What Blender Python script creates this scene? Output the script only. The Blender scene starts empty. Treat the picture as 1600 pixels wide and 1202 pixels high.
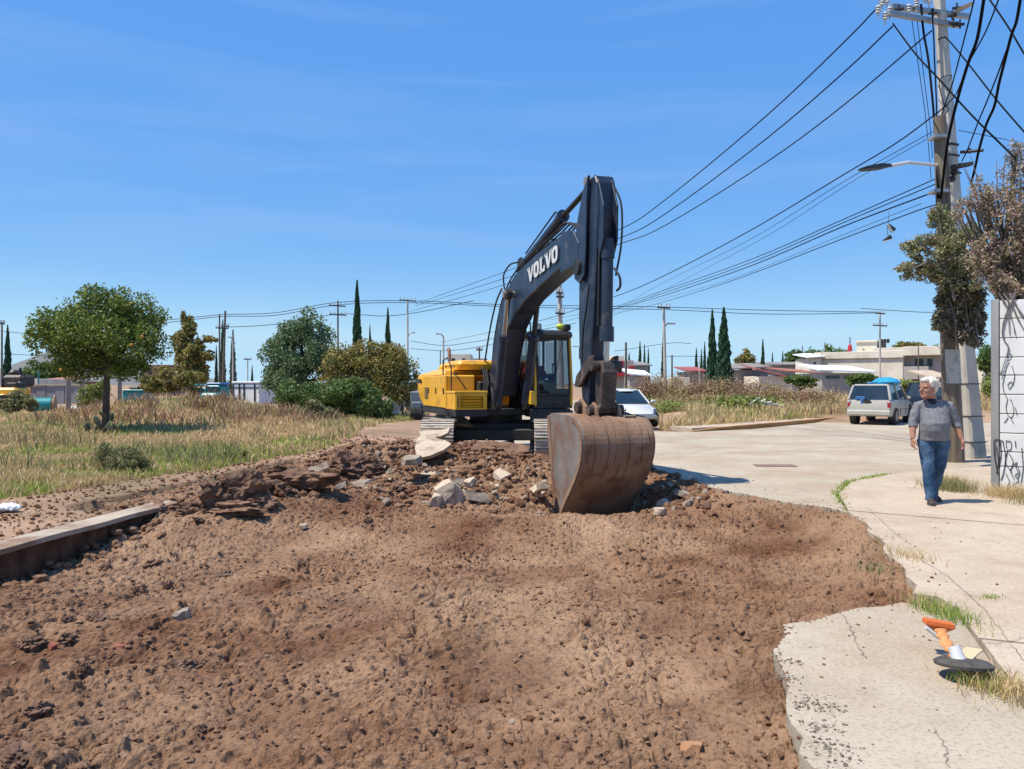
import bpy, bmesh, math, random
import numpy as np
from mathutils import Vector, Matrix, noise as mnoise
R = math.radians
random.seed(7); RNG = np.random.RandomState(11)
scn = bpy.context.scene
COL = scn.collection
# ---------------------------------------------------------------- camera, sky, sun, exposure
FPX = 1209.0; CAMZ = 1.65
cd = bpy.data.cameras.new('camera'); cam = bpy.data.objects.new('camera', cd); COL.objects.link(cam)
cam.location = (0, 0, CAMZ); cam.rotation_euler = (R(90), 0, 0)
cd.sensor_width = 36; cd.lens = 36 * FPX / 1600; cd.clip_start = 0.05; cd.clip_end = 5000
scn.camera = cam
SUN_TO = Vector((-0.44, -0.13, 0.90)).normalized()
sun_el = math.asin(SUN_TO.z); sun_az = math.atan2(SUN_TO.x, SUN_TO.y)
w = bpy.data.worlds.new('World'); scn.world = w; w.use_nodes = True
nt = w.node_tree; nt.nodes.clear()
sky = nt.nodes.new('ShaderNodeTexSky'); sky.sky_type = 'NISHITA'; sky.sun_disc = False
sky.sun_elevation = sun_el; sky.sun_rotation = sun_az
sky.altitude = 2300; sky.air_density = 1.0; sky.dust_density = 0.6; sky.ozone_density = 2.0
# thin cirrus veils drifting over the blue
tc = nt.nodes.new('ShaderNodeTexCoord'); mp = nt.nodes.new('ShaderNodeMapping')
mp.inputs['Scale'].default_value = (1.0, 1.0, 9.0); mp.inputs['Rotation'].default_value = (0, R(6), 0)
nz = nt.nodes.new('ShaderNodeTexNoise'); nz.inputs['Scale'].default_value = 1.7; nz.inputs['Detail'].default_value = 7
nz.inputs['Roughness'].default_value = 0.55; nz.inputs['Distortion'].default_value = 0.4
cr = nt.nodes.new('ShaderNodeValToRGB'); cr.color_ramp.elements[0].position = 0.5; cr.color_ramp.elements[1].position = 0.82
cr.color_ramp.elements[0].color = (0, 0, 0, 1); cr.color_ramp.elements[1].color = (0.22, 0.22, 0.22, 1)
mixc = nt.nodes.new('ShaderNodeMix'); mixc.data_type = 'RGBA'
mixc.inputs['B'].default_value = (2.3, 2.95, 3.9, 1)
# camera-like sky response: even brightness, clean blue
sh = nt.nodes.new('ShaderNodeSeparateColor'); sh.mode = 'HSV'; ch = nt.nodes.new('ShaderNodeCombineColor'); ch.mode = 'HSV'
def mth(op, a, b):
    n = nt.nodes.new('ShaderNodeMath'); n.operation = op
    for i, q in enumerate((a, b)):
        if isinstance(q, (int, float)): n.inputs[i].default_value = q
        else: nt.links.new(q, n.inputs[i])
    return n.outputs[0]
bg = nt.nodes.new('ShaderNodeBackground'); bg.inputs['Strength'].default_value = 0.15
wo = nt.nodes.new('ShaderNodeOutputWorld')
L = nt.links.new
L(tc.outputs['Generated'], mp.inputs['Vector']); L(mp.outputs['Vector'], nz.inputs['Vector'])
L(nz.outputs['Fac'], cr.inputs['Fac']); L(sky.outputs['Color'], sh.inputs['Color'])
L(mth('MAXIMUM', sh.outputs[0], 0.572), ch.inputs[0])
L(mth('MAXIMUM', mth('MINIMUM', mth('MULTIPLY', sh.outputs[1], 1.25), 0.93), 0.48), ch.inputs[1])
L(mth('MULTIPLY', mth('POWER', sh.outputs[2], 0.17), 3.06), ch.inputs[2])
L(cr.outputs['Color'], mixc.inputs['Factor']); L(ch.outputs['Color'], mixc.inputs['A'])
L(mixc.outputs['Result'], bg.inputs['Color']); L(bg.outputs['Background'], wo.inputs['Surface'])
sl = bpy.data.lights.new('sun', 'SUN'); so = bpy.data.objects.new('sun', sl); COL.objects.link(so)
sl.energy = 4.3; sl.angle = R(0.53); sl.color = (1.0, 0.93, 0.80)
so.rotation_euler = SUN_TO.to_track_quat('Z', 'Y').to_euler(); so.location = (-30, -10, 60)
scn.view_settings.view_transform = 'Standard'; scn.view_settings.look = 'None'
scn.view_settings.exposure = 0.6; scn.view_settings.gamma = 1.0; scn.view_settings.use_curve_mapping = False
scn.cycles.max_bounces = 6; scn.cycles.diffuse_bounces = 3; scn.cycles.transparent_max_bounces = 8

def P(u, v, Y):            # photograph pixel at distance Y -> world point
    return Vector(((u - 800) / FPX * Y, Y, CAMZ - (v - 601) / FPX * Y))
def G(u, v, z=0.0):        # photograph pixel on a level at height z
    Y = (CAMZ - z) * FPX / (v - 601)
    return Vector(((u - 800) / FPX * Y, Y, z))

# ---------------------------------------------------------------- materials
def _ramp(nt, fac, cols):
    r = nt.nodes.new('ShaderNodeValToRGB')
    e = r.color_ramp.elements
    while len(e) < len(cols): e.new(0.5)
    for i, (p, c) in enumerate(cols):
        e[i].position = p; e[i].color = (c[0], c[1], c[2], 1)
    nt.links.new(fac, r.inputs['Fac']); return r.outputs['Color']
def mat(name, c1, c2=None, scale=3.0, rough=0.8, metal=0.0, bump=0.0, bscale=None, detail=6, c3=None, s3=0.6, f3=(0.5, 0.65),
        stretch=(1, 1, 1), island=False, spec=0.5, coat=0.0, trans=0.0, alpha=1.0, lo=0.35, hi=0.65, b2=0.0, b2scale=60.0, world=False, speck=0.0, sscale=45.0):
    kf_ = 0.76; c1 = tuple(q * kf_ for q in c1); c2 = c2 and tuple(q * kf_ for q in c2); c3 = c3 and tuple(q * kf_ for q in c3)
    m = bpy.data.materials.new(name); m.use_nodes = True; nt = m.node_tree; L = nt.links.new
    b = nt.nodes['Principled BSDF']
    b.inputs['Roughness'].default_value = rough; b.inputs['Metallic'].default_value = metal
    b.inputs['Specular IOR Level'].default_value = spec; b.inputs['Coat Weight'].default_value = coat
    b.inputs['Transmission Weight'].default_value = trans; b.inputs['Alpha'].default_value = alpha
    b.inputs['Base Color'].default_value = (*c1, 1)
    g = nt.nodes.new('ShaderNodeNewGeometry'); t = nt.nodes.new('ShaderNodeTexCoord')
    mp = nt.nodes.new('ShaderNodeMapping'); mp.inputs['Scale'].default_value = stretch
    L(g.outputs['Position'] if world else t.outputs['Object'], mp.inputs['Vector'])
    def noise(s, d=detail, r=0.6):
        n = nt.nodes.new('ShaderNodeTexNoise'); n.inputs['Scale'].default_value = s; n.inputs['Detail'].default_value = d
        n.inputs['Roughness'].default_value = r; L(mp.outputs['Vector'], n.inputs['Vector']); return n.outputs['Fac']
    if c2 is not None:
        col = _ramp(nt, noise(scale), [(lo, c1), (hi, c2)])
        if c3 is not None:
            mx = nt.nodes.new('ShaderNodeMix'); mx.data_type = 'RGBA'
            L(_ramp(nt, noise(s3, 8), [(f3[0], (0, 0, 0)), (f3[1], (1, 1, 1))]), mx.inputs['Factor'])
            L(col, mx.inputs['A']); mx.inputs['B'].default_value = (*c3, 1); col = mx.outputs['Result']
        if island:
            h = nt.nodes.new('ShaderNodeHueSaturation')
            mr = nt.nodes.new('ShaderNodeMapRange'); mr.inputs['To Min'].default_value = 0.6; mr.inputs['To Max'].default_value = 1.45
            L(g.outputs['Random Per Island'], mr.inputs['Value']); L(mr.outputs['Result'], h.inputs['Value'])
            L(col, h.inputs['Color']); col = h.outputs['Color']
        if speck:      # grit and stains
            sp_ = nt.nodes.new('ShaderNodeMix'); sp_.data_type = 'RGBA'; sp_.blend_type = 'MULTIPLY'; sp_.inputs['Factor'].default_value = speck
            L(col, sp_.inputs['A']); L(_ramp(nt, noise(sscale, 5, .75), [(.36, (.25, .22, .19)), (.50, (1, 1, 1)), (.70, (1.0, 1.0, 1.0))]), sp_.inputs['B']); col = sp_.outputs['Result']
            s2_ = nt.nodes.new('ShaderNodeMix'); s2_.data_type = 'RGBA'; s2_.blend_type = 'MULTIPLY'; s2_.inputs['Factor'].default_value = speck
            L(col, s2_.inputs['A']); L(_ramp(nt, noise(sscale / 14, 9, .7), [(.30, (.62, .58, .53)), (.52, (1, 1, 1)), (.75, (.86, .83, .78))]), s2_.inputs['B']); col = s2_.outputs['Result']
        L(col, b.inputs['Base Color'])
    if bump:
        bp = nt.nodes.new('ShaderNodeBump'); bp.inputs['Strength'].default_value = 1.0; bp.inputs['Distance'].default_value = bump
        L(noise(bscale or scale * 4, 8, 0.65), bp.inputs['Height'])
        if b2:
            b3 = nt.nodes.new('ShaderNodeBump'); b3.inputs['Distance'].default_value = b2
            L(noise(b2scale, 4, 0.7), b3.inputs['Height']); L(bp.outputs['Normal'], b3.inputs['Normal']); bp = b3
        L(bp.outputs['Normal'], b.inputs['Normal'])
    return m
def leafmat(name, cols, rough=0.55, trans=0.25):
    """leaf colours drawn per leaf; thin leaves pass some light"""
    m = bpy.data.materials.new(name); m.use_nodes = True; nt = m.node_tree; L = nt.links.new
    b = nt.nodes['Principled BSDF']; b.inputs['Roughness'].default_value = rough; b.inputs['Specular IOR Level'].default_value = 0.3
    g = nt.nodes.new('ShaderNodeNewGeometry'); n = len(cols)
    col = _ramp(nt, g.outputs['Random Per Island'], [(i / max(1, n - 1), c) for i, c in enumerate(cols)])
    L(col, b.inputs['Base Color'])
    tr = nt.nodes.new('ShaderNodeBsdfTranslucent'); L(col, tr.inputs['Color'])
    mx = nt.nodes.new('ShaderNodeMixShader'); mx.inputs['Fac'].default_value = trans
    L(b.outputs['BSDF'], mx.inputs[1]); L(tr.outputs['BSDF'], mx.inputs[2])
    L(mx.outputs['Shader'], nt.nodes['Material Output'].inputs['Surface'])
    return m

# ---------------------------------------------------------------- objects
def tag(o, label=None, cat=None, group=None, kind=None):
    if label: o['label'] = label
    if cat: o['category'] = cat
    if group: o['group'] = group
    if kind: o['kind'] = kind
    return o
def empty(name, loc=(0, 0, 0), rz=0.0, label=None, cat=None, group=None):
    o = bpy.data.objects.new(name, None); COL.objects.link(o); o.empty_display_size = 0.2
    o.location = loc; o.rotation_euler = (0, 0, rz); return tag(o, label, cat, group)
def kids(o): return [c for c in bpy.data.objects if c.parent == o]
def copy_tree(o, parent=None):
    c = o.copy(); COL.objects.link(c); c.parent = parent
    for ch in kids(o): copy_tree(ch, c)
    return c
def npmesh(name, verts, faces, material, parent=None, smooth=False, k=None):
    """fast mesh from numpy arrays; faces is an (n,k) array"""
    v = np.asarray(verts, dtype=np.float32); f = np.asarray(faces, dtype=np.int32)
    me = bpy.data.meshes.new(name); n, k = f.shape
    me.vertices.add(len(v)); me.vertices.foreach_set('co', v.ravel())
    me.loops.add(n * k); me.loops.foreach_set('vertex_index', f.ravel())
    me.polygons.add(n); me.polygons.foreach_set('loop_start', np.arange(0, n * k, k, dtype=np.int32))
    me.polygons.foreach_set('loop_total', np.full(n, k, dtype=np.int32))
    me.polygons.foreach_set('use_smooth', np.full(n, smooth, dtype=bool))
    me.update(calc_edges=True)
    if material: me.materials.append(material)
    o = bpy.data.objects.new(name, me); COL.objects.link(o); o.parent = parent
    return o

class MB:
    def __init__(s): s.v = []; s.f = []; s.mi = []; s.m = 0; s.M = None
    def add(s, vs, fs):
        b = len(s.v)
        if s.M is not None: vs = [s.M @ Vector(v) for v in vs]
        s.v += [tuple(v) for v in vs]
        for f in fs: s.f.append([b + i for i in f]); s.mi.append(s.m)
        return s
    def box(s, c, d, rot=None, taper=1.0):
        x, y, z = d[0] / 2, d[1] / 2, d[2] / 2; c = Vector(c); t = taper
        vs = [(-x, -y, -z), (x, -y, -z), (x, y, -z), (-x, y, -z), (-x * t, -y * t, z), (x * t, -y * t, z), (x * t, y * t, z), (-x * t, y * t, z)]
        vs = [Vector(v) for v in vs]
        if rot is not None:
            rm = rot if isinstance(rot, Matrix) else Matrix.Rotation(rot, 3, 'Z')
            vs = [rm @ v for v in vs]
        return s.add([c + v for v in vs], [(0, 3, 2, 1), (4, 5, 6, 7), (0, 1, 5, 4), (1, 2, 6, 5), (2, 3, 7, 6), (3, 0, 4, 7)])
    def prism(s, poly, h, axis='y', off=0.0):
        """poly: 2D points; axis y: (x,z) polygon extruded from off to off+h along y; axis z: (x,y)"""
        n = len(poly)
        def q(p, t): return {'y': (p[0], t, p[1]), 'z': (p[0], p[1], t), 'x': (t, p[0], p[1])}[axis]
        vs = [q(p, off) for p in poly] + [q(p, off + h) for p in poly]
        fs = [list(range(n))[::-1], list(range(n, 2 * n))] + [(i, (i + 1) % n, n + (i + 1) % n, n + i) for i in range(n)]
        return s.add(vs, fs)
    def tube(s, pts, rad, n=10, caps=True, up=None):
        pts = [Vector(p) for p in pts]; m = len(pts)
        if not hasattr(rad, '__len__'): rad = [rad] * m
        vs = []; prev = None
        for i, p in enumerate(pts):
            d = (pts[min(i + 1, m - 1)] - pts[max(i - 1, 0)]).normalized()
            if prev is None:
                a = Vector((0, 0, 1)) if abs(d.z) < 0.9 else Vector((1, 0, 0))
                x = d.cross(a).normalized()
            else:
                x = (prev - d * prev.dot(d)).normalized()
            prev = x; y = d.cross(x)
            r = rad[i]
            rx, ry = (r if hasattr(r, '__len__') else (r, r))
            for k in range(n):
                a = 2 * math.pi * k / n
                vs.append(p + x * math.cos(a) * rx + y * math.sin(a) * ry)
        fs = [(i * n + k, i * n + (k + 1) % n, (i + 1) * n + (k + 1) % n, (i + 1) * n + k) for i in range(m - 1) for k in range(n)]
        if caps: fs += [list(range(n))[::-1], list(range((m - 1) * n, m * n))]
        return s.add(vs, fs)
    def loft(s, rings):
        """rings: list of equal-length closed loops of points"""
        n = len(rings[0]); vs = [p for r in rings for p in r]
        fs = [(i * n + k, i * n + (k + 1) % n, (i + 1) * n + (k + 1) % n, (i + 1) * n + k) for i in range(len(rings) - 1) for k in range(n)]
        fs += [list(range(n))[::-1], list(range((len(rings) - 1) * n, len(rings) * n))]
        return s.add(vs, fs)
    def ball(s, c, r, n=10, m=7):
        c = Vector(c); r = r if hasattr(r, '__len__') else (r, r, r); rings = []
        for j in range(m + 1):
            t = math.pi * (j + 0.02) / (m + 0.04)
            rings.append([c + Vector((r[0] * math.sin(t) * math.cos(2 * math.pi * k / n), r[1] * math.sin(t) * math.sin(2 * math.pi * k / n), -r[2] * math.cos(t))) for k in range(n)])
        return s.loft(rings)
    def quad(s, a, b, c, d): return s.add([a, b, c, d], [(0, 1, 2, 3)])
    def build(s, name, mats, parent=None, smooth=False, bevel=0.0, seg=1, angle=35, fix=True):
        me = bpy.data.meshes.new(name); me.from_pydata(s.v, [], s.f)
        if not isinstance(mats, (list, tuple)): mats = [mats]
        for m in mats: me.materials.append(m)
        if len(mats) > 1: me.polygons.foreach_set('material_index', s.mi)
        if fix:
            bm = bmesh.new(); bm.from_mesh(me); bmesh.ops.recalc_face_normals(bm, faces=bm.faces); bm.to_mesh(me); bm.free()
        if smooth:
            me.polygons.foreach_set('use_smooth', [True] * len(me.polygons))
            me.set_sharp_from_angle(angle=R(angle))
        me.update()
        o = bpy.data.objects.new(name, me); COL.objects.link(o); o.parent = parent
        if bevel:
            b = o.modifiers.new('bevel', 'BEVEL'); b.width = bevel; b.segments = seg; b.limit_method = 'ANGLE'; b.angle_limit = R(35)
            b.harden_normals = False
        return o
def box(name, c, d, m, parent=None, bevel=0.0, rot=None, taper=1.0):
    return MB().box(c, d, rot, taper).build(name, m, parent, bevel=bevel)
def tube(name, pts, rad, m, parent=None, n=10, smooth=True):
    return MB().tube(pts, rad, n).build(name, m, parent, smooth=smooth)
def rough_up(o, voxel, smooth_it=3, disp=0.0, size=0.1):
    r = o.modifiers.new('remesh', 'REMESH'); r.mode = 'VOXEL'; r.voxel_size = voxel; r.use_smooth_shade = True
    if smooth_it:
        k = o.modifiers.new('smooth', 'SMOOTH'); k.iterations = smooth_it; k.factor = 0.5
    if disp:
        t = bpy.data.textures.new(o.name, 'CLOUDS'); t.noise_scale = size
        d = o.modifiers.new('folds', 'DISPLACE'); d.texture = t; d.strength = disp; d.mid_level = 0.5
    return o

# ---------------------------------------------------------------- value noise in numpy
_perm = np.random.RandomState(5).rand(512, 512)
def vnoise(x, y, seed=0):
    x = x + seed * 17.31; y = y + seed * 9.73
    xi = np.floor(x).astype(int); yi = np.floor(y).astype(int); fx = x - xi; fy = y - yi
    fx = fx * fx * (3 - 2 * fx); fy = fy * fy * (3 - 2 * fy)
    a = _perm[xi % 512, yi % 512]; b = _perm[(xi + 1) % 512, yi % 512]; c = _perm[xi % 512, (yi + 1) % 512]; d = _perm[(xi + 1) % 512, (yi + 1) % 512]
    return (a * (1 - fx) + b * fx) * (1 - fy) + (c * (1 - fx) + d * fx) * fy
def fbm(x, y, s, o=4, seed=0, g=0.5):
    t = 0; a = 1; n = 0
    for i in range(o): t = t + a * (vnoise(x * s, y * s, seed + i * 3) - 0.5); n += a; a *= g; s *= 2.03
    return t / n
def sstep(a, b, x):
    t = np.clip((x - a) / (b - a), 0, 1); return t * t * (3 - 2 * t)
# ---------------------------------------------------------------- ground, pit, road
def gauss(x, y, cx, cy, sx, sy, a=0.0):
    ca, sa = math.cos(a), math.sin(a); dx = (x - cx) * ca + (y - cy) * sa; dy = -(x - cx) * sa + (y - cy) * ca
    return np.exp(-(dx / sx) ** 2 - (dy / sy) ** 2)
def kerb_x(y): return np.interp(y, [-5, 2, 7.7, 10.67, 16.2, 22, 40], [-6.6, -5.85, -5.1, -4.68, -3.5, -2.6, 0.3])
# the broken edge of the concrete round the pit, (x, y), from bottom right round to the left kerb
EDGE = [(1.42, -3.5), (1.28, 1.0), (1.33, 2.4), (1.28, 3.0), (1.30, 3.32), (1.36, 3.77), (1.50, 4.2), (1.56, 4.44), (1.62, 4.8), (1.80, 5.1), (1.87, 5.33), (2.12, 5.42), (2.42, 5.64),
        (2.75, 5.75), (3.13, 6.05), (3.3, 6.3), (3.36, 6.6), (3.54, 7.02), (3.62, 7.5), (3.88, 8.1), (3.94, 8.5), (4.2, 9.2), (4.33, 10.0), (4.15, 10.5), (3.85, 10.75), (3.6, 11.4), (3.35, 11.9), (3.2, 12.7),
        (2.95, 13.3), (3.0, 14.2), (2.6, 15.3), (1.7, 16.0), (1.0, 16.3), (0.2, 16.2), (-.7, 16.5), (-1.4, 16.4), (-2.2, 16.8), (-3.3, 17.1)]
def in_poly(x, y, poly):
    x = np.asarray(x, float); y = np.asarray(y, float); r = np.zeros(x.shape, bool); n = len(poly)
    for i in range(n):
        x1, y1 = poly[i]; x2, y2 = poly[(i + 1) % n]
        if y1 == y2: continue
        c = ((y1 > y) != (y2 > y)) & (x < (x2 - x1) * (y - y1) / (y2 - y1) + x1); r ^= c
    return r
PITPOLY = EDGE + [(kerb_x(16.9) - .9, 17.3), (kerb_x(13.0) - .9, 13.0), (kerb_x(10.6) - .9, 10.6), (kerb_x(10.4), 10.35), (kerb_x(7.2), 7.2), (kerb_x(2), 2), (kerb_x(-3.5), -3.5)]
def H0(x, y):
    """large form of the natural ground outside the pit"""
    z = -0.05 + 0.05 * fbm(x, y, 0.25, 3, 2)
    left = sstep(0.6, 3.0, kerb_x(y) - x)
    z = z + left * (0.10 + 0.10 * fbm(x, y, 0.35, 4, 5))
    z = z + 0.95 * gauss(x, y, -13.0, 30.5, 4.2, 2.8) + 0.10 * gauss(x, y, -6.0, 27, 3.0, 2.6)
    z = z + 0.30 * sstep(34, 60, y) * sstep(0, 3, np.abs(x - 3) - 3)
    z = z + left * 0.06 * sstep(14, 26, y)
    r = sstep(32, 37, y) * sstep(6.0, 8.0, x - 0.05 * (y - 30)) * (1 - sstep(13, 60, x - 15))
    z = z + r * (0.25 + 0.5 * fbm(x, y, 0.2, 3, 8))
    return z
def Hpit(x, y):
    z = -0.14 - 0.06 * sstep(1.5, -4.5, x) * sstep(12, 7, y) + 0.13 * sstep(8.6, 10.4, y) * sstep(-2.5, -4.3, x)
    z = z - 0.12 * sstep(6, 8.5, y) * sstep(14, 11.5, y)
    # trench beside the left kerb
    d = x - kerb_x(y); z = z - 0.07 * np.exp(-((d - 0.05) / 0.4) ** 2) * sstep(10.2, 8.0, y)
    # heaped spoil in front of the machine
    z = z + 0.54 * gauss(x, y, -1.0, 15.5, 2.3, 1.3) + 0.24 * gauss(x, y, -3.2, 13.2, 1.2, 2.2) + 0.30 * gauss(x, y, -3.9, 11.3, .8, .8) + 0.25 * gauss(x, y, -2.9, 14.9, .9, .9)
    z = z + 0.20 * gauss(x, y, 0.1, 14.0, 1.2, 1.3) + 0.28 * gauss(x, y, 2.65, 13.2, 0.55, 0.8) + 0.12 * gauss(x, y, 3.1, 11.5, 1.3, 1.0)
    z = z - 0.42 * gauss(x, y, 1.35, 12.6, 1.0, 1.0) - 0.22 * gauss(x, y, 2.05, 13.0, .55, .7)
    z = z + 0.10 * gauss(x, y, 1.2, 10.9, 1.5, 0.6)
    z = z + 0.09 * fbm(x, y, 0.8, 4, 3) + 0.30 * sstep(11, 13, y) * fbm(x, y, 2.0, 4, 21)
    q = sstep(0.45, -0.55, d) * sstep(10.0, 10.6, y); z = z * (1 - q) + q * (H0(x, y) + 0.06)
    dmin = np.full(np.shape(x), 9.0)
    for i in range(3, len(EDGE) - 1):
        (x1, y1), (x2, y2) = EDGE[i], EDGE[i + 1]
        t = np.clip(((x - x1) * (x2 - x1) + (y - y1) * (y2 - y1)) / ((x2 - x1) ** 2 + (y2 - y1) ** 2), 0, 1)
        dmin = np.minimum(dmin, np.hypot(x - x1 - t * (x2 - x1), y - y1 - t * (y2 - y1)))
    k = np.exp(-(dmin / 0.45) ** 2) * (0.55 + 0.45 * sstep(6, 7, y))
    z = z * (1 - k) + k * (-0.015 + 0.05 * fbm(x, y, 1.7, 3, 51))
    return z
def HG(x, y): return float(H0(np.array([float(x)]), np.array([float(y)]))[0])
def HP(x, y): return float(Hpit(np.array([float(x)]), np.array([float(y)]))[0])

m_soil = mat('excavated_soil', (0.165, 0.064, 0.030), (0.38, 0.205, 0.115), scale=1.1, rough=0.95, detail=9, c3=(0.56, 0.375, 0.24), s3=0.28, f3=(0.36, 0.74), speck=.55, sscale=26,
             bump=0.022, bscale=16, b2=0.012, b2scale=70, spec=0.15, world=True)
m_clod = mat('soil_clod', (0.15, 0.07, 0.038), (0.35, 0.21, 0.13), scale=1.3, rough=0.95, bump=0.01, bscale=30, spec=0.15, world=True)
m_ground = mat('dusty_ground', (0.38, 0.225, 0.14), (0.52, 0.35, 0.235), scale=1.3, rough=0.95, bump=0.02, bscale=8, c3=(0.27, 0.19, 0.11), s3=0.2, f3=(0.45, 0.6), world=True, spec=0.2)
m_conc = mat('road_concrete', (0.50, 0.425, 0.32), (0.62, 0.535, 0.42), scale=0.7, rough=0.92, bump=0.006, bscale=14, b2=0.003, b2scale=120, c3=(0.48, 0.35, 0.24), s3=0.5, f3=(0.45, 0.7), world=True, spec=0.25, detail=10, speck=.42, sscale=38)
m_conc_d = mat('pavement_concrete', (0.56, 0.44, 0.325), (0.67, 0.55, 0.425), scale=1.0, rough=0.92, bump=0.005, bscale=18, b2=0.002, b2scale=150, c3=(0.50, 0.37, 0.26), s3=0.8, f3=(0.5, 0.75), world=True, spec=0.25, detail=10, speck=.34, sscale=34)
m_broken = mat('broken_concrete', (0.30, 0.22, 0.165), (0.42, 0.35, 0.28), scale=4, rough=0.95, bump=0.02, bscale=18, world=True, spec=0.2)
m_earthwall = mat('cut_earth', (0.06, 0.032, 0.022), (0.17, 0.095, 0.06), scale=6, rough=1.0, bump=0.02, bscale=12, world=True, spec=0.1)
m_kerb_orange = mat('rusty_kerb_paint', (0.50, 0.22, 0.06), (0.55, 0.32, 0.13), scale=1.6, rough=0.9, bump=0.01, bscale=14, world=True)

# fine pit soil, denser towards the viewer
NR, NC = 800, 760
ty = np.geomspace(1.6, 17.6, NR)
hw_l = np.minimum(3.4 + 0.35 * ty, 7.0); 
xl = np.maximum(kerb_x(ty) - 0.25 - 1.0 * sstep(8.0, 10.4, ty), -0.5 - hw_l); xr = np.minimum(3.2 + 0.12 * ty, 5.0)
tt = np.linspace(0, 1, NC)
X = xl[:, None] * (1 - tt) + xr[:, None] * tt; Y = np.repeat(ty[:, None], NC, 1)
Z = Hpit(X, Y)
Z0 = Z.copy()
band = np.zeros(Z.shape)      # scraped, compacted strips where the bucket was dragged towards us
for bx0, bx1, bw in ((-.9, -1.5, .38), (.25, .1, .34), (-2.2, -3.6, .30), (1.1, 1.0, .22)):
    cxb = bx0 + (bx1 - bx0) * (12 - Y) / 9 + .12 * np.sin(Y * .9 + bx0 * 3); band = np.maximum(band, np.exp(-((X - cxb) / bw) ** 4) * sstep(12, 10, Y))
band *= .45 + .55 * vnoise(X * 1.4, Y * .8, 66)
Z += 0.075 * fbm(X, Y, 4.0, 4, 31) + 0.055 * fbm(X, Y, 14.0, 3, 41) * (0.6 + 0.8 * vnoise(X * .7, Y * .7, 9))
# torn, crumbly relief
rid = 1 - np.abs(2 * vnoise(X * 9 + 2 * vnoise(X * 3, Y * 3, 4), Y * 9, 12) - 1)
Z -= 0.035 * rid ** 6 * (vnoise(X * 1.1, Y * 1.1, 14) > 0.35)
Z += 0.022 * fbm(X, Y, 38.0, 3, 55)
rid = 1 - np.abs(2 * vnoise(X * 22, Y * 22, 17) - 1); Z -= 0.022 * rid ** 5 * (.4 + vnoise(X * 2, Y * 2, 18))
hole = vnoise(X * 13, Y * 13, 27) * vnoise(X * 5, Y * 5, 28); Z -= 0.05 * sstep(.52, .75, hole)
dx = (xr - xl) / (NC - 1); ly = math.log(17.6 / 1.6)
rs = np.random.RandomState(3)
for _ in range(7000):
    cy = 1.6 * math.exp(rs.rand() * ly); 
    r = 0.008 + 0.045 * rs.rand() ** 3 + (0.0025 * cy) * rs.rand()
    if rs.rand() < 0.02: r += 0.04
    i0 = int(np.searchsorted(ty, cy - r * 1.2)); i1 = int(np.searchsorted(ty, cy + r * 1.2))
    ic = min(NR - 1, (i0 + i1) // 2); cx = xl[ic] + rs.rand() * (xr[ic] - xl[ic])
    j0 = max(0, int((cx - 1.2 * r - xl[ic]) / dx[ic]) - 1); j1 = min(NC, int((cx + 1.2 * r - xl[ic]) / dx[ic]) + 2)
    if i1 <= i0 or j1 <= j0: continue
    sx = X[i0:i1, j0:j1] - cx; sy = Y[i0:i1, j0:j1] - cy; an = rs.rand() * 3.1; asp = 0.6 + 0.4 * rs.rand()
    u_ = sx * math.cos(an) + sy * math.sin(an); v_ = (-sx * math.sin(an) + sy * math.cos(an)) / asp
    d = np.maximum(np.abs(u_), np.abs(v_)) * 0.45 + np.sqrt(u_ ** 2 + v_ ** 2) * 0.55
    h = np.clip(1 - (d / r) ** 3, 0, 1) * r * (0.5 + 0.6 * rs.rand())
    if rs.rand() < 0.45: h = -h * 1.3
    Z[i0:i1, j0:j1] += h
Z = Z0 - .03 * band + (Z - Z0) * (1 - .62 * band)
# sink under concrete beyond the broken edge
inside = in_poly(X, Y, PITPOLY)
Z = np.where(inside, Z, np.minimum(Z, -0.13))
V = np.stack([X, Y, Z], -1).reshape(-1, 3)
idx = np.arange(NR * NC).reshape(NR, NC)
F = np.stack([idx[:-1, :-1], idx[:-1, 1:], idx[1:, 1:], idx[1:, :-1]], -1).reshape(-1, 4)
tag(npmesh('excavated_soil', V, F, m_soil, smooth=False), kind='structure')
PIT_Z = Z; 
def soil_z(x, y):
    i = int(np.clip(np.searchsorted(ty, y), 1, NR - 1)); j = int(np.clip((x - xl[i]) / dx[i], 0, NC - 1)); return float(Z[i, j])

# wide ground sheet out to the horizon, lowered under the pit
yy = np.concatenate([np.linspace(-30, 1, 24), np.geomspace(1.3, 60, 250)[0:], np.geomspace(62, 3000, 50)])
tt2 = np.linspace(-1, 1, 340); tt2 = np.sign(tt2) * (np.abs(tt2) ** 1.15)
hw = 14 + 1.3 * np.maximum(yy, 0)
GX = hw[:, None] * tt2; GY = np.repeat(yy[:, None], len(tt2), 1); GZ = H0(GX, GY) + 0.03 * fbm(GX, GY, 3.0, 3, 6)
GZ = np.where(GY > 70, np.minimum(GZ, 0.3) , GZ)
pin = in_poly(GX, GY, [(x, y) for x, y in PITPOLY])
GZ = np.where(pin | in_poly(GX + 0.45, GY, PITPOLY) | in_poly(GX - 0.45, GY, PITPOLY) , GZ * 0 - 0.75, GZ)
onroad = (GX > kerb_x(GY)) & (GX < 9 + .3 * GY) & (GY < 33)
GZ = np.where(onroad & ~pin, np.minimum(GZ, -0.12), GZ)
gi = np.arange(GX.size).reshape(GX.shape)
GF = np.stack([gi[:-1, :-1], gi[:-1, 1:], gi[1:, 1:], gi[1:, :-1]], -1).reshape(-1, 4)
tag(npmesh('ground', np.stack([GX, GY, GZ], -1).reshape(-1, 3), GF, m_ground, smooth=True), kind='structure')

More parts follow.
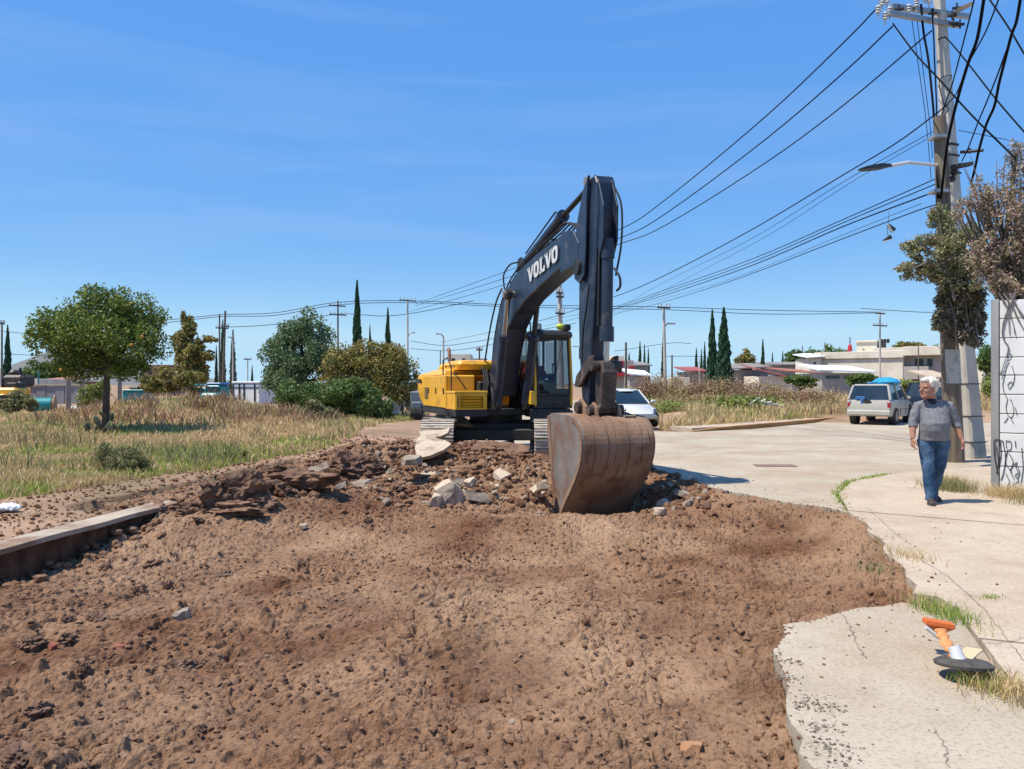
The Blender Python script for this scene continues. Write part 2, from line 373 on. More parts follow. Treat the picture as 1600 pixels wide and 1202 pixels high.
# slabs -----------------------------------------------------------------
def jag(pts, amp=0.05, step=0.18, seed=0, lock=()):
    """break up an edge line with small irregular teeth"""
    rs = random.Random(seed); out = []
    for i in range(len(pts) - 1):
        a = Vector(pts[i]); b = Vector(pts[i + 1]); n = max(1, int((b - a).length / step)); nn = Vector((-(b - a).y, (b - a).x)).normalized()
        for k in range(n):
            q = a.lerp(b, k / n)
            if k: q = q + nn * rs.uniform(-amp, amp)
            out.append((q.x, q.y))
    out.append(tuple(pts[-1])); return out
def slab(name, poly, top, thick, m, parent=None):
    bm = bmesh.new(); vs = [bm.verts.new((x, y, top)) for x, y in poly]; f = bm.faces.new(vs)
    bmesh.ops.recalc_face_normals(bm, faces=[f])
    if f.normal.z < 0: f.normal_flip()
    r = bmesh.ops.extrude_face_region(bm, geom=[f]); vv = [e for e in r['geom'] if isinstance(e, bmesh.types.BMVert)]
    for v_ in vv: v_.co.z = top - thick
    for v_ in vs: pass
    bmesh.ops.triangulate(bm, faces=bm.faces[:]); bmesh.ops.recalc_face_normals(bm, faces=bm.faces[:])
    me = bpy.data.meshes.new(name); bm.to_mesh(me); bm.free(); me.materials.append(m)
    o = bpy.data.objects.new(name, me); COL.objects.link(o); o.parent = parent; return o
road = empty('road'); tag(road, kind='structure')
pav = empty('pavement'); tag(pav, kind='structure')
# right-hand gutter line between road and pavement
RK = [(2.05, -3.5), (2.2, 2.0), (2.62, 3.9), (3.25, 5.7), (3.62, 7.0), (4.0, 8.5), (4.38, 10.0)]
e1 = jag(EDGE[:14], 0.035, 0.14, 2)
# near slab in the right foreground
near = e1 + [(2.95, 5.86), (3.22, 5.62)] + [(x - 0.03, y) for x, y in RK[:4]][::-1][1:]
slab('slab', near, 0.0, 0.16, m_conc, road)
# pavement panels with open joints
e2 = jag(EDGE[14:23], 0.03, 0.16, 3)
pA = [(RK[0][0], -3.5), (2.2, 2.0), (2.62, 3.9), (3.0, 4.95), (5.2, 4.05), (9.5, 2.6), (9.5, -3.5)]
pB = [(3.01, 4.99), (3.25, 5.66), (3.28, 5.95)] + e2[0:] + [(7.2, 8.1), (9.8, 7.0), (9.5, 2.64), (5.2, 4.09)]
pC = [(4.36, 10.03), (4.9, 11.6), (5.7, 13.0), (6.9, 14.1), (8.2, 14.9), (9.2, 15.2), (9.8, 12.0), (9.8, 7.03), (7.2, 8.13)]
slab('slab', pA, 0.02, 0.18, m_conc_d, pav); slab('slab', pB, 0.018, 0.18, m_conc_d, pav); slab('slab', pC, 0.022, 0.18, m_conc_d, pav)
slab('slab', [(9.22, 15.2), (13, 17.6), (26, 22.5), (26, 4), (9.83, 4), (9.83, 12.0)], 0.02, 0.18, m_conc_d, pav)
# the intersection behind, cast in big panels
e3 = jag(EDGE[22:], 0.05, 0.2, 4)
FK = [(3.2, 27.6), (6.3, 27.0), (8.6, 28.6), (11.4, 31.5), (15.0, 35.6), (19, 37.5), (40, 46)]
crn = [(4.36, 10.0), (4.87, 11.6), (5.67, 13.03), (6.87, 14.13), (8.17, 14.93), (9.2, 15.23), (13, 17.63)]
A_ = e3[:]
split = [i for i, p in enumerate(A_) if p[1] > 14.9][0]
# right of x ~ 2.6: front panel between corner and pit
slab('slab', A_[:split + 1] + [(2.6, 18.2), (10.2, 19.6), (13.0, 17.65)][0:] + crn[::-1][1:-1], 0.0, 0.17, m_conc, road)
slab('slab', A_[split:] + [(kerb_x(18.0) + .03, 18.0), (-0.4, 18.2), (2.57, 18.2)], 0.0, 0.17, m_conc, road)
slab('slab', [(kerb_x(18.0) + .03, 18.03), (-0.4, 18.23), (2.6, 18.23), (10.2, 19.63), (9.2, 24.4), (2.4, 23.6), (kerb_x(23.6) + .03, 23.6)], 0.0, 0.17, m_conc, road)
slab('slab', [(10.23, 19.63), (13.0, 17.67), (26, 22.53), (24, 29.0), (9.23, 24.4)], 0.0, 0.17, m_conc, road)
slab('slab', [(kerb_x(23.6) + .03, 23.63), (2.4, 23.63), (9.2, 24.43), (8.7, 28.5), (6.3, 26.95), (3.2, 27.55), (4.2, 34), (6, 44), (1.2, 46), (kerb_x(34.0) + .03, 34)], 0.002, 0.17, m_conc, road)
slab('slab', [(9.23, 24.43), (24, 29.03), (40, 38), (40, 45.9), (19, 37.45), (15, 35.55), (11.4, 31.45), (8.73, 28.5)], 0.0, 0.17, m_conc, road)
slab('slab', [(1.2, 46.02), (6, 44.02), (12, 80), (2.5, 80)], 0.0, 0.17, m_conc, road)
# far kerb with stained orange face
kf = MB(); kt = MB(); fk = [Vector(p) for p in FK[1:]]
for i in range(len(fk) - 1):
    a, b = fk[i], fk[i + 1]; n = max(1, int((b - a).length / 1.1)); d = (b - a).normalized(); nn = Vector((-d.y, d.x))
    for k in range(n):
        p = a.lerp(b, k / n); q = a.lerp(b, (k + 1) / n) - d * 0.02
        h0 = 0.02 + 0.13 * min(1, ((p - fk[0]).length) / 2.2); h1 = 0.02 + 0.13 * min(1, ((q - fk[0]).length) / 2.2)
        vs = [(p.x, p.y, 0.004), (q.x, q.y, 0.004), (q.x + nn.x * .2, q.y + nn.y * .2, 0.004), (p.x + nn.x * .2, p.y + nn.y * .2, 0.004)]
        vs += [(v[0], v[1], h) for v, h in zip(vs, (h0, h1, h1, h0))]
        o = MB().add(vs, [(0, 3, 2, 1), (4, 5, 6, 7), (0, 1, 5, 4), (1, 2, 6, 5), (2, 3, 7, 6), (3, 0, 4, 7)]).build('kerb_stone', m_kerb_orange, road)
slab('verge_slab', [(p.x + 0.03 - .0, p.y + .22) for p in fk] + [(p.x - 0.5, p.y + 1.5) for p in fk[::-1]], 0.12, 0.15, m_conc_d, road)
# left kerb: long concrete kerb, broken off towards the machine
m_kerb = mat('kerb_concrete', (0.40, 0.32, 0.25), (0.56, 0.47, 0.37), scale=1.5, rough=0.95, bump=0.01, bscale=12, c3=(0.3, 0.2, 0.14), s3=1.2, f3=(0.5, 0.62), world=True, spec=0.2)
kl = empty('kerb'); tag(kl, kind='structure')
ys = [-3.5, -1.0, 1.5, 4.0, 6.3, 8.6, 10.85]
for i in range(len(ys) - 1):
    a, b = ys[i] + 0.015, ys[i + 1]
    xa, xb = float(kerb_x(a)), float(kerb_x(b)); n = 11
    t = [(xa + (xb - xa) * k / n + 0.018 * math.sin(k * 5.3 + i * 2.1), a + (b - a) * k / n) for k in range(n + 1)]
    if i == len(ys) - 2: t[-1] = (xb - 0.22, b + .1); t.insert(-1, (xb + 0.02, b - 0.1))
    slab('kerb_stone', t + [(xb - 0.34, b + .02), (xa - 0.34, a)], 0.01, 0.055, m_kerb, kl)
    s2 = slab('kerb_stone', [(x - 0.05, y) for x, y in t] + [(xb - 0.35, b), (xa - 0.35, a)], -0.047, 0.5, m_earthwall, kl)
ys = [16.4, 18.6, 21.0, 24, 27, 30]
for i in range(len(ys) - 1):
    a, b = ys[i] + 0.02, ys[i + 1]; xa, xb = float(kerb_x(a)), float(kerb_x(b))
    slab('kerb_stone', [(xa, a), (xb, b), (xb - .35, b), (xa - .35, a)], 0.06, 0.2, m_kerb, kl)
# loose clods strewn over the pit: one crumbly layer
def rock_arrays(n_sub=1):
    bm = bmesh.new(); bmesh.ops.create_icosphere(bm, subdivisions=n_sub, radius=1.0)
    v = np.array([x.co[:] for x in bm.verts]); f = np.array([[q.index for q in p.verts] for p in bm.faces]); bm.free(); return v, f
rv, rf = rock_arrays(1)
def scatter_rocks(name, pts, sizes, material, seed=0, sink=0.35, kind='stuff', **kw):
    rs = np.random.RandomState(seed); n = len(pts); k = len(rv)
    base = rv[None] * (1 + 0.5 * (rs.rand(n, k, 1) - 0.5))
    sc = sizes[:, None, None] * np.stack([0.8 + 0.5 * rs.rand(n), 0.7 + 0.5 * rs.rand(n), 0.45 + 0.4 * rs.rand(n)], -1)[:, None]
    a = rs.rand(n) * 6.28; ca, sa = np.cos(a), np.sin(a); b = base * sc
    x = b[..., 0] * ca[:, None] - b[..., 1] * sa[:, None]; y = b[..., 0] * sa[:, None] + b[..., 1] * ca[:, None]
    v = np.stack([x, y, b[..., 2]], -1) + pts[:, None]; v[..., 2] += (sizes * (0.5 - sink))[:, None]
    f = (rf[None] + (np.arange(n) * k)[:, None, None]).reshape(-1, 3)
    return tag(npmesh(name, v.reshape(-1, 3), f, material), kind=kind, **kw)
pts = []; sz = []
while len(pts) < 11000:
    y = 1.8 * math.exp(rs.rand() * math.log(17 / 1.8)); i = min(NR - 1, int(np.searchsorted(ty, y))); x = xl[i] + rs.rand() * (xr[i] - xl[i])
    if not in_poly(x, y, PITPOLY): continue
    dn = 0.25 + 0.75 * sstep(0.35, 0.7, float(vnoise(np.array(x * 1.3), np.array(y * 1.3), 33))) + 0.4 * (y > 11)
    if rs.rand() > dn: continue
    pts.append((x, y, soil_z(x, y))); sz.append(0.004 + 0.012 * rs.rand() ** 2 + 0.0014 * y * rs.rand() + (0.02 * rs.rand() if rs.rand() < 0.05 else 0))
scatter_rocks('soil_clods', np.array(pts), np.array(sz), m_clod, 5, label='loose crumbly brown clods strewn over the excavated pit')
# crumbs along the verge left of the kerb, and on the slabs by the pit
pts = []; sz = []
for _ in range(3200):
    y = 6 + 18 * rs.rand() ** 1.2; x = float(kerb_x(y)) - 0.3 - 2.2 * rs.rand(); pts.append((x, y, HG(x, y) + .01)); sz.append(0.01 + 0.03 * rs.rand() ** 3)
for i in range(380):
    a = EDGE[rs.randint(2, len(EDGE) - 2)]; b = a; k = EDGE.index(a); b = EDGE[k + 1]; t = rs.rand(); x = a[0] + (b[0] - a[0]) * t; y = a[1] + (b[1] - a[1]) * t
    d = rs.rand() ** 5 * (0.5 + .08 * y); nx, ny = (b[1] - a[1]), -(b[0] - a[0]); l = math.hypot(nx, ny); x += nx / l * d; y += ny / l * d
    if in_poly(x, y, PITPOLY): continue
    pts.append((x, y, 0.021 if (x > float(np.interp(y, [p[1] for p in RK], [p[0] for p in RK])) - .02 and y < 10) else 0.001)); sz.append(0.003 + 0.008 * rs.rand() ** 2 + .0005 * y)
for _ in range(70):
    x = 1.6 + 6 * rs.rand(); y = 3 + 11 * rs.rand()
    if in_poly(x, y, PITPOLY): continue
    pts.append((x, y, 0.021 if (x > float(np.interp(y, [p[1] for p in RK], [p[0] for p in RK])) - .02 and y < 10) else 0.001)); sz.append(0.002 + 0.004 * rs.rand())
scatter_rocks('soil_crumbs', np.array(pts), np.array(sz), m_clod, 6, label='small soil crumbs and pebbles spilled on the pavement and verge')

for nm, m_, seed_, cnt, smax, lab in (('spoil_rubble', m_clod, 8, 3200, .085, 'lumpy dark spoil heaped in front of the tracks'), ('pale_rubble', m_broken, 9, 700, .05, 'pale concrete crumbs mixed into the spoil heap')):
    q = np.random.RandomState(seed_); pts = []; sz = []
    while len(pts) < cnt:
        if q.rand() < .7: x = q.normal(-1.3, 1.4); y = q.normal(14.6, 1.3)
        elif q.rand() < .6: t = q.rand(); y = 10.4 + 6 * t; x = float(kerb_x(y)) + q.normal(.0, .35)
        else: x = q.normal(2.6, .5); y = q.normal(12.6, .9)
        if not in_poly(x, y, PITPOLY) or y > 17.0 or (.55 < x < 2.1 and 11.6 < y < 14): continue
        pts.append((x, y, soil_z(x, y))); sz.append(.012 + smax * q.rand() ** 2.5)
    scatter_rocks(nm, np.array(pts), np.array(sz), m_, seed_, label=lab)

# dark tarry crumbs lying along the left edge of the near slab
q = np.random.RandomState(15); pts = []; sz = []
for cx_, cy_, n_, w_ in ((1.62, 4.62, 60, .05), (1.55, 4.35, 50, .05), (1.56, 4.02, 110, .07), (1.62, 3.95, 60, .05), (1.50, 3.72, 90, .06), (1.47, 3.52, 90, .06), (1.44, 3.36, 60, .06)):
    for _ in range(n_):
        x, y = cx_ + q.normal(0, w_), cy_ + q.normal(0, w_ * .8); pts.append((x, y, .001)); sz.append(.002 + .008 * q.rand() ** 3)
m_tar = mat('tarry_crumb', (0.07, 0.065, 0.06), (0.30, 0.25, 0.20), scale=9, rough=.95, world=True)
scatter_rocks('tarry_crumbs', np.array(pts), np.array(sz), m_tar, 16, label='dark grey crumbs of old asphalt on the edge of the near slab')

q = np.random.RandomState(19); pts = []; sz = []
for _ in range(420):
    y = 4 + 6.8 * q.rand(); x = float(kerb_x(y)) + abs(q.normal(.03, .16)); pts.append((x, y, soil_z(x, y) + (.10 * q.rand() if x - float(kerb_x(y)) < .06 else 0))); sz.append(.012 + .055 * q.rand() ** 2)
scatter_rocks('kerb_foot_clods', np.array(pts), np.array(sz), m_clod, 20, label='earth clods fallen along the foot of the cut kerb')
# ---------------------------------------------------------------- the excavator
m_yel = mat('yellow_paint', (0.98, 0.47, 0.015), (1.0, 0.54, 0.03), scale=2.5, rough=0.42, c3=(0.26, 0.15, 0.06), s3=3.0, f3=(0.56, 0.78), bump=0.002, bscale=6, coat=0.15)
m_navy = mat('dark_boom_paint', (0.013, 0.023, 0.046), (0.026, 0.041, 0.074), scale=3, rough=0.42, c3=(0.17, 0.14, 0.12), s3=3.5, f3=(0.57, 0.85), bump=0.002, bscale=10)
m_blk = mat('black_steel', (0.016, 0.017, 0.019), (0.04, 0.038, 0.036), scale=5, rough=0.6, c3=(0.14, 0.10, 0.075), s3=3, f3=(0.6, 0.85), bump=0.003, bscale=20)
m_rub = mat('black_rubber', (0.012, 0.012, 0.013), (0.03, 0.028, 0.027), scale=8, rough=0.8)
m_worn = mat('worn_bucket_steel', (0.24, 0.135, 0.08), (0.50, 0.35, 0.235), scale=3.2, rough=0.85, metal=0.0, c3=(0.21, 0.105, 0.065), s3=1.6, f3=(0.46, 0.64), spec=0.25, bump=0.014, bscale=11, b2=0.002, b2scale=70)
m_side = mat('scraped_steel', (0.27, 0.235, 0.21), (0.36, 0.33, 0.30), scale=2.6, rough=0.6, metal=0.3, c3=(0.28, 0.15, 0.09), s3=1.8, f3=(0.45, 0.65), bump=0.004, bscale=10)
m_chrome = mat('cylinder_rod', (0.55, 0.55, 0.56), rough=0.25, metal=1.0)
m_dust = mat('dusty_track_steel', (0.60, 0.50, 0.40), (0.80, 0.70, 0.58), scale=6, rough=0.9, metal=0.0, c3=(0.22, 0.16, 0.12), s3=4, f3=(0.55, 0.7), bump=0.004, bscale=30)
m_glass = mat('tinted_glass', (0.01, 0.016, 0.022), rough=0.04, alpha=0.55, spec=0.8)
m_lens = mat('lamp_lens', (0.7, 0.7, 0.68), rough=0.15)
m_white = mat('white_lettering', (0.82, 0.82, 0.80), (0.7, 0.7, 0.68), scale=9, rough=0.5)
m_orange = mat('orange_marker', (0.75, 0.22, 0.03), rough=0.5)
ex = empty('excavator', (-0.38, 18.3, 0.0), R(-72), 'yellow crawler excavator with dark blue-black boom and rusty bucket digging at the pit edge', 'excavator')
exM = Matrix.Translation((-0.38, 18.3, 0)) @ Matrix.Rotation(R(-72), 4, 'Z')
U = Matrix.Rotation(R(-18), 4, 'Z')        # undercarriage is slewed under the house
# tracks
def shoe_mesh():
    mb = MB(); mb.box((0, 0, 0.012), (0.178, 0.70, 0.024))
    for x, h in ((-0.075, 0.03), (0.0, 0.026), (0.075, 0.03)): mb.box((x, 0, 0.022 + h / 2), (0.022, 0.70, h))
    mb.box((0, 0.09, -0.03), (0.15, 0.04, 0.06)); mb.box((0, -0.09, -0.03), (0.15, 0.04, 0.06))
    return mb
shoe0 = None
for sgn in (-1, 1):
    mb = MB(); mb.M = U; mb.box((0, sgn * 1.2, 0.44), (3.0, 0.26, 0.38)); mb.box((0, sgn * 1.2, 0.62), (2.7, 0.34, 0.06))
    mb.box((0, sgn * 1.2, 0.24), (2.9, 0.30, 0.05))
    tr = mb.build('track', m_blk, ex, bevel=0.02)
    for nm, x, r_, wdt in [('idler', 1.68, 0.34, 0.2), ('sprocket', -1.68, 0.34, 0.2)] + [('roller', -1.3 + i * 0.43, 0.11, 0.34) for i in range(7)]:
        z = 0.45 if r_ > 0.2 else 0.15; mb = MB(); mb.M = U
        mb.tube([(x, sgn * 1.2 - wdt / 2, z), (x, sgn * 1.2 + wdt / 2, z)], r_, 20); mb.tube([(x, sgn * 1.2 - wdt / 2 - .05, z), (x, sgn * 1.2 + wdt / 2 + .05, z)], r_ * .45, 12)
        mb.build(nm, m_blk, tr, smooth=True)
    Lx, rr = 1.68, 0.40; per = 4 * Lx + 2 * math.pi * rr; n = 47
    for i in range(n):
        d = (i + 0.5) * per / n
        if d < 2 * Lx: x, z, a = -Lx + d, 0.45 + rr, 0.0
        elif d < 2 * Lx + math.pi * rr:
            t = (d - 2 * Lx) / rr; x, z, a = Lx + rr * math.sin(t), 0.45 + rr * math.cos(t), t
        elif d < 4 * Lx + math.pi * rr: x, z, a = Lx - (d - 2 * Lx - math.pi * rr), 0.45 - rr, math.pi
        else:
            t = (d - 4 * Lx - math.pi * rr) / rr; x, z, a = -Lx - rr * math.sin(t), 0.45 - rr * math.cos(t), math.pi + t
        if i < n * 0.36 and d < 2 * Lx: z -= 0.05 * math.sin(math.pi * d / (2 * Lx))
        if shoe0 is None: s_ = shoe0 = shoe_mesh().build('track_shoe', m_dust, tr)
        else: s_ = shoe0.copy(); COL.objects.link(s_); s_.parent = tr
        s_.matrix_local = U @ Matrix.Translation((x, sgn * 1.2, z + (0.0 if a == 0 else 0))) @ Matrix.Rotation(a, 4, 'Y')
mb = MB(); mb.M = U
mb.box((0, 0, 0.62), (1.5, 1.7, 0.34)); mb.box((0.75, 0, 0.52), (0.35, 2.0, 0.26)); mb.box((-0.75, 0, 0.52), (0.35, 2.0, 0.26))
mb.build('carbody', m_blk, ex, bevel=0.03)
MB().tube([(0, 0, 0.78), (0, 0, 0.95)], 0.62, 40).build('slew_ring', m_blk, ex, smooth=True)
# deck
mb = MB(); mb.box((-0.55, 0, 1.035), (3.1, 2.66, 0.16)); mb.box((0.9, -0.97, 1.035), (1.0, 0.72, 0.155)); mb.box((0.75, 0.86, 1.035), (1.3, 0.94, 0.155)); mb.box((0.6, 0, 1.03), (0.8, 0.9, 0.15))
mb.build('deck', m_blk, ex, bevel=0.015)
# counterweight with rounded corners and undercut
def rring(x0, x1, y0, y1, z, r, n=6):
    out = []
    for cx, cy, a0 in ((x1 - r, y1 - r, 0), (x0 + r, y1 - r, 90), (x0 + r, y0 + r, 180), (x1 - r, y0 + r, 270)):
        for k in range(n + 1):
            a = R(a0 + 90 * k / n); out.append((cx + r * math.cos(a), cy + r * math.sin(a), z))
    return out
mb = MB(); mb.loft([rring(-2.50, -1.95, -1.28, 1.28, 1.12, .25), rring(-2.72, -1.95, -1.34, 1.34, 1.30, .3), rring(-2.92, -1.95, -1.36, 1.36, 1.55, .35), rring(-2.95, -1.95, -1.36, 1.36, 1.80, .35), rring(-2.88, -1.95, -1.33, 1.33, 1.90, .33), rring(-2.70, -1.97, -1.2, 1.2, 1.95, .25)])
cw = mb.build('counterweight', m_yel, ex, smooth=True)
box('decal', (-2.38, -1.364, 1.74), (0.42, 0.008, 0.10), m_blk, cw)
# right flank panels
for i, (a, b, zt) in enumerate([(-1.93, -1.12, 1.87), (-1.10, -0.30, 1.86), (-0.28, 0.52, 1.86)]):
    o = box('side_panel', ((a + b) / 2, -1.32, (1.12 + zt) / 2), (b - a, 0.06, zt - 1.12), m_yel, ex, bevel=0.015)
    box('handle', (b - 0.12, -1.36, 1.5), (0.05, 0.02, 0.14), m_blk, o)
    if i == 0:
        for k in range(5): box('louvre', ((a + b) / 2, -1.357, 1.32 + k * 0.06), (0.42, 0.016, 0.025), m_blk, o)
for i, (a, b) in enumerate([(-1.93, -1.0), (-0.98, -0.42)]): box('side_panel', ((a + b) / 2, 1.32, 1.48), (b - a, 0.06, 0.74), m_yel, ex, bevel=0.015)
# fuel tank block, front face towards the pit, with dents and lines
tk = box('fuel_tank', (0.16, -0.98, 1.49), (0.70, 0.66, 0.75), m_yel, ex, bevel=0.03)
MB().tube([(0.52, -1.08, 1.84), (0.525, -0.86, 1.54)], 0.012, 6).build('scratch_bar', m_blk, tk)
MB().tube([(0.1, -1.0, 1.86), (0.1, -1.0, 1.93)], 0.07, 14).build('filler_cap', m_blk, tk, smooth=True)
# engine hood
mb = MB(); mb.loft([rring(-1.94, -0.2, -1.28, 0.95, 1.88, .12), rring(-1.9, -0.22, -1.22, 0.92, 1.97, .12), rring(-1.75, -0.3, -1.10, 0.80, 2.02, .14)])
mb.build('engine_cover', m_yel, ex, smooth=True)
mb = MB(); mb.loft([rring(-1.30, 0.20, -0.98, 0.30, 1.99, .10), rring(-1.32, 0.24, -1.0, 0.32, 2.12, .12), rring(-1.28, 0.20, -0.96, 0.30, 2.19, .12), rring(-1.15, 0.08, -0.85, 0.20, 2.22, .1)])
hd = mb.build('engine_hood', m_yel, ex, smooth=True)
for x in (-0.9, -0.5, -0.1): box('hood_slot', (x, -0.999, 2.09), (0.18, 0.012, 0.03), m_blk, hd)
MB().tube([(-1.55, -0.75, 1.98), (-1.55, -0.75, 2.22), (-1.62, -0.75, 2.5), (-1.7, -0.75, 2.56)], 0.045, 12).build('exhaust_pipe', m_side, ex, smooth=True)
MB().ball((-1.35, -0.98, 2.04), (0.10, .1, .12)).build('air_cleaner_cap', m_yel, ex, smooth=True)
# toolbox with step and louvred recess
tb = empty  # (name kept free)
mb = MB(); mb.box((0.98, -0.98, 1.125), (0.84, 0.72, 0.04)); mb.box((0.98, -0.98, 1.485), (0.86, 0.74, 0.05)); mb.box((0.56, -0.98, 1.30), (0.04, 0.72, 0.33))
mb.box((1.02, -1.325, 1.30), (0.74, 0.03, 0.32)); mb.box((1.02, -0.635, 1.30), (0.74, 0.03, 0.32))
mb.box((1.385, -1.27, 1.30), (0.05, 0.10, 0.32)); mb.box((1.385, -0.675, 1.30), (0.05, 0.07, 0.32)); mb.box((1.385, -0.95, 1.425), (0.05, 0.55, 0.07))
bx = mb.build('toolbox', m_yel, ex, bevel=0.008)
for k in range(4): box('louvre', (1.34, -0.965, 1.175 + k * 0.062), (0.03, 0.50, 0.042), m_yel, bx, rot=Matrix.Rotation(R(28), 3, 'Y'))
MB().tube([(1.44, -1.29, 1.16), (1.47, -1.29, 1.2), (1.47, -1.29, 1.36), (1.44, -1.29, 1.4)], 0.012, 8).build('grab_handle', m_blk, bx, smooth=True)
MB().tube([(0.9, -1.3, 1.50), (0.9, -1.3, 2.05), (0.5, -1.3, 2.25), (0.1, -1.3, 2.2), (0.1, -1.3, 1.86)], 0.016, 8).build('handrail', m_blk, ex, smooth=True)
mb = MB()
for z in (0.72, 0.93): mb.box((0.95, -1.34, z), (0.38, 0.12, 0.03))
mb.box((0.78, -1.33, 0.87), (0.03, 0.03, 0.32)); mb.box((1.12, -1.33, 0.87), (0.03, 0.03, 0.32)); mb.build('step', m_blk, ex)
# valve bay between tank and boom: hoses and fittings
mb = MB(); mb.box((0.35, -0.42, 1.42), (0.75, 0.40, 0.6)); mb.build('valve_block', m_blk, ex, bevel=0.03)
rs_ = random.Random(4)
for i in range(9):
    y = -0.25 - 0.04 * i; x = 0.68 + rs_.uniform(0, .12)
    MB().tube([(x - .1, y, 1.15), (x + .12, y - .02, 1.4), (x + .05, y + .06, 1.68), (x - .25, y + .1, 1.8 + .03 * i), (x - .5, y + .1, 1.9)], 0.019, 8).build('hydraulic_hose', m_rub, ex, smooth=True)
# cab ------------------------------------------------------------
cab = MB()
x0, x1, y0, y1 = -0.40, 1.42, 0.45, 1.37
cab.box(((x0 + x1) / 2, (y0 + y1) / 2, 1.16), (x1 - x0, y1 - y0, 0.08)); cab.box((x0 + .04, (y0 + y1) / 2, 1.6), (0.08, y1 - y0, 0.8))
cab.box((x1 - .03, (y0 + y1) / 2, 1.30), (0.05, y1 - y0 - .1, 0.22)); cab.box(((x0 + x1) / 2, y0 + .02, 1.38), (x1 - x0 - .12, 0.04, 0.36)); cab.box(((x0 + x1) / 2, y1 - .02, 1.38), (x1 - x0 - .12, 0.04, 0.36))
cb = cab.build('cab', m_blk, ex, bevel=0.015)
mb = MB(); mb.loft([rring(x0, x1 + .02, y0, y1, 2.70, .1), rring(x0 - .02, x1 + .05, y0 - .02, y1 + .02, 2.76, .12), rring(x0, x1 + .02, y0, y1, 2.83, .12), rring(x0 + .1, x1 - .1, y0 + .1, y1 - .1, 2.87, .1)])
mb.build('roof', m_blk, cb, smooth=True)
for (x, y, xt) in ((x1, y0 + .03, x1 - .12), (x1, y1 - .03, x1 - .12), (x0 + .04, y0 + .04, x0 + .04), (x0 + .04, y1 - .04, x0 + .04), (0.42, y1 - .03, 0.42), (0.42, y0 + .03, 0.42)):
    MB().tube([(x, y, 1.18), (x, y, 1.7), (xt, y, 2.72)], [(.035, .035)] * 3, 6).build('pillar', m_yel if x == x1 else m_blk, cb)
fr = MB(); xf = lambda z: x1 + .01 - .12 * max(0, (z - 1.7) / 1.02)
for z, h in ((1.43, .04), (2.67, .06)): fr.box((xf(z), (y0 + y1) / 2, z), (.04, y1 - y0 - .12, h))
for y in (y0 + .085, y1 - .085): fr.tube([(x1 + .01, y, 1.42), (xf(1.7), y, 1.7), (xf(2.68), y, 2.68)], .022, 6)
fr.build('window_frame', m_blk, cb)
gl = MB(); gl.add([(x1 + .004, y0 + .09, 1.44), (x1 + .004, y1 - .09, 1.44), (xf(1.7) - .006, y1 - .09, 1.7), (xf(1.7) - .006, y0 + .09, 1.7), (xf(2.66) - .006, y1 - .09, 2.66), (xf(2.66) - .006, y0 + .09, 2.66)], [(0, 1, 2, 3), (3, 2, 4, 5)])
gl.build('windscreen', m_glass, cb)
for y in (y0 + .01, y1 - .01): MB().quad((x0 + .1, y, 1.58), (x1 - .04, y, 1.58), (x1 - .14, y, 2.68), (x0 + .1, y, 2.68)).build('side_window', m_glass, cb)
MB().quad((x0 - .002, y0 + .1, 2.02), (x0 - .002, y1 - .1, 2.02), (x0 - .002, y1 - .1, 2.68), (x0 - .002, y0 + .1, 2.68)).build('rear_window', m_glass, cb)
mb = MB(); mb.box((0.25, 0.84, 1.55), (0.5, 0.5, 0.14)); mb.box((0.0, 0.84, 1.95), (0.12, 0.48, 0.8), Matrix.Rotation(R(-8), 3, 'Y')); mb.box((0.25, .84, 1.34), (.35, .35, .3)); mb.build('seat', m_rub, cb, bevel=0.04, seg=2)
for y in (y0 + .24, y1 - .24):
    MB().box((0.75, y, 1.55), (0.25, 0.12, 0.7)).tube([(0.78, y, 1.9), (0.80, y, 2.1)], .012, 6).ball((.8, y, 2.11), .03, 8, 5).build('control_console', m_rub, cb)
MB().tube([(x1 - .02, y1 - .25, 2.6), (x1 + .0, y1 - .4, 1.9)], .008, 5).build('wiper', m_blk, cb)
for y, k in ((y0 + .1, 0), (y1 - .12, 1)):
    o = MB().box((x1 - .06, y, 2.93), (0.14, 0.17, 0.15)).build('work_lamp', m_blk, cb, bevel=.03); 
    MB().tube([(x1 + .012, y, 2.93), (x1 + .018, y, 2.93)], .058, 16).build('lens', m_lens if k == 0 else m_rub, o)
    if k == 0: pass
m_hiv = mat('lime_marker', (0.62, 0.72, 0.05), rough=0.5)
MB().ball((x1 - .1, y1 - .26, 2.95), (.08, .1, .07)).build('warning_beacon', m_hiv, cb, smooth=True)
MB().tube([(x1, y1, 2.5), (x1 + .1, y1 + .14, 2.5), (x1 + .1, y1 + .14, 2.3)], .01, 6).box((x1 + .11, y1 + .17, 2.35), (.02, .12, .26)).build('mirror', m_blk, ex)
MB().tube([(x1 - .15, y0 - .06, 2.3), (x1 - .08, y0 - .05, 2.95), (x1 - .15, y0 - .05, 3.05)], .018, 8).build('handrail', m_side, ex, smooth=True)
MB().box((x1 + .02, y0 - .05, 1.36), (.14, .12, .3)).build('foot_bracket', m_yel, ex, bevel=.01)
mb = MB(); mb.box((1.2, .85, 1.02), (.5, .9, .18)); mb.box((1.46, .85, .96), (.06, 1.0, .22)); mb.build('cab_apron', m_blk, ex)
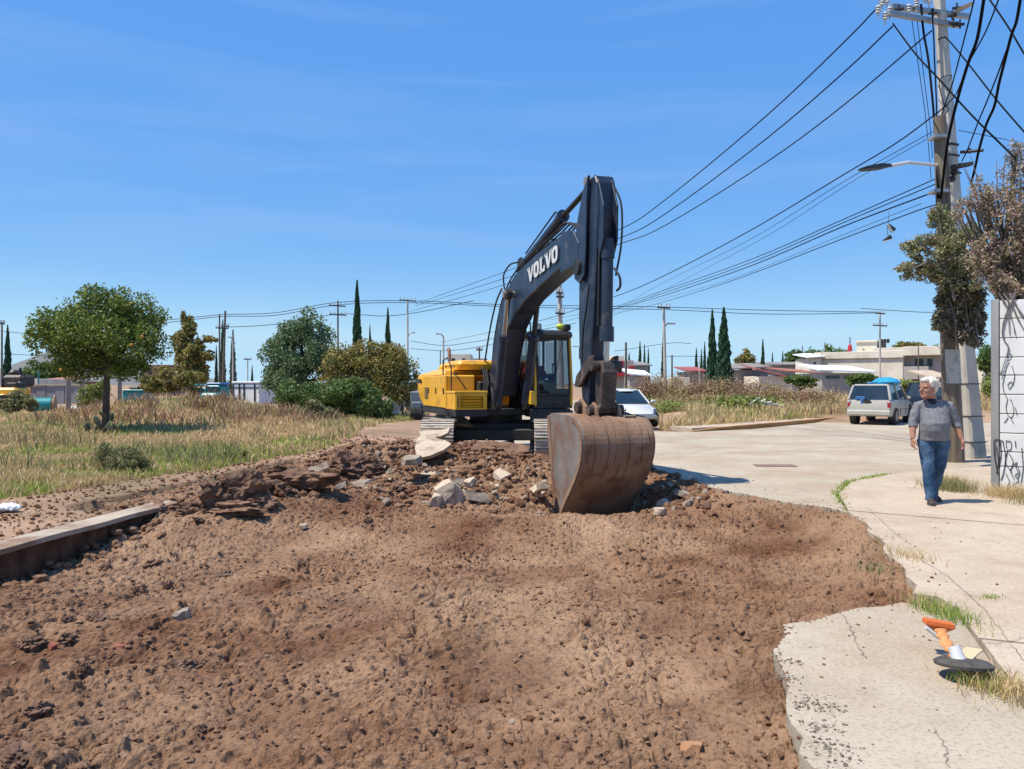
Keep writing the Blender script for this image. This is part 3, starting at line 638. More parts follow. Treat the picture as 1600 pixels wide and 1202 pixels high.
# boom ------------------------------------------------------------
TOP = [(0.28, 1.45), (0.22, 1.75), (0.52, 2.55), (0.98, 3.28), (1.38, 3.66), (2.06, 3.97), (3.3, 4.18), (4.75, 4.33), (5.15, 4.27)]
BOT = [(0.82, 1.38), (0.95, 1.7), (1.22, 2.3), (1.60, 2.85), (2.1, 3.14), (2.76, 3.36), (3.7, 3.56), (4.8, 3.76), (5.3, 3.90)]
def plate2(top, bot, hw, name, m, par, hw2=None):
    """box-section girder from an upper and a lower edge"""
    mb = MB(); rings = []
    for i, (t, b) in enumerate(zip(top, bot)):
        h = hw if hw2 is None else hw + (hw2 - hw) * i / (len(top) - 1)
        rings.append([(t[0], -h, t[1]), (t[0], h, t[1]), (b[0], h, b[1]), (b[0], -h, b[1])])
    mb.loft(rings); return mb.build(name, m, par, bevel=0.018)
bo = plate2(TOP, BOT, 0.24, 'boom', m_navy, ex, 0.19)
for s in (-1, 1):
    MB().tube([(0.55, s * .26, 1.55), (0.55, s * .36, 1.55)], .13, 18).build('boom_foot_boss', m_blk, bo, smooth=True)
    MB().prism([(-.1, 1.12), (1.15, 1.12), (.95, 1.5), (.62, 1.78), (.4, 1.75), (.1, 1.5)], .05, 'y', s * .36 - .025).build('boom_bracket', m_blk, ex, bevel=.01)
    MB().prism([(4.72, 3.62), (5.5, 3.68), (5.56, 4.02), (5.3, 4.28), (4.75, 4.36)], .04, 'y', s * .215 - .02).build('nose_plate', m_navy, bo, bevel=.01)
    # boom cylinders
    a = Vector((1.22, s * .335, 1.22)); b = Vector((2.02, s * .335, 3.55)); m1 = a.lerp(b, .62)
    c = MB().tube([a, m1], .105, 18).tube([m1 - (b - a) * .03, m1 + (b - a) * .015], .125, 18).build('boom_cylinder', m_navy, ex, smooth=True)
    MB().tube([m1, b], .055, 14).build('rod', m_chrome if s < 0 else m_blk, c, smooth=True)
    MB().tube([a + Vector((0, -.06, 0)), a + Vector((0, .06, 0))], .13, 16).tube([b + Vector((0, -.06, 0)), b + Vector((0, .05, 0))], .12, 16).build('eye', m_blk, c, smooth=True)
    MB().tube([a + Vector((.11, 0, .3)), m1 + Vector((.11, 0, -.1))], .018, 8).build('pipe', m_blk, c, smooth=True)
MB().tube([(2.02, -.45, 3.55), (2.02, .45, 3.55)], .07, 16).build('cylinder_pin', m_side, bo, smooth=True)
# grease points, cable clamps and the hose run over the boom
for (x, z) in ((1.2, 3.55), (1.7, 3.84), (2.5, 4.08), (3.4, 4.24), (4.2, 4.31)): MB().box((x, 0, z), (.06, .40, .04), Matrix.Rotation(R(-25 if x < 2.4 else -8), 3, 'Y')).build('hose_clamp', m_blk, bo)
def sm(pts, n=6):
    """Catmull-Rom through points"""
    p = [Vector(q) for q in pts]; p = [p[0] * 2 - p[1]] + p + [p[-1] * 2 - p[-2]]; out = []
    for i in range(1, len(p) - 2):
        for k in range(n):
            t = k / n; out.append(0.5 * ((2 * p[i]) + (p[i + 1] - p[i - 1]) * t + (2 * p[i - 1] - 5 * p[i] + 4 * p[i + 1] - p[i + 2]) * t * t + (3 * p[i] - p[i - 1] - 3 * p[i + 1] + p[i + 2]) * t ** 3))
    out.append(p[-2]); return out
for k, y in enumerate((-.17, -.11, -.05, .05, .11)):
    o = .05 + .01 * (k % 2)
    MB().tube(sm([(0.5, y, 1.9), (0.30, y, 2.1 + .05 * k), (0.42, y, 2.65), (0.90, y, 3.38), (1.36, y, 3.76), (2.05, y, 4.05), (3.2, y, 4.22 + o), (4.3, y, 4.38 + o), (4.8, y, 4.45 + o), (5.25, y, 4.35), (5.45, y, 4.2)]), .017, 8).build('hydraulic_hose', m_rub, bo, smooth=True)
MB().tube(sm([(1.30, -.2, 3.74), (1.32, -.22, 4.05), (1.7, -.2, 4.22), (2.2, -.2, 4.2)]), .018, 8).build('hydraulic_hose', m_rub, bo, smooth=True)
MB().tube(sm([(0.1, -.30, 1.6), (0.14, -.33, 2.0), (0.45, -.30, 2.8), (0.9, -.28, 3.45), (1.3, -.26, 3.75)]), .02, 8).build('hydraulic_hose', m_rub, bo, smooth=True)
# arm cylinder above the boom
a, m1, b = Vector((2.15, 0, 4.19)), Vector((4.25, 0, 4.74)), Vector((5.62, 0, 5.02))
ac = MB().tube([a, m1], .10, 18).tube([m1 - Vector((.12, 0, .03)), m1 + Vector((.05, 0, .015))], .12, 18).build('arm_cylinder', m_navy, ex, smooth=True)
MB().tube([m1, b], .05, 14).build('rod', m_blk, ac, smooth=True)
MB().tube([(2.4, -.08, 4.36), (4.1, -.08, 4.86), (4.2, -.08, 4.80)], .016, 8).build('pipe', m_blk, ac, smooth=True)
for s in (-1, 1): MB().prism([(1.95, 3.93), (2.5, 4.05), (2.28, 4.3), (2.08, 4.29)], .03, 'y', s * .13 - .015).build('cylinder_ear', m_blk, bo)
# lettering on the right flank of the boom
def letter_V(mb, x, w, h, t):
    mb.prism([(x, h), (x + t * 1.15, h), (x + w * .52, h * .3), (x + w - t * 1.05, h), (x + w, h), (x + w * .6, 0), (x + w * .38, 0)], .006, 'y', 0)
    for a in (x - .02, x + w - t * 1.2): mb.prism([(a, h - .05), (a + t * 1.3, h - .05), (a + t * 1.3, h), (a, h)], .0061, 'y', .0)
def letter_O(mb, x, w, h, t):
    n = 20; c = (x + w / 2, h / 2)
    for k in range(n):
        a, b = 2 * math.pi * k / n, 2 * math.pi * (k + 1) / n
        f = lambda r1, r2, q: (c[0] + r1 * math.copysign(abs(math.cos(q)) ** .75, math.cos(q)), c[1] + r2 * math.copysign(abs(math.sin(q)) ** .75, math.sin(q)))
        mb.prism([f(w / 2, h / 2, a), f(w / 2, h / 2, b), f(w / 2 - t, h / 2 - t * .62, b), f(w / 2 - t, h / 2 - t * .62, a)], .006, 'y', 0)
def letter_L(mb, x, w, h, t):
    mb.prism([(x + .03, 0), (x + .03 + t, 0), (x + .03 + t, h), (x + .03, h)], .006, 'y', 0); mb.prism([(x, 0), (x + w, 0), (x + w, h * .36), (x + w - t * .5, h * .36), (x + w - t * .7, .06), (x, .06)], .0061, 'y', 0)
    mb.prism([(x, h - .05), (x + t + .06, h - .05), (x + t + .06, h), (x, h)], .0061, 'y', 0)
xx = 0.0; h = 0.30
base = Matrix.Translation((2.95, -0.232, 3.66)) @ Matrix.Rotation(R(-7.5), 4, 'Y')
SH = Matrix(((1, 0, .12, 0), (0, 1, 0, 0), (0, 0, 1, 0), (0, 0, 0, 1)))
for fn, wd, adv in ((letter_V, .36, .35), (letter_O, .31, .34), (letter_L, .29, .30), (letter_V, .36, .35), (letter_O, .31, .3)):
    mb = MB(); mb.M = base @ SH; fn(mb, xx, wd, h, .105); xx += adv
    mb.build('letter', m_white, bo)
# stick -----------------------------------------------------------
RE = [(5.90, 5.03), (5.74, 4.82), (5.54, 4.40), (5.40, 3.95), (5.33, 3.62), (5.38, 3.36), (5.36, 2.8), (5.38, 2.2), (5.44, 1.75), (5.50, 1.32)]
FE = [(6.06, 5.03), (6.14, 4.90), (6.16, 4.40), (6.10, 3.95), (6.07, 3.62), (6.03, 3.36), (5.96, 2.8), (5.86, 2.2), (5.80, 1.75), (5.74, 1.30)]
st = plate2(RE, FE, 0.165, 'dipper_arm', m_navy, ex, 0.145)
for s in (-1, 1):
    MB().prism([(5.93, 5.05), (5.72, 4.86), (5.50, 4.45), (5.38, 4.1), (5.30, 3.70), (5.36, 3.44), (5.56, 3.34), (5.76, 3.46), (5.82, 3.9), (5.86, 4.6), (5.92, 5.06)], .035, 'y', s * .21 - .0175).build('side_plate', m_navy, st, bevel=.008)
    MB().tube([(5.52, s * .20, 3.62), (5.52, s * .27, 3.62)], .13, 20).build('pivot_boss', m_blk, st, smooth=True)
    MB().prism([(5.95, 5.08), (6.12, 4.95), (6.32, 4.5), (6.30, 3.95), (6.16, 3.7), (6.05, 4.0), (6.0, 4.6)], .03, 'y', s * .12 - .015).build('cylinder_bracket', m_navy, st, bevel=.008)
MB().tube([(5.75, -.2, 5.0), (5.75, .2, 5.0)], .075, 14).build('pin', m_side, st, smooth=True)
# bucket cylinder
a, m1, b = Vector((6.20, 0, 3.92)), Vector((6.16, 0, 2.42)), Vector((6.12, 0, 1.92))
bc = MB().tube([a, m1], .092, 18).tube([m1 + Vector((0, 0, .16)), m1 - Vector((0, 0, .08))], .118, 18).tube([a - Vector((0, 0, .25)), a + Vector((0, 0, .06))], .11, 18).build('bucket_cylinder', m_navy, ex, smooth=True)
MB().tube([m1, b], .05, 14).build('rod', m_chrome, bc, smooth=True)
MB().tube(sm([(6.33, .05, 3.5), (6.42, .1, 3.35), (6.40, .12, 3.2), (6.28, .12, 3.15)]), .02, 8).build('pipe', m_blk, bc, smooth=True)
MB().tube([(6.1, -.1, 3.9), (6.08, -.12, 2.6)], .018, 8).build('pipe', m_blk, bc, smooth=True)
MB().tube(sm([(5.9, -.19, 3.3), (5.8, -.2, 2.9), (5.66, -.2, 2.5), (5.62, -.2, 2.0)]), .017, 8).build('hydraulic_hose', m_rub, st, smooth=True)
MB().tube(sm([(6.1, .14, 4.9), (6.36, .16, 4.5), (6.36, .16, 3.9), (6.2, .14, 3.4)]), .017, 8).build('hydraulic_hose', m_rub, st, smooth=True)
# links
m_grime = mat('greasy_link', (0.028, 0.018, 0.014), (0.10, 0.065, 0.05), scale=6, rough=0.55, c3=(0.26, 0.19, 0.15), s3=5, f3=(0.58, 0.7), bump=0.012, bscale=16)
lk = MB().prism([(6.02, 2.02), (6.22, 2.02), (6.30, 1.85), (6.22, 1.25), (6.04, 1.18), (5.98, 1.5)], .26, 'y', -.13).build('bucket_link', m_grime, ex, bevel=.03, seg=2)
MB().tube([(6.26, 0, 1.78), (6.285, 0, 1.78)], .05, 12).build('grease_cap', m_orange, lk)
for s in (-1, 1): MB().prism([(5.36, 1.62), (5.56, 1.60), (6.12, 1.98), (6.12, 2.12), (5.95, 2.10), (5.44, 1.80)], .05, 'y', s * .21 - .025).build('side_link', m_grime, ex, bevel=.01)
MB().tube([(6.12, -.26, 1.95), (6.12, .26, 1.95)], .085, 14).build('link_pin', m_grime, ex, smooth=True)
MB().tube([(5.60, -.30, 1.27), (5.60, .30, 1.27)], .095, 14).tube([(6.1, -.30, 1.24), (6.1, .30, 1.24)], .085, 14).build('bucket_pin', m_grime, ex, smooth=True)
# bucket -----------------------------------------------------------
PR = [(5.12, 1.10), (5.30, 1.17), (5.75, 1.16), (6.20, 1.14), (6.44, 1.05), (6.58, .88), (6.61, .66), (6.53, .42), (6.36, .18), (6.14, -.05), (5.92, -.26), (5.74, -.46), (5.60, -.66)]
PRs = [(p.x, p.y) for p in sm([(x, z, 0) for x, z in PR], 3)]
W = 0.585
def inset(poly, d):
    out = []
    for i, p in enumerate(poly):
        a = Vector(poly[max(0, i - 1)]); b = Vector(poly[min(len(poly) - 1, i + 1)]); t = (b - a).normalized(); out.append((p[0] + t.y * d, p[1] - t.x * d))
    return out
inn = inset(PRs, 0.035)
mb = MB(); mb.prism(PRs + inn[::-1], 2 * W, 'y', -W)
# concave strip faces need splitting: build as bands instead
mb = MB()
for i in range(len(PRs) - 1):
    a, b, c, d = PRs[i], PRs[i + 1], inn[i + 1], inn[i]; mb.prism([a, b, c, d], 2 * W, 'y', -W)
bu = mb.build('bucket', m_worn, ex)
for s in (-1, 1):
    outl = [(5.12, 1.10)] + PRs[1:-1] + [(5.56, -.62), (5.44, -.25), (5.30, .2), (5.18, .7)]
    c = (5.75, .62); mb = MB(); n = len(outl); y = s * (W + .014)
    vs = [(p[0], y - .014, p[1]) for p in outl] + [(p[0], y + .014, p[1]) for p in outl] + [(c[0], y - .014, c[1]), (c[0], y + .014, c[1])]
    mb.add(vs, [((i + 1) % n, i, 2 * n) for i in range(n)] + [(n + i, n + (i + 1) % n, 2 * n + 1) for i in range(n)] + [(i, (i + 1) % n, n + (i + 1) % n, n + i) for i in range(n)])
    mb.build('side_plate', m_side, bu)
    mb = MB(); e = [(5.10, 1.12), (5.15, .7), (5.26, .2), (5.40, -.25), (5.53, -.62)]
    for i in range(len(e) - 1): mb.prism([e[i], e[i + 1], (e[i + 1][0] + .12, e[i + 1][1] + .02), (e[i][0] + .12, e[i][1] - .0)], .05, 'y', s * (W + .016) - .025)
    mb.build('side_cutter', m_worn, bu)
    mb = MB(); rg = PRs[9:]
    rgo = inset(rg, .075)
    for i in range(len(rg) - 1): mb.prism([rg[i], rg[i + 1], rgo[i + 1], rgo[i]], .03, 'y', s * (W + .03) - .015)
    mb.build('edge_bead', m_worn, bu)
for k in range(9):
    y = -W + .12 + k * (2 * W - .24) / 8 + .014 * math.sin(k * 2.3); mb = MB(); seg = PRs[9 + k % 2:22 + (k * 7) % 4]; o_ = inset(seg, -.010 - .004 * (k % 3))
    for i in range(len(seg) - 1): mb.prism([seg[i], seg[i + 1], o_[i + 1], o_[i]], .105, 'y', y - .0525)
    mb.build('wear_strip', m_worn, bu)
for k in range(5):
    y = -W + .09 + k * (2 * W - .18) / 4
    MB().loft([[(5.63 + a * .05, y + b * .06, -.60) for a, b in ((-1, -1), (1, -1), (1, 1), (-1, 1))], [(5.56 + a * .012, y + b * .045, -.84) for a, b in ((-1, -1), (1, -1), (1, 1), (-1, 1))]]).build('tooth', m_worn, bu)
for s in (-1, 1):
    for t in (.20, ): MB().prism([(5.40, 1.12), (5.44, 1.34), (5.60, 1.42), (5.80, 1.30), (5.98, 1.30), (6.10, 1.37), (6.22, 1.28), (6.28, 1.10)], .05, 'y', s * t - .025).build('hinge_ear', m_worn, bu, bevel=.008)
MB().box((6.1, .33, 1.17), (.5, .2, .03), Matrix.Rotation(R(8), 3, 'Y')).build('patch_plate', m_worn, bu)
# ---------------------------------------------------------------- people
m_skin = mat('skin', (0.42, 0.19, 0.125), (0.50, 0.25, 0.17), scale=6, rough=0.5, spec=0.35)
m_shirt = mat('grey_shirt', (0.20, 0.205, 0.22), (0.27, 0.275, 0.295), scale=14, rough=0.95, bump=0.001, bscale=300, spec=0.1)
m_navyT = mat('navy_undershirt', (0.015, 0.025, 0.055), rough=0.9)
m_jeans = mat('blue_jeans', (0.03, 0.07, 0.14), (0.13, 0.21, 0.32), scale=3.5, rough=0.9, bump=0.001, bscale=260, spec=0.1, lo=.4, hi=.7)
m_hair = mat('white_hair', (0.50, 0.45, 0.37), (0.92, 0.87, 0.76), scale=30, rough=0.6, stretch=(1, 1, .35), bump=0.004, bscale=60)
m_shoe = mat('brown_shoe', (0.045, 0.03, 0.022), (0.09, 0.065, 0.05), scale=10, rough=0.6)
m_sole = mat('shoe_sole', (0.10, 0.08, 0.06), rough=0.8)
m_red = mat('red_shirt', (0.32, 0.02, 0.03), (0.42, 0.04, 0.05), scale=6, rough=0.9)
m_dkhair = mat('dark_hair', (0.012, 0.01, 0.009), rough=0.6)
def ell(c, rx, ry, n=14, tilt=None):
    M = tilt if tilt is not None else Matrix.Identity(3)
    return [Vector(c) + M @ Vector((rx * math.cos(2 * math.pi * k / n), ry * math.sin(2 * math.pi * k / n), 0)) for k in range(n)]
def head_mb(c, yaw, face=True, sc=1.0):
    """head built round its centre, nose towards local -y, turned by yaw"""
    mb = MB(); mb.M = Matrix.Translation(c) @ Matrix.Rotation(yaw, 4, 'Z') @ Matrix.Scale(sc, 4)
    mb.loft([ell((0, -.03 + .0, z), rx, ry) if not dy else ell((0, dy, z), rx, ry) for z, rx, ry, dy in
             ((-.115, .030, .030, -.062), (-.10, .048, .055, -.035), (-.07, .062, .075, -.016), (-.03, .070, .088, -.004), (.01, .075, .095, .002), (.05, .077, .098, .006), (.085, .068, .086, .008), (.11, .045, .058, .01), (.122, .012, .015, .01))])
    # brow, nose, lips, chin, ears
    mb.ball((0, -.094, -.004), (.013, .020, .020)); mb.ball((0, -.104, -.020), (.017, .017, .013)); mb.ball((0, -.090, .012), (.010, .014, .024))
    mb.ball((0, -.084, -.058), (.026, .014, .008)); mb.ball((0, -.082, -.070), (.022, .013, .008)); mb.ball((0, -.075, -.098), (.026, .018, .016))
    for s in (-1, 1):
        mb.ball((s * .033, -.078, .022), (.026, .016, .009)); mb.ball((s * .078, .006, -.01), (.011, .022, .034)); mb.ball((s * .042, -.062, -.035), (.026, .026, .026)); mb.ball((s * .048, -.035, -.075), (.02, .04, .024))
    return mb
def hand(mb, wrist, d, palm_n, side, curl=0.5, sc=1.0):
    """palm plus five bent fingers. d: direction down the hand, palm_n: palm normal, side: towards the thumb"""
    d = Vector(d).normalized(); palm_n = Vector(palm_n).normalized(); side = Vector(side).normalized(); w = Vector(wrist)
    o = Matrix((side, palm_n, d)).transposed()
    mb.loft([ell(w + d * t * sc, a * sc, b * sc, 12, o) for t, a, b in ((-.02, .027, .021), (.02, .036, .020), (.06, .043, .017), (.092, .040, .014))])
    for k, (ln, off) in enumerate(((.068, .030), (.078, .011), (.072, -.009), (.056, -.028))):
        p = w + d * .085 * sc + side * off * sc; q = [p]; dirn = d.copy()
        for seg in range(3):
            a = curl * (.55 + .3 * seg) + .04 * k; dirn = (dirn * math.cos(a) + palm_n * math.sin(a)).normalized() if seg else (d * math.cos(a) + palm_n * math.sin(a)).normalized()
            p = p + dirn * ln * sc * (.42, .32, .26)[seg]; q.append(p)
        mb.tube(q, [.0098 * sc, .0092 * sc, .0085 * sc, .007 * sc], 8)
    p = w + d * .02 * sc + side * .030 * sc
    mb.tube([p, p + (side * .6 + d * .7 + palm_n * .3) * .035 * sc, p + (side * .5 + d * 1.5 + palm_n * .6) * .036 * sc, p + (side * .3 + d * 2.2 + palm_n * .9) * .034 * sc], [.014 * sc, .012 * sc, .010 * sc, .008 * sc], 8)

# the man walking towards us on the right pavement; local -y is his front
man = empty('person', (5.82, 10.68, 0.02), R(-9), 'white-haired man in grey long-sleeved shirt and blue jeans walking past a wooden pole, looking left', 'person')
HIP = .90
def arm_pts(s): 
    # shoulder, elbow, wrist
    return (Vector((s * .205, .01, 1.335)), Vector((s * (.300 if s > 0 else .270), .035 if s > 0 else -.01, 1.10)), Vector((s * (.345 if s > 0 else .30), -.03 if s > 0 else -.09, .885)))
LEG = {-1: (Vector((-.105, .0, .90)), Vector((-.11, -.12, .49)), Vector((-.10, -.20, .09))), 1: (Vector((.105, .0, .90)), Vector((.09, .02, .49)), Vector((.06, .20, .115)))}
HC = Vector((-.10, -.075, 1.578))
mb = head_mb(HC, R(-62), sc=1.14)   # looking to his right (our left)
mb.M = None
mb.tube([(-.02, .02, 1.36), (-.05, -.01, 1.44), (-.085, -.045, 1.52)], [(.085, .085), (.074, .078), (.068, .072)], 14)
mb.loft([ell((0, 0.01, z), rx, ry) for z, rx, ry in ((.86, .155, .11), (.98, .17, .13), (1.1, .18, .14), (1.25, .18, .12), (1.36, .17, .10), (1.42, .1, .07))])
for s in (-1, 1):
    a, e, w_ = arm_pts(s); mb.tube([a, a.lerp(e, .5), e, e.lerp(w_, .35), w_], [.055, .052, .043, .045, .030], 12); mb.tube([Vector((s * .08, .01, 1.35)), a], [.05, .05], 12)
    hand(mb, w_, (e * -1 + w_).normalized() + Vector((0, 0, -.3)), (-s * .6, -.55, 0) if s < 0 else (-s * .8, .3, 0), (0, -1, 0) if s > 0 else (.2, -1, 0), .75, 1.08)
    h_, k_, f_ = LEG[s]; mb.tube([h_, k_, f_], [.075, .05, .035], 12)
body = mb.build('body', m_skin, man); rough_up(body, .0062, 3)
mb = MB()   # shirt
mb.loft([ell((x, y, z), rx, ry, 20) for x, y, z, rx, ry in ((0, .0, .858, .196, .158), (0, -.005, .90, .197, .160), (0, -.03, 1.00, .197, .178), (0, -.038, 1.10, .196, .184), (0, -.022, 1.19, .192, .165), (0, .0, 1.28, .198, .140), (0, .008, 1.33, .195, .120), (-.01, .012, 1.385, .150, .10), (-.03, .012, 1.42, .10, .080))])
mb.ball((0, -.06, 1.06), (.165, .14, .14), 16, 10)
for s in (-1, 1):
    a, e, w_ = arm_pts(s); c = e.lerp(w_, .30)
    mb.ball(a + Vector((-s * .015, 0, -.01)), (.068, .07, .062)); mb.tube([Vector((s * .07, .01, 1.375)), a, a.lerp(e, .5), e, c], [.055, .068, .070, .063, .058], 14)
sh = mb.build('shirt', m_shirt, man); rough_up(sh, .008, 2, .016, .07)
MB().loft([ell((-.06, -.05, 1.44), .060, .034, 12), ell((-.045, -.085, 1.40), .058, .035, 12), ell((-.035, -.09, 1.36), .028, .03, 12)]).build('undershirt', m_navyT, man, smooth=True)
for k in range(3): MB().ball((-.008, -.118 - .012 * k, 1.35 - .03 * k), .005, 8, 5).build('button', m_navyT, man)
mb = MB()   # jeans
mb.loft([ell((0, .005, z), rx, ry, 18) for z, rx, ry in ((.80, .172, .120), (.86, .170, .125), (.93, .165, .125))])
mb.ball((.0, .07, .87), (.155, .085, .10))
for s in (-1, 1):
    h_, k_, f_ = LEG[s]
    mb.tube([h_ + Vector((0, 0, -.02)), h_.lerp(k_, .35), k_ + Vector((0, .01, .02)), k_.lerp(f_, .5) + Vector((0, .012, 0)), f_ + Vector((0, .01, .03)), f_ + Vector((0, .0, -.03))], [(.092, .112), (.090, .104), (.078, .082), (.070, .076), (.068, .074), (.066, .078)], 16)
je = mb.build('jeans', m_jeans, man); rough_up(je, .009, 2, .024, .09)
for s in (-1, 1):
    h_, k_, f_ = LEG[s]; y = f_.y; z0 = .0 if s < 0 else .0
    lift = R(10) if s < 0 else R(-6)
    mb = MB(); mb.M = Matrix.Translation((f_.x + s * .012, y, 0.0)) @ Matrix.Rotation(R(s * 10), 4, 'Z')
    mb.loft([ell((0, yy, z), rx, ry, 14) for z, rx, ry, yy in ((.012, .043, .125, -.055), (.035, .046, .128, -.055), (.055, .044, .115, -.045), (.075, .040, .085, -.018), (.10, .040, .055, .01), (.115, .038, .048, .012))])
    shoe = mb.build('shoe', m_shoe, man, smooth=True)
    mb2 = MB(); mb2.M = mb.M; mb2.loft([ell((0, -.055, z), .048, .132, 14) for z in (0, .018)]); mb2.build('sole', m_sole, shoe)
# hair: full, swept back, built as many short locks on a cap
mb = MB(); mb.M = Matrix.Translation(HC) @ Matrix.Rotation(R(-62), 4, 'Z') @ Matrix.Scale(1.14, 4)
mb.ball((0, .028, .060), (.088, .100, .078), 14, 10); mb.ball((0, .062, .01), (.080, .066, .080)); mb.ball((0, -.055, .095), (.058, .045, .034))
for s in (-1, 1): mb.ball((s * .066, .03, .03), (.022, .05, .055)); mb.ball((s * .072, -.015, .03), (.010, .018, .03))
rs_ = random.Random(9)
for i in range(90):
    th = rs_.uniform(-2.7, 2.7) ; ph = rs_.uniform(-.1, 1.35)
    if abs(abs(th) - 0) < .9 and ph < .75: continue          # leave the face free (th=0 is the face)
    d = Vector((math.sin(th) * math.cos(ph), -math.cos(th) * math.cos(ph), math.sin(ph)))
    p = Vector((0, .03, .04)) + Vector((d.x * .086, d.y * .104, d.z * .094)); q = p + d * .014 + Vector((rs_.uniform(-.01, .01), .016 + rs_.uniform(0, .01), -.012 + rs_.uniform(-.012, .004)))
    mb.tube([p - d * .01, p + d * .006, q], [.012, .014, .008], 5)
hr = mb.build('hair', m_hair, man); rough_up(hr, .005, 1)
# glasses
mb = MB(); mb.M = Matrix.Translation(HC) @ Matrix.Rotation(R(-62), 4, 'Z') @ Matrix.Scale(1.14, 4)
for s in (-1, 1):
    mb.tube([(s * .034 + .02 * math.cos(a), -.101, .006 + .014 * math.sin(a)) for a in [2 * math.pi * k / 12 for k in range(13)]], .0018, 5); mb.tube([(s * .054, -.098, .008), (s * .082, .0, .008)], .002, 5)
mb.tube([(-.014, -.102, .008), (.014, -.102, .008)], .0018, 5); mb.build('glasses', m_blk, man)
# operator seated in the cab
op = empty('person', exM @ Vector((0.28, 0.84, 1.60)), R(-72 + 90), 'excavator operator in a red shirt seated behind the cab windscreen', 'person')
mb = head_mb((0, -.02, .72), R(-20)); mb.M = None
mb.tube([(0, 0, .5), (0, -.01, .64)], .055, 10); mb.loft([ell((0, .02, z), rx, ry) for z, rx, ry in ((.0, .15, .11), (.2, .15, .11), (.4, .17, .11), (.52, .10, .07))])
for s in (-1, 1):
    e = Vector((s * .27, -.12, .22)); w_ = Vector((s * .27, -.36, .26))
    mb.tube([(s * .17, .0, .46), e, w_], [.055, .043, .03], 10); hand(mb, w_, (0, -1, -.2), (0, 0, -1), (-s, 0, 0), .8)
    mb.tube([(s * .09, 0, .03), (s * .14, -.42, .10), (s * .14, -.50, -.25)], [.08, .06, .045], 10)
rough_up(mb.build('body', m_skin, op), .010, 2)
mb = MB(); mb.loft([ell((0, .02, z), rx, ry) for z, rx, ry in ((-.02, .18, .14), (.2, .18, .14), (.4, .20, .13), (.50, .16, .10), (.55, .08, .07))])
for s in (-1, 1): mb.tube([(s * .15, .0, .46), (s * .24, -.07, .30), (s * .268, -.12, .23)], [.075, .065, .06], 10)
rough_up(mb.build('shirt', m_red, op), .012, 2, .01, .1)
mb = MB(); 
for s in (-1, 1): mb.tube([(s * .09, .04, .02), (s * .14, -.42, .10), (s * .14, -.50, -.25)], [.10, .075, .06], 10)
rough_up(mb.build('trousers', m_jeans, op), .014, 2)
mb = MB(); mb.ball((0, .01, .765), (.09, .108, .075)); mb.build('hair', m_dkhair, op, smooth=True)
# ---------------------------------------------------------------- vegetation
def rand_dirs(rs, n):
    v = rs.normal(size=(n, 3)); return v / np.linalg.norm(v, axis=1)[:, None]
def leaves(name, pos, size, material, parent=None, rs=None, aspect=0.5, up=0.0, out=None, droop=0.0, two=True):
    """one small folded leaf per position (two triangles)"""
    n = len(pos); d = rand_dirs(rs, n)
    if up: d[:, 2] += up; d /= np.linalg.norm(d, axis=1)[:, None]
    if out is not None: d = d + out; d /= np.linalg.norm(d, axis=1)[:, None] + 1e-6
    if droop: d[:, 2] -= droop; d /= np.linalg.norm(d, axis=1)[:, None]
    s = rand_dirs(rs, n); s = np.cross(d, s); s /= np.linalg.norm(s, axis=1)[:, None] + 1e-6
    size = size * (0.6 + 0.8 * rs.rand(n)); L_ = size[:, None]; W_ = L_ * aspect
    a = pos - d * L_ * .5; b = pos + s * W_ * .5; c = pos + d * L_ * .5; e = pos - s * W_ * .5
    v = np.stack([a, b, c, e], 1).reshape(-1, 3); i = np.arange(n)[:, None] * 4
    return npmesh(name, v, np.concatenate([i, i + 1, i + 2, i + 3], 1), material, parent)
def blob_points(rs, blobs, n, shell=0.55):
    """points through the volume of overlapping ellipsoids, denser near their skins"""
    w = np.array([b[3] * b[4] * b[5] for b in blobs]) ** 0.75; w /= w.sum(); k = rs.choice(len(blobs), n, p=w)
    B = np.array(blobs)[k]; d = rand_dirs(rs, n); r = shell + (1 - shell) * rs.rand(n) ** 0.6; r *= 1 + 0.10 * rs.normal(size=n) * (rs.rand(n) < .3)
    return B[:, :3] + d * B[:, 3:6] * r[:, None], d
def limbs(mb, rs, base, top_r, ends, n=8):
    for e, r0 in ends:
        m = Vector(base).lerp(Vector(e), .5) + Vector((rs.uniform(-.15, .15), rs.uniform(-.15, .15), rs.uniform(0, .15))) * (Vector(e) - Vector(base)).length * .5
        mb.tube([base, m, e], [r0, r0 * .65, r0 * .25], n)
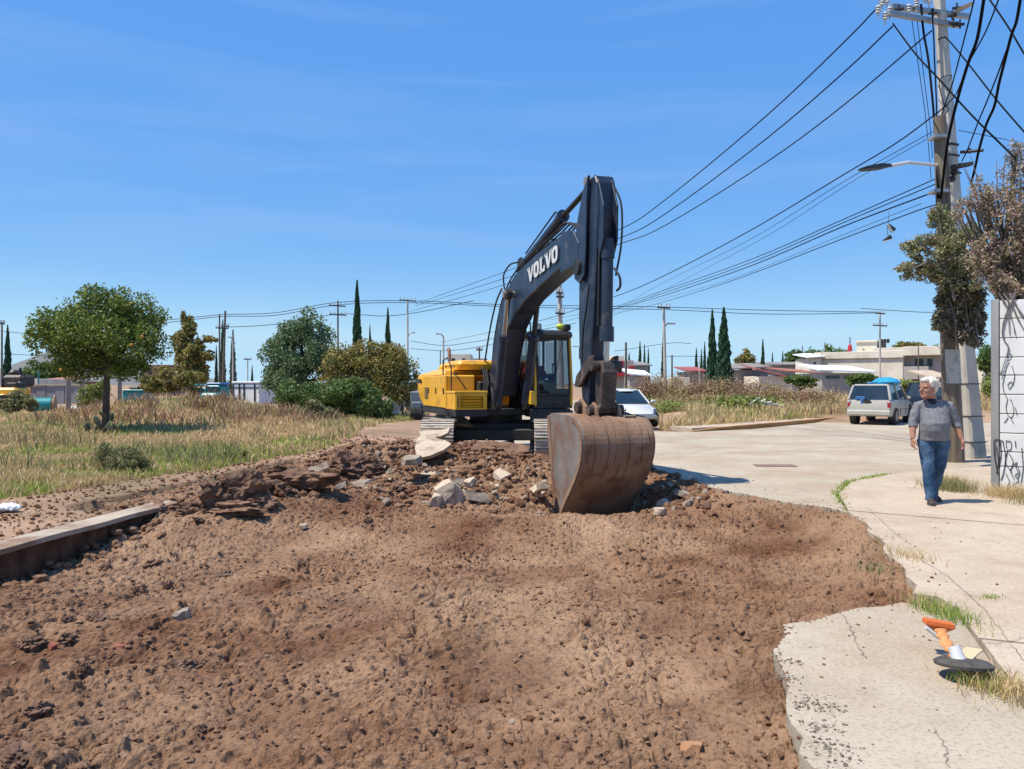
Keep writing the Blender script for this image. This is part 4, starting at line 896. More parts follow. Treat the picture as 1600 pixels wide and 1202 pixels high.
def tree(loc, label, cat, blobs, nleaf, lsize, leaf_m, bark_m, trunk, group=None, seed=0, name='tree', sub=7, aspect=.5, shell=.55, clump=0.3, **kw):
    """blobs in local metres; trunk: list of (x,y,z,r)"""
    rs = np.random.RandomState(seed); t = empty(name, loc, 0, label, cat, group)
    small = []
    for b in blobs:      # every big mass is broken into smaller leafy clumps
        for _ in range(sub):
            d = rand_dirs(rs, 1)[0]; k = clump * (0.7 + .8 * rs.rand()); q = (1 - k * .5) * (0.55 + .62 * rs.rand())
            small.append((b[0] + d[0] * b[3] * q, b[1] + d[1] * b[4] * q, b[2] + d[2] * b[5] * q, b[3] * k, b[4] * k, b[5] * k))
    p1, o1 = blob_points(rs, small, int(nleaf * .9), .35); p2, o2 = blob_points(rs, blobs, nleaf - len(p1), .2)
    leaves('crown', np.concatenate([p1, p2]), lsize, leaf_m, t, rs, aspect, out=np.concatenate([o1, o2]) * .6, **kw)
    if trunk:
        mb = MB(); mb.tube([q[:3] for q in trunk], [q[3] for q in trunk], 10); r_ = random.Random(seed)
        top = Vector(trunk[-1][:3])
        ends = [(Vector((b[0], b[1], b[2] + b[5] * .2)), trunk[-1][3] * .75) for b in blobs] + [(Vector(s[:3]), trunk[-1][3] * .45) for s in small[::3]]
        limbs(mb, r_, top, 0, ends, 6); mb.build('trunk', bark_m, t, smooth=True)
    return t
m_bark = mat('bark', (0.07, 0.05, 0.037), (0.14, 0.105, 0.08), scale=6, rough=0.95, bump=0.02, bscale=20, stretch=(1, 1, .3))
m_bark2 = mat('pale_bark', (0.16, 0.13, 0.10), (0.26, 0.22, 0.18), scale=6, rough=0.95, bump=0.02, bscale=20, stretch=(1, 1, .3))
lf_orange = leafmat('citrus_leaf', [(0.045, 0.090, 0.018), (0.112, 0.173, 0.030), (0.195, 0.247, 0.045), (0.285, 0.300, 0.068)])
lf_pepper = leafmat('pepper_leaf', [(0.072, 0.128, 0.056), (0.136, 0.200, 0.088), (0.224, 0.288, 0.136)])
lf_olive = leafmat('olive_leaf', [(0.090, 0.112, 0.030), (0.180, 0.195, 0.053), (0.330, 0.255, 0.075), (0.420, 0.300, 0.090)])
lf_shrub = leafmat('shrub_leaf', [(0.051, 0.093, 0.025), (0.102, 0.170, 0.043), (0.204, 0.272, 0.076)])
lf_sage = leafmat('sage_leaf', [(0.14, 0.15, 0.055), (0.24, 0.24, 0.10), (0.34, 0.30, 0.15)])
lf_cyp = leafmat('cypress_leaf', [(0.017, 0.051, 0.024), (0.034, 0.093, 0.044), (0.060, 0.136, 0.060)], trans=.1)
lf_dry = leafmat('dry_weed', [(0.240, 0.150, 0.083), (0.390, 0.270, 0.135), (0.540, 0.405, 0.225), (0.300, 0.255, 0.090)])
lf_dry2 = leafmat('rusty_weed', [(0.20, 0.10, 0.055), (0.34, 0.19, 0.11), (0.44, 0.28, 0.18), (0.24, 0.17, 0.09)])
lf_weed = leafmat('green_weed', [(0.150, 0.210, 0.045), (0.255, 0.300, 0.075), (0.375, 0.375, 0.135)])
lf_euc = leafmat('dusty_leaf', [(0.093, 0.116, 0.044), (0.202, 0.202, 0.093), (0.342, 0.233, 0.171), (0.528, 0.342, 0.279), (0.466, 0.389, 0.265)])
lf_eucg = leafmat('dusty_green_leaf', [(0.098, 0.127, 0.043), (0.215, 0.244, 0.098), (0.370, 0.351, 0.176), (0.507, 0.332, 0.234)])
lf_dead = leafmat('dead_vine_leaf', [(0.09, 0.07, 0.05), (0.17, 0.14, 0.09), (0.30, 0.23, 0.17), (0.13, 0.16, 0.065), (0.24, 0.17, 0.14)])
def ground_at(x, y): return HG(x, y)
def gp(u, Y): x = (u - 800) / FPX * Y; return Vector((x, Y, HG(x, Y)))
def px(u, v, Y, o): q = P(u, v, Y) - o; return q

# the round citrus tree in the dry field
o = gp(165, 25); k = 25 / FPX
def B(u, v, ru, rv, Y, o, dy=None, back=0.0):
    q = P(u, v, Y) - o; s = Y / FPX; return (q.x, q.y + back, q.z, ru * s, (dy if dy else (ru + rv) * .5) * s, rv * s)
tree(o, 'round-crowned citrus tree with a few oranges standing alone in the dry field', 'tree',
     [B(150, 515, 78, 62, 25, o), B(110, 545, 52, 42, 25, o), B(200, 545, 58, 48, 25, o), B(205, 500, 42, 38, 25, o, back=.3), B(95, 510, 42, 36, 25, o), B(165, 475, 48, 32, 25, o), B(75, 530, 28, 34, 25, o, back=-.3), B(225, 520, 28, 40, 25, o), B(140, 578, 60, 20, 25, o), B(200, 575, 34, 18, 25, o)],
     34000, .10, lf_orange, m_bark, [(0, 0, -.1, .12), (.02, 0, .9, .105), (.05, 0, 2.0, .085)], seed=1, sub=12, clump=.36)
ct = [c for c in bpy.data.objects if c.get('label', '').startswith('round-crowned')][0]
m_fruit = mat('orange_fruit', (0.75, 0.27, 0.03), rough=.5)
for u, v in ((205, 539), (222, 526), (95, 578)):
    MB().ball(P(u, v, 23.3) - o, .042, 10, 7).build('orange', m_fruit, ct, smooth=True)
# shoots with dark pads round its trunk
c = gp(168, 23.6); cac = empty('prickly_pear', c, 0, 'dark leafy prickly pear shoots growing at the foot of the citrus tree', 'cactus')
m_cac = mat('cactus_pad', (0.035, 0.06, 0.025), (0.07, 0.10, 0.04), scale=6, rough=.6)
rs_ = random.Random(5); k_ = 23.6 / FPX
for (u, v, r_) in ((148, 690, 0), (160, 700, 0), (175, 702, 0), (150, 676, 7), (158, 688, 6), (140, 668, 8), (133, 664, 6), (152, 658, 9), (160, 648, 8), (156, 668, 9), (171, 664, 8), (168, 680, 6), (177, 668, 8), (184, 666, 7), (172, 652, 7), (165, 672, 7), (146, 680, 6), (172, 690, 5)):
    p = P(u, v, 23.6) - c
    if r_ == 0: MB().tube([(p.x, 0, -.05), (p.x * .9, 0, p.z + .3)], .03, 6).build('stem', m_cac, cac); continue
    mb = MB(); mb.M = Matrix.Translation((p.x, rs_.uniform(-.12, .12), p.z)) @ Matrix.Rotation(rs_.uniform(-.9, .9), 4, 'Y') @ Matrix.Rotation(rs_.uniform(-.8, .8), 4, 'Z'); mb.ball((0, 0, 0), (r_ * k_ * .5, .02, r_ * k_ * 1.0), 10, 7); mb.build('pad', m_cac, cac, smooth=True)

# big masses left of the machine
o = gp(470, 40)
tree(o, 'tall loose blue-green pepper tree left of the golden round tree', 'tree', [B(470, 545, 48, 55, 40, o), B(455, 590, 50, 40, 40, o), B(490, 515, 30, 28, 40, o), B(430, 560, 22, 30, 40, o), B(425, 595, 20, 25, 40, o), B(500, 560, 24, 50, 40, o), B(445, 525, 18, 20, 40, o)],
     20000, .15, lf_pepper, m_bark, [(0, 0, -.2, .25), (0, 0, 1.6, .2)], seed=2, sub=12, clump=.36)
o = gp(575, 37)
tree(o, 'broad round tree with golden-olive crown behind the dark shrub', 'tree', [B(575, 578, 62, 46, 37, o), B(530, 580, 40, 44, 37, o), B(620, 585, 34, 46, 37, o), B(570, 555, 50, 24, 37, o), B(600, 565, 38, 30, 37, o), B(635, 600, 20, 30, 37, o)],
     22000, .13, lf_olive, m_bark, [(0, 0, -.2, .25), (0, 0, 1.2, .2)], seed=3, sub=12, clump=.34)
o = gp(530, 33)
tree(o, 'dark green bushy shrub in front of the golden-olive tree', 'shrub', [B(530, 622, 52, 30, 33, o), B(580, 632, 34, 28, 33, o), B(490, 625, 36, 28, 33, o), B(450, 622, 30, 24, 33, o), B(600, 645, 16, 20, 33, o), B(555, 608, 30, 18, 33, o)],
     16000, .13, lf_shrub, m_bark, [(0, 0, -.2, .12), (0, 0, .5, .1)], seed=4, sub=12, clump=.34, name='shrub')
o = gp(485, 30)
tree(o, 'low grey-green sage bush at the foot of the dark shrub', 'shrub', [B(490, 645, 30, 16, 30, o), B(462, 648, 24, 13, 30, o), B(515, 650, 18, 12, 30, o)], 6000, .10, lf_sage, m_bark, None, seed=5, sub=10, name='shrub')
o = gp(262, 42)
tree(o, 'low olive bush under the conifer, left of the teal truck', 'shrub', [B(262, 592, 34, 22, 42, o), B(300, 597, 26, 20, 42, o), B(240, 602, 22, 16, 42, o)], 6000, .16, lf_olive, m_bark, None, seed=6, sub=10, name='shrub')
o = gp(145, 38)
tree(o, 'bright green leafy bush behind the citrus trunk', 'shrub', [B(142, 618, 22, 18, 38, o), B(160, 612, 16, 16, 38, o), B(130, 625, 14, 12, 38, o)], 3500, .14, lf_weed, m_bark, None, seed=7, sub=8, name='shrub')
o = gp(28, 34)
tree(o, 'grey-green bush in front of the orange loader at the left edge', 'shrub', [B(30, 625, 24, 16, 34, o), B(12, 635, 18, 12, 34, o), B(45, 632, 14, 10, 34, o)], 3500, .12, lf_sage, m_bark, None, seed=8, sub=8, name='shrub')
o = gp(192, 14.2)
tree(o, 'grey-green weed bush at the near edge of the dry field', 'shrub', [B(190, 718, 34, 26, 14.2, o), B(215, 733, 32, 20, 14.2, o), B(160, 710, 24, 20, 14.2, o)], 8000, .055, lf_sage, m_bark, None, seed=9, sub=12, name='shrub', aspect=.3, up=.5)
o = gp(335, 16.5)
tree(o, 'bright green weed clump beside the dirt verge', 'shrub', [B(335, 716, 34, 12, 16.5, o), B(310, 722, 20, 10, 16.5, o), B(365, 712, 22, 9, 16.5, o)], 4500, .055, lf_weed, m_bark, None, seed=10, sub=12, name='shrub', aspect=.4, up=.3)
# conifer with a ragged leader, tall pine behind the bush
o = gp(297, 60)
tree(o, 'ragged tall conifer with bare side branches behind the teal truck', 'tree', [B(297, 545, 17, 45, 60, o), B(293, 515, 10, 18, 60, o), B(287, 497, 5, 10, 60, o), B(300, 575, 22, 25, 60, o), B(322, 555, 16, 10, 60, o), B(275, 530, 14, 8, 60, o), B(330, 530, 12, 6, 60, o), B(312, 585, 16, 18, 60, o)],
     9000, .28, lf_olive, m_bark, [(0, 0, -.2, .3), (0, 0, 4, .22)], seed=11, sub=10, clump=.4)

# cypresses: one model in three builds, copied
def cypress(seed, n, slim=.14):
    """unit-height model: height 1 at the empty's scale"""
    rs = np.random.RandomState(seed); t = empty('cypress'); h = rs.rand(n) ** .85
    prof = np.where(h < .12, .55 + .45 * h / .12, (1 - (h - .12) / .88) ** .75) * slim
    a = rs.rand(n) * 6.283; lump = 1 + .22 * np.sin(a * 3 + h * 21 + seed) + .16 * np.sin(a * 5 - h * 47)
    r = prof * lump * (0.70 + .34 * rs.rand(n)); p = np.stack([r * np.cos(a), r * np.sin(a), .02 + h * .97], 1)
    leaves('crown', p, .035, lf_cyp, t, rs, .38, up=1.4)
    MB().tube([(0, 0, -.02), (0, 0, .2), (0, 0, .97)], [.02, .016, .003], 6).build('trunk', m_bark, t)
    # inner dark core so no sky shows straight through
    MB().tube([(0, 0, .04), (0, 0, .15), (0, 0, .6), (0, 0, .9)], [slim * .4, slim * .62, slim * .36, slim * .08], 9).build('inner_twigs', m_bark, t)
    return t
CY = [cypress(1, 9000, .105), cypress(2, 7000, .13), cypress(3, 3500, .085)]; used = [False] * 3
def place_cyp(k, u, vt, Y, label, w=None, vb=None):
    x = (u - 800) / FPX * Y; zb = HG(x, Y) if Y < 60 else .25; top = CAMZ - (vt - 601) / FPX * Y; h = top - zb
    t = CY[k] if not used[k] else copy_tree(CY[k]); used[k] = True
    t.location = (x, Y, zb); t.rotation_euler = (0, 0, u * .37); s = h
    if w: base = (.105, .13, .085)[k] * 2; f = (w / FPX * Y) / (base * h)
    else: f = 1
    t.scale = (s * f, s * f, s)
    tag(t, label, 'tree', 'cypress trees on the skyline'); t['label'] = label; return t
for k, u, vt, Y, w, label in [
    (0, 1113, 484, 62, 18, 'narrower of the two tall cypresses in the weed field, the left one'), (1, 1131, 480, 58, 27, 'widest tall cypress right of its narrower neighbour in the weed field'),
    (0, 558, 438, 85, 19, 'tallest cypress with a thin spire tip behind the golden-olive tree'), (0, 606, 481, 85, 14, 'cypress rising right of the spire above the golden-olive tree'),
    (2, 578, 508, 90, 9, 'short cypress tip between the two behind the golden-olive tree'), (0, 12, 508, 75, 13, 'dark cypress at the left edge of the photo beside a pole'),
    (2, 348, 500, 95, 10, 'slim cypress directly behind the paired utility poles'), (2, 364, 515, 95, 11, 'slim cypress right of the paired utility poles'), (2, 338, 540, 100, 6, 'small dark cypress left of the paired poles'),
    (2, 394, 571, 120, 5, 'tiny cypress right of the white container'),
    (2, 1000, 533, 120, 8, 'cypress right of the red shop, first of a row of three'), (2, 1007, 538, 125, 6, 'middle cypress of the row of three right of the red shop'), (2, 1013, 544, 120, 6, 'last cypress of the row of three right of the red shop'),
    (2, 1036, 522, 110, 7, 'thin cypress just behind the concrete lamp pole'), (2, 1088, 544, 100, 8, 'small cypress left of the two tall ones'), (2, 1096, 545, 105, 6, 'second small cypress left of the two tall ones'), (2, 1101, 534, 100, 7, 'third small cypress touching the narrower tall one'),
    (2, 1192, 530, 110, 9, 'slim cypress standing alone above the red tin roof'), (2, 1207, 551, 120, 6, 'small cypress right of the lone one above the red roof'), (2, 1223, 549, 120, 7, 'small cypress at the left end of the tree line'),
    (2, 983, 552, 130, 9, 'rounded dark cypress behind the wooden post')]:
    place_cyp(k, u, vt, Y, label, w)
# broadleaf trees on the right skyline
for i, (u, v, ru, rv, Y, m_, label) in enumerate([
    (1165, 562, 17, 16, 95, lf_olive, 'small olive-green tree just right of the tall cypresses'), (1243, 562, 18, 14, 120, lf_shrub, 'left tree of the leafy line behind the low houses'),
    (1270, 558, 20, 14, 118, lf_shrub, 'middle tree of the leafy line behind the low houses'), (1300, 556, 20, 18, 112, lf_shrub, 'right tree of the leafy line beside the cream building'),
    (1425, 541, 22, 8, 110, lf_olive, 'treetops showing over the roof of the cream building'), (1465, 552, 12, 16, 100, lf_shrub, 'green tree right of the cream building'),
    (1545, 560, 16, 22, 70, lf_shrub, 'green tree seen between the grey pole and the painted wall'), (1250, 592, 26, 7, 62, lf_shrub, 'dark green bush in front of the red tin roof'),
    (1345, 590, 26, 7, 60, lf_shrub, 'low green bush behind the beige car'), (1420, 600, 48, 10, 52, lf_weed, 'bright green hedge between the cars and the cream building'), (1560, 600, 22, 26, 50, lf_weed, 'yellow-green bush behind the grey pole'),
    (55, 580, 22, 14, 90, lf_shrub, 'distant dark tree under the cypress at the left edge'), (90, 575, 26, 12, 92, lf_shrub, 'distant tree left behind the citrus crown')]):
    zb = .25; x = (u - 800) / FPX * Y; o = Vector((x, Y, zb))
    tree(o, label, 'tree' if rv > 8 else 'bush', [B(u, v, ru, rv, Y, o), B(u - ru * .4, v + rv * .3, ru * .6, rv * .7, Y, o), B(u + ru * .45, v + rv * .25, ru * .55, rv * .75, Y, o), B(u + ru * .1, v + rv * 1.1, ru * .9, rv * .9, Y, o)],
         3200, Y * .0035, m_, m_bark, [(0, 0, -.1, .15), (0, 0, max(.3, (P(u, v, Y) - o).z * .5), .12)], 'trees on the skyline', seed=40 + i, sub=9, clump=.4)
# a bare leggy scrub plant and the broad-leaved clump in the weed field
def weed_bush(u, v, ru, rv, Y, n, m_, label, ls=.07, group='scrubby weeds in the right-hand field', seed=0, cat='weed bush'):
    x = (u - 800) / FPX * Y; o = Vector((x, Y, HG(x, Y))); rs = np.random.RandomState(seed); t = empty('weed_bush', o, 0, label, cat, group)
    s = Y / FPX; top = P(u, v - rv, Y).z - o.z; W_ = ru * s; pts = []; mb = MB(); r_ = random.Random(seed)
    for i in range(14):
        a = r_.random() * 6.28; e = Vector((math.cos(a) * W_ * r_.uniform(.2, 1), math.sin(a) * W_ * .6 * r_.uniform(.2, 1), top * r_.uniform(.55, 1.0)))
        b = Vector((e.x * .15, e.y * .15, -.05)); m = b.lerp(e, .5) + Vector((0, 0, top * .1)); mb.tube([b, m, e], [.018, .012, .004], 4)
        for q in range(n // 14):
            tt_ = r_.uniform(.25, 1.05); c = (b * (1 - tt_) * (1 - tt_) + m * 2 * tt_ * (1 - tt_) + e * tt_ * tt_); pts.append(c + Vector((r_.gauss(0, 1), r_.gauss(0, 1), r_.gauss(0, .7))) * W_ * .2)
    mb.build('stems', m_bark2, t); leaves('leaf_mass', np.array([p[:] for p in pts]), ls, m_, t, rs, .35, up=.5); return t
wl = [(985, 632, 30, 34), (1012, 618, 24, 34), (1040, 618, 28, 36), (1066, 622, 28, 30), (1092, 618, 26, 32), (1112, 610, 26, 26), (1140, 612, 28, 22), (1168, 618, 30, 24), (1195, 615, 30, 22), (1222, 620, 30, 18), (1252, 622, 32, 16), (1285, 618, 34, 14),
      (1000, 645, 30, 18), (1040, 645, 32, 18), (1080, 648, 30, 14), (1130, 640, 34, 16), (1180, 640, 34, 14), (1235, 642, 34, 12), (1290, 640, 34, 12), (965, 625, 22, 26), (1110, 632, 34, 20), (1160, 632, 34, 16), (1210, 634, 34, 14), (1265, 634, 34, 12), (1060, 636, 34, 20)]
wd = ['tall brown dried weeds beside the white car', 'rusty brown thistle stand near the wooden post', 'tall dry weeds at the foot of the concrete lamp pole', 'dusty brown scrub right of the lamp pole', 'pinkish dry scrub left of the tall cypresses',
      'brown scrub below the narrower tall cypress', 'straw-coloured scrub right of the cypress trunks', 'bare leggy shrub in the middle of the weed field', 'reddish dry bushes below the red tin roof', 'low brown scrub below the end of the red roof', 'dry brush sloping down towards the beige car', 'brown brush next to the beige car']
for i, (u, v, ru, rv) in enumerate(wl):
    g = i in (12, 13, 14, 19); Y = 47 - i * .35 if i < 12 else (39 + (i % 3) if i < 19 else 43)
    lab = wd[i] if i < 12 else (['green-tinged weeds behind the front of the white car', 'yellow-green weeds at the road edge right of the white car', 'green weeds near the start of the orange kerb', 'dry weeds above the start of the orange kerb', 'straw weeds behind the middle of the kerb', 'dry grass tussocks behind the kerb left of the beige car', 'low straw weeds just left of the beige car', 'weeds between the bucket arm and the wooden post', 'straw scrub in front of the two tall cypresses', 'second row of brown scrub behind the kerb', 'brown brush in the middle of the right-hand field', 'pale dry brush uphill of the beige car', 'dense dry weeds behind the green ones near the white car'][i - 12])
    weed_bush(u, v + rv * .12, ru * 1.2, rv * (.8 + .3 * ((i * 7) % 5) / 4), Y, 2100, lf_weed if g else (lf_dry, lf_dry2, lf_dry)[i % 3], lab, .13 if i < 12 else .12, seed=100 + i)
# fallen pale stalks and big leaves
c = gp(1160, 37.5); t = empty('leafy_plant', c, 0, 'broad-leaved bright green plant with pale fallen stalks in the weeds', 'plant')
rs = np.random.RandomState(4); pp = np.stack([rs.normal(0, .9, 500), rs.normal(0, .4, 500), .35 + .45 * rs.rand(500)], 1); leaves('leaf_mass', pp, .26, lf_weed, t, rs, .45, up=.3)
for i in range(5): MB().tube([(.2 + i * .22, -.3, .4), (.7 + i * .3, -.35, .75 - .1 * i)], .05, 6).build('stalk', m_white, t)

# grass ------------------------------------------------------------
def blades(name, xy, z, h, wdt, material, rs, lean=.35, **kw):
    n = len(xy); a = rs.rand(n) * 6.283; b = rs.rand(n) * 6.283; l = h * lean * (.3 + rs.rand(n))
    base = np.column_stack([xy, z]); side = np.stack([np.cos(a), np.sin(a), np.zeros(n)], 1) * (wdt * .5)[:, None]
    tip = base + np.stack([np.cos(b) * l, np.sin(b) * l, h], 1); mid = base + np.stack([np.cos(b) * l * .3, np.sin(b) * l * .3, h * .55], 1)
    v = np.stack([base - side, base + side, mid + side * .8, mid - side * .8, tip], 1).reshape(-1, 3); i = np.arange(n)[:, None] * 5
    f = np.concatenate([np.concatenate([i, i + 1, i + 2], 1), np.concatenate([i, i + 2, i + 3], 1), np.concatenate([i + 3, i + 2, i + 4], 1)], 0)
    return tag(npmesh(name, v, f, material), kind='stuff', **kw)
gr_dry = leafmat('dry_grass', [(0.44, 0.30, 0.14), (0.60, 0.43, 0.22), (0.70, 0.54, 0.31), (0.50, 0.38, 0.16), (0.36, 0.31, 0.11)], trans=.3)
gr_grn = leafmat('green_grass', [(0.17, 0.26, 0.035), (0.27, 0.37, 0.06), (0.40, 0.44, 0.11)], trans=.35)
rs = np.random.RandomState(21)
def field(n, y0, y1, xf, dens, power=1.0):
    y = y0 * (y1 / y0) ** (rs.rand(n) ** power); x0, x1 = xf(y); x = x0 + (x1 - x0) * rs.rand(n); k = dens(x, y) > rs.rand(n); return x[k], y[k]
edge_l = lambda y: np.interp(y, [6, 10, 12.2, 14.9, 20, 29, 34], [-8.6, -7.2, -6.8, -5.7, -4.7, -4.9, -4.2])
def lx(y): return np.maximum(-0.78 * y - 3, -45), edge_l(y) + .5 * fbm(y, y * 0, 1.1, 3, 3)
gm = lambda x, y: sstep(.50, .62, vnoise(x * .35, y * .35, 61) * .6 + vnoise(x * 1.1, y * 1.1, 63) * .4 + .6 * gauss(x, y, -8.6, 11.2, 2.0, 1.2) + .42 * gauss(x, y, -6.6, 17, 1.8, 2.4) - .03)
x, y = field(105000, 8, 46, lx, lambda x, y: (1 - .8 * gm(x, y)) * (.55 + .45 * (vnoise(x * 1.6, y * 1.6, 70) > .35)), .9)
z = H0(x, y) - .02; s = .6 + .8 * vnoise(x * 1.3, y * 1.3, 71); tall = 1 + .8 * gauss(x, y, -13, 30, 5, 4)
blades('dry_grass', np.column_stack([x, y]), z, (.09 + .13 * rs.rand(len(x))) * s * tall, .006 + .0011 * y, gr_dry, rs, .6, label='straw-coloured dry grass covering the left-hand field')
x, y = field(70000, 8, 40, lx, lambda x, y: gm(x, y) * 1.0, .75)
blades('green_grass', np.column_stack([x, y]), H0(x, y) - .02, (.06 + .10 * rs.rand(len(x))), .006 + .001 * y, gr_grn, rs, .6, label='short green grass patches along the edge of the left-hand field')
x, y = field(16000, 9, 40, lx, lambda x, y: sstep(.55, .72, vnoise(x * .8, y * .8, 90)) * (vnoise(x * 3, y * 3, 91) > .4), .85)
blades('tall_weeds', np.column_stack([x, y]), H0(x, y) - .02, (.22 + .26 * rs.rand(len(x))), .006 + .0009 * y, lf_sage, rs, .5, label='taller grey-green weeds scattered in clumps over the left-hand field')
x, y = field(14000, 22, 36, lambda y: (-.62 * y, -.22 * y), lambda x, y: gauss(x, y, -11.5, 29.5, 4.5, 2.6) * (vnoise(x * 1.2, y * 1.2, 92) > .42), .9)
blades('brown_weeds', np.column_stack([x, y]), H0(x, y) - .02, (.25 + .35 * rs.rand(len(x))), .008 + .0009 * y, lf_dry2, rs, .5, label='reddish brown dead weeds on the crest of the grassy berm')
def rx(y): return np.interp(y, [26, 29, 33, 37, 60], [4.5, 5.6, 7.5, 8.5, 8.0]), 12 + .72 * y
def rdens(x, y):      # beyond the far kerb only
    kx = np.interp(x, [6.3, 8.6, 11.4, 15.0, 19, 40], [27.0, 28.6, 31.5, 35.6, 37.5, 46]); return (y > kx + 1.4 + .8 * fbm(x, y, .6, 3, 4)) * 1.0
x, y = field(52000, 28, 62, rx, rdens, 1.1)
blades('dry_weeds', np.column_stack([x, y]), H0(x, y) - .02, (.25 + .45 * rs.rand(len(x))) * (.5 + vnoise(x * .6, y * .6, 77)), .012 + .0010 * y, gr_dry, rs, .5, label='dry straw weeds covering the field beyond the orange kerb')
x, y = field(26000, 28, 48, rx, lambda x, y: rdens(x, y) * sstep(.5, .62, vnoise(x * .3, y * .3, 81) * .7 + .35 * gauss(x, y, 8.5, 35.5, 2.6, 2.2) + .3 * gauss(x, y, 18, 40.5, 3.5, 1.6)), 1.1)
blades('green_weeds', np.column_stack([x, y]), H0(x, y) - .02, (.2 + .3 * rs.rand(len(x))), .014 + .0009 * y, gr_grn, rs, .5, label='green weeds patches beyond the orange kerb')
# tufts on the pavement edge, joints and by the wall
def tuft(cx, cy, r, n, h, m_, label, seed=0, z0=.02, ry=None, cat='grass tuft'):
    q = np.random.RandomState(seed); a = q.normal(0, .5, (n, 2)) * np.array([r, ry or r]) + np.array([cx, cy])
    return blades('grass_tuft', a, np.full(n, z0 - .01), (h * (.4 + .7 * q.rand(n))), .004 + .003 * q.rand(n), m_, q, .75, label=label)
q = G(1478, 965); tuft(q.x, q.y, .16, 350, .10, gr_grn, 'green weeds growing in the gutter behind the orange marker', 1, ry=.35)
q = G(1450, 950); tuft(q.x, q.y, .12, 160, .08, gr_dry, 'dry weeds in the gutter', 2, ry=.2)
q = G(1575, 1085); tuft(q.x, q.y, .20, 520, .10, gr_dry, 'dry grass along the gutter below the fallen marker', 3, ry=.22); tuft(q.x - .1, q.y + .12, .14, 200, .08, gr_grn, 'green blades among the dry gutter grass', 4)
q = G(1510, 1062); tuft(q.x + .05, q.y - .05, .09, 110, .07, gr_dry, 'dry tuft against the rim of the fallen marker', 5)
q = G(1415, 872); tuft(q.x, q.y, .25, 260, .09, gr_dry, 'dry weeds on the broken pavement edge', 6, ry=.35)
q = G(1375, 885, -.02); tuft(q.x, q.y, .25, 260, .08, lf_sage, 'grey weeds on the soil by the pavement', 7, z0=-.04)
q = G(1392, 850, -.02); tuft(q.x, q.y, .3, 160, .08, lf_sage, 'grey weeds on the upper soil edge', 17, z0=-.04)
q = G(1545, 938); tuft(q.x, q.y, .10, 90, .04, gr_grn, 'small green tuft in the pavement joint', 8, ry=.06)
for i, (x, y) in enumerate([(6.6, 11.9), (7.0, 11.2), (7.4, 11.0), (7.0, 10.4), (6.75, 12.4), (7.6, 10.4)]):
    tuft(x + .2, y, .35, 750, .24, gr_dry if i % 3 else lf_sage, 'dry roadside grass at the foot of the graffiti wall', 20 + i, ry=.35)
# green line where the gutter turns the corner
q = np.random.RandomState(31); n = 800; t_ = q.rand(n) ** .7; cx = np.interp(t_, [0, .3, .6, 1], [4.36, 4.87, 5.67, 6.9]); cy = np.interp(t_, [0, .3, .6, 1], [10.0, 11.6, 13.03, 14.15])
blades('moss_line', np.column_stack([cx + q.normal(0, .05, n), cy + q.normal(0, .06, n)]), np.full(n, .0), .02 + .04 * q.rand(n), np.full(n, .012), gr_grn, q, 1.2, label='thin green weed line along the curved gutter')
# ---------------------------------------------------------------- poles, wires, wall
m_pole_c = mat('concrete_pole', (0.56, 0.51, 0.44), (0.70, 0.64, 0.56), scale=2, rough=0.9, bump=0.006, bscale=20, stretch=(1, 1, .4), c3=(0.28, 0.26, 0.24), s3=1.2, f3=(.5, .7))
m_pole_w = mat('weathered_wood_pole', (0.13, 0.10, 0.075), (0.24, 0.19, 0.145), scale=3, rough=0.95, bump=0.012, bscale=18, stretch=(3, 3, .25), c3=(0.30, 0.24, 0.17), s3=.8, f3=(.5, .7))
m_wire = mat('black_cable', (0.008, 0.008, 0.010), rough=0.95, spec=0.1)
m_galv = mat('galvanised_steel', (0.38, 0.39, 0.40), (0.5, 0.5, 0.5), scale=5, rough=0.5, metal=.6)
m_ins = mat('glazed_insulator', (0.62, 0.66, 0.68), rough=.25)
def pole(loc_top_bot, r0, r1, name, label, cat, m, group=None, n=12, parts=None):
    b, t = Vector(loc_top_bot[0]), Vector(loc_top_bot[1]); e = empty(name, b, 0, label, cat, group); d = t - b
    mb = MB(); k = 7; mb.tube([d * (i / (k - 1)) for i in range(k)], [r0 + (r1 - r0) * i / (k - 1) for i in range(k)], n); mb.build('shaft', m, e, smooth=True); return e
# near wooden pole with poster and lamp arm
b = Vector((9.44, 16.5, -0.05)); t_ = P(1468, 183, 16.5)
wp = pole((b, t_), .20, .125, 'utility_pole', 'weathered wooden pole with a pasted bill, behind the walking man', 'utility pole', m_pole_w, n=16)
d = (t_ - b)
def on_pole(b, d, z): return b + d * ((z - b.z) / d.z)
q = P(1480, 573, 16.5); c = on_pole(b, d, q.z); rr = .20 + (.125 - .20) * (q.z / t_.z)
mb = MB()   # poster: curved sheet hugging the shaft
hh = .36; seg = 10; vs = []
for i in range(seg + 1):
    a = R(-90 - 58 + 116 * i / seg)
    for z in (-hh, hh): 
        cc = on_pole(b, d, q.z + z) - b; vs.append((cc.x + math.cos(a) * (rr + .012), cc.y + math.sin(a) * (rr + .012), cc.z))
mb.add(vs, [(2 * i, 2 * i + 2, 2 * i + 3, 2 * i + 1) for i in range(seg)])
m_post = mat('faded_poster', (0.62, 0.60, 0.54), (0.30, 0.38, 0.38), scale=3.5, rough=.8, lo=.5, hi=.62, world=True, c3=(0.5, 0.42, 0.33), s3=4, f3=(.55, .7))
mb.build('poster', m_post, wp)
for z in (.45, .62, 1.9): 
    cc = on_pole(b, d, z) - b; MB().tube([cc - Vector((0, 0, .01)), cc + Vector((0, 0, .01))], .198 - z * .01, 16).build('band', m_galv, wp)
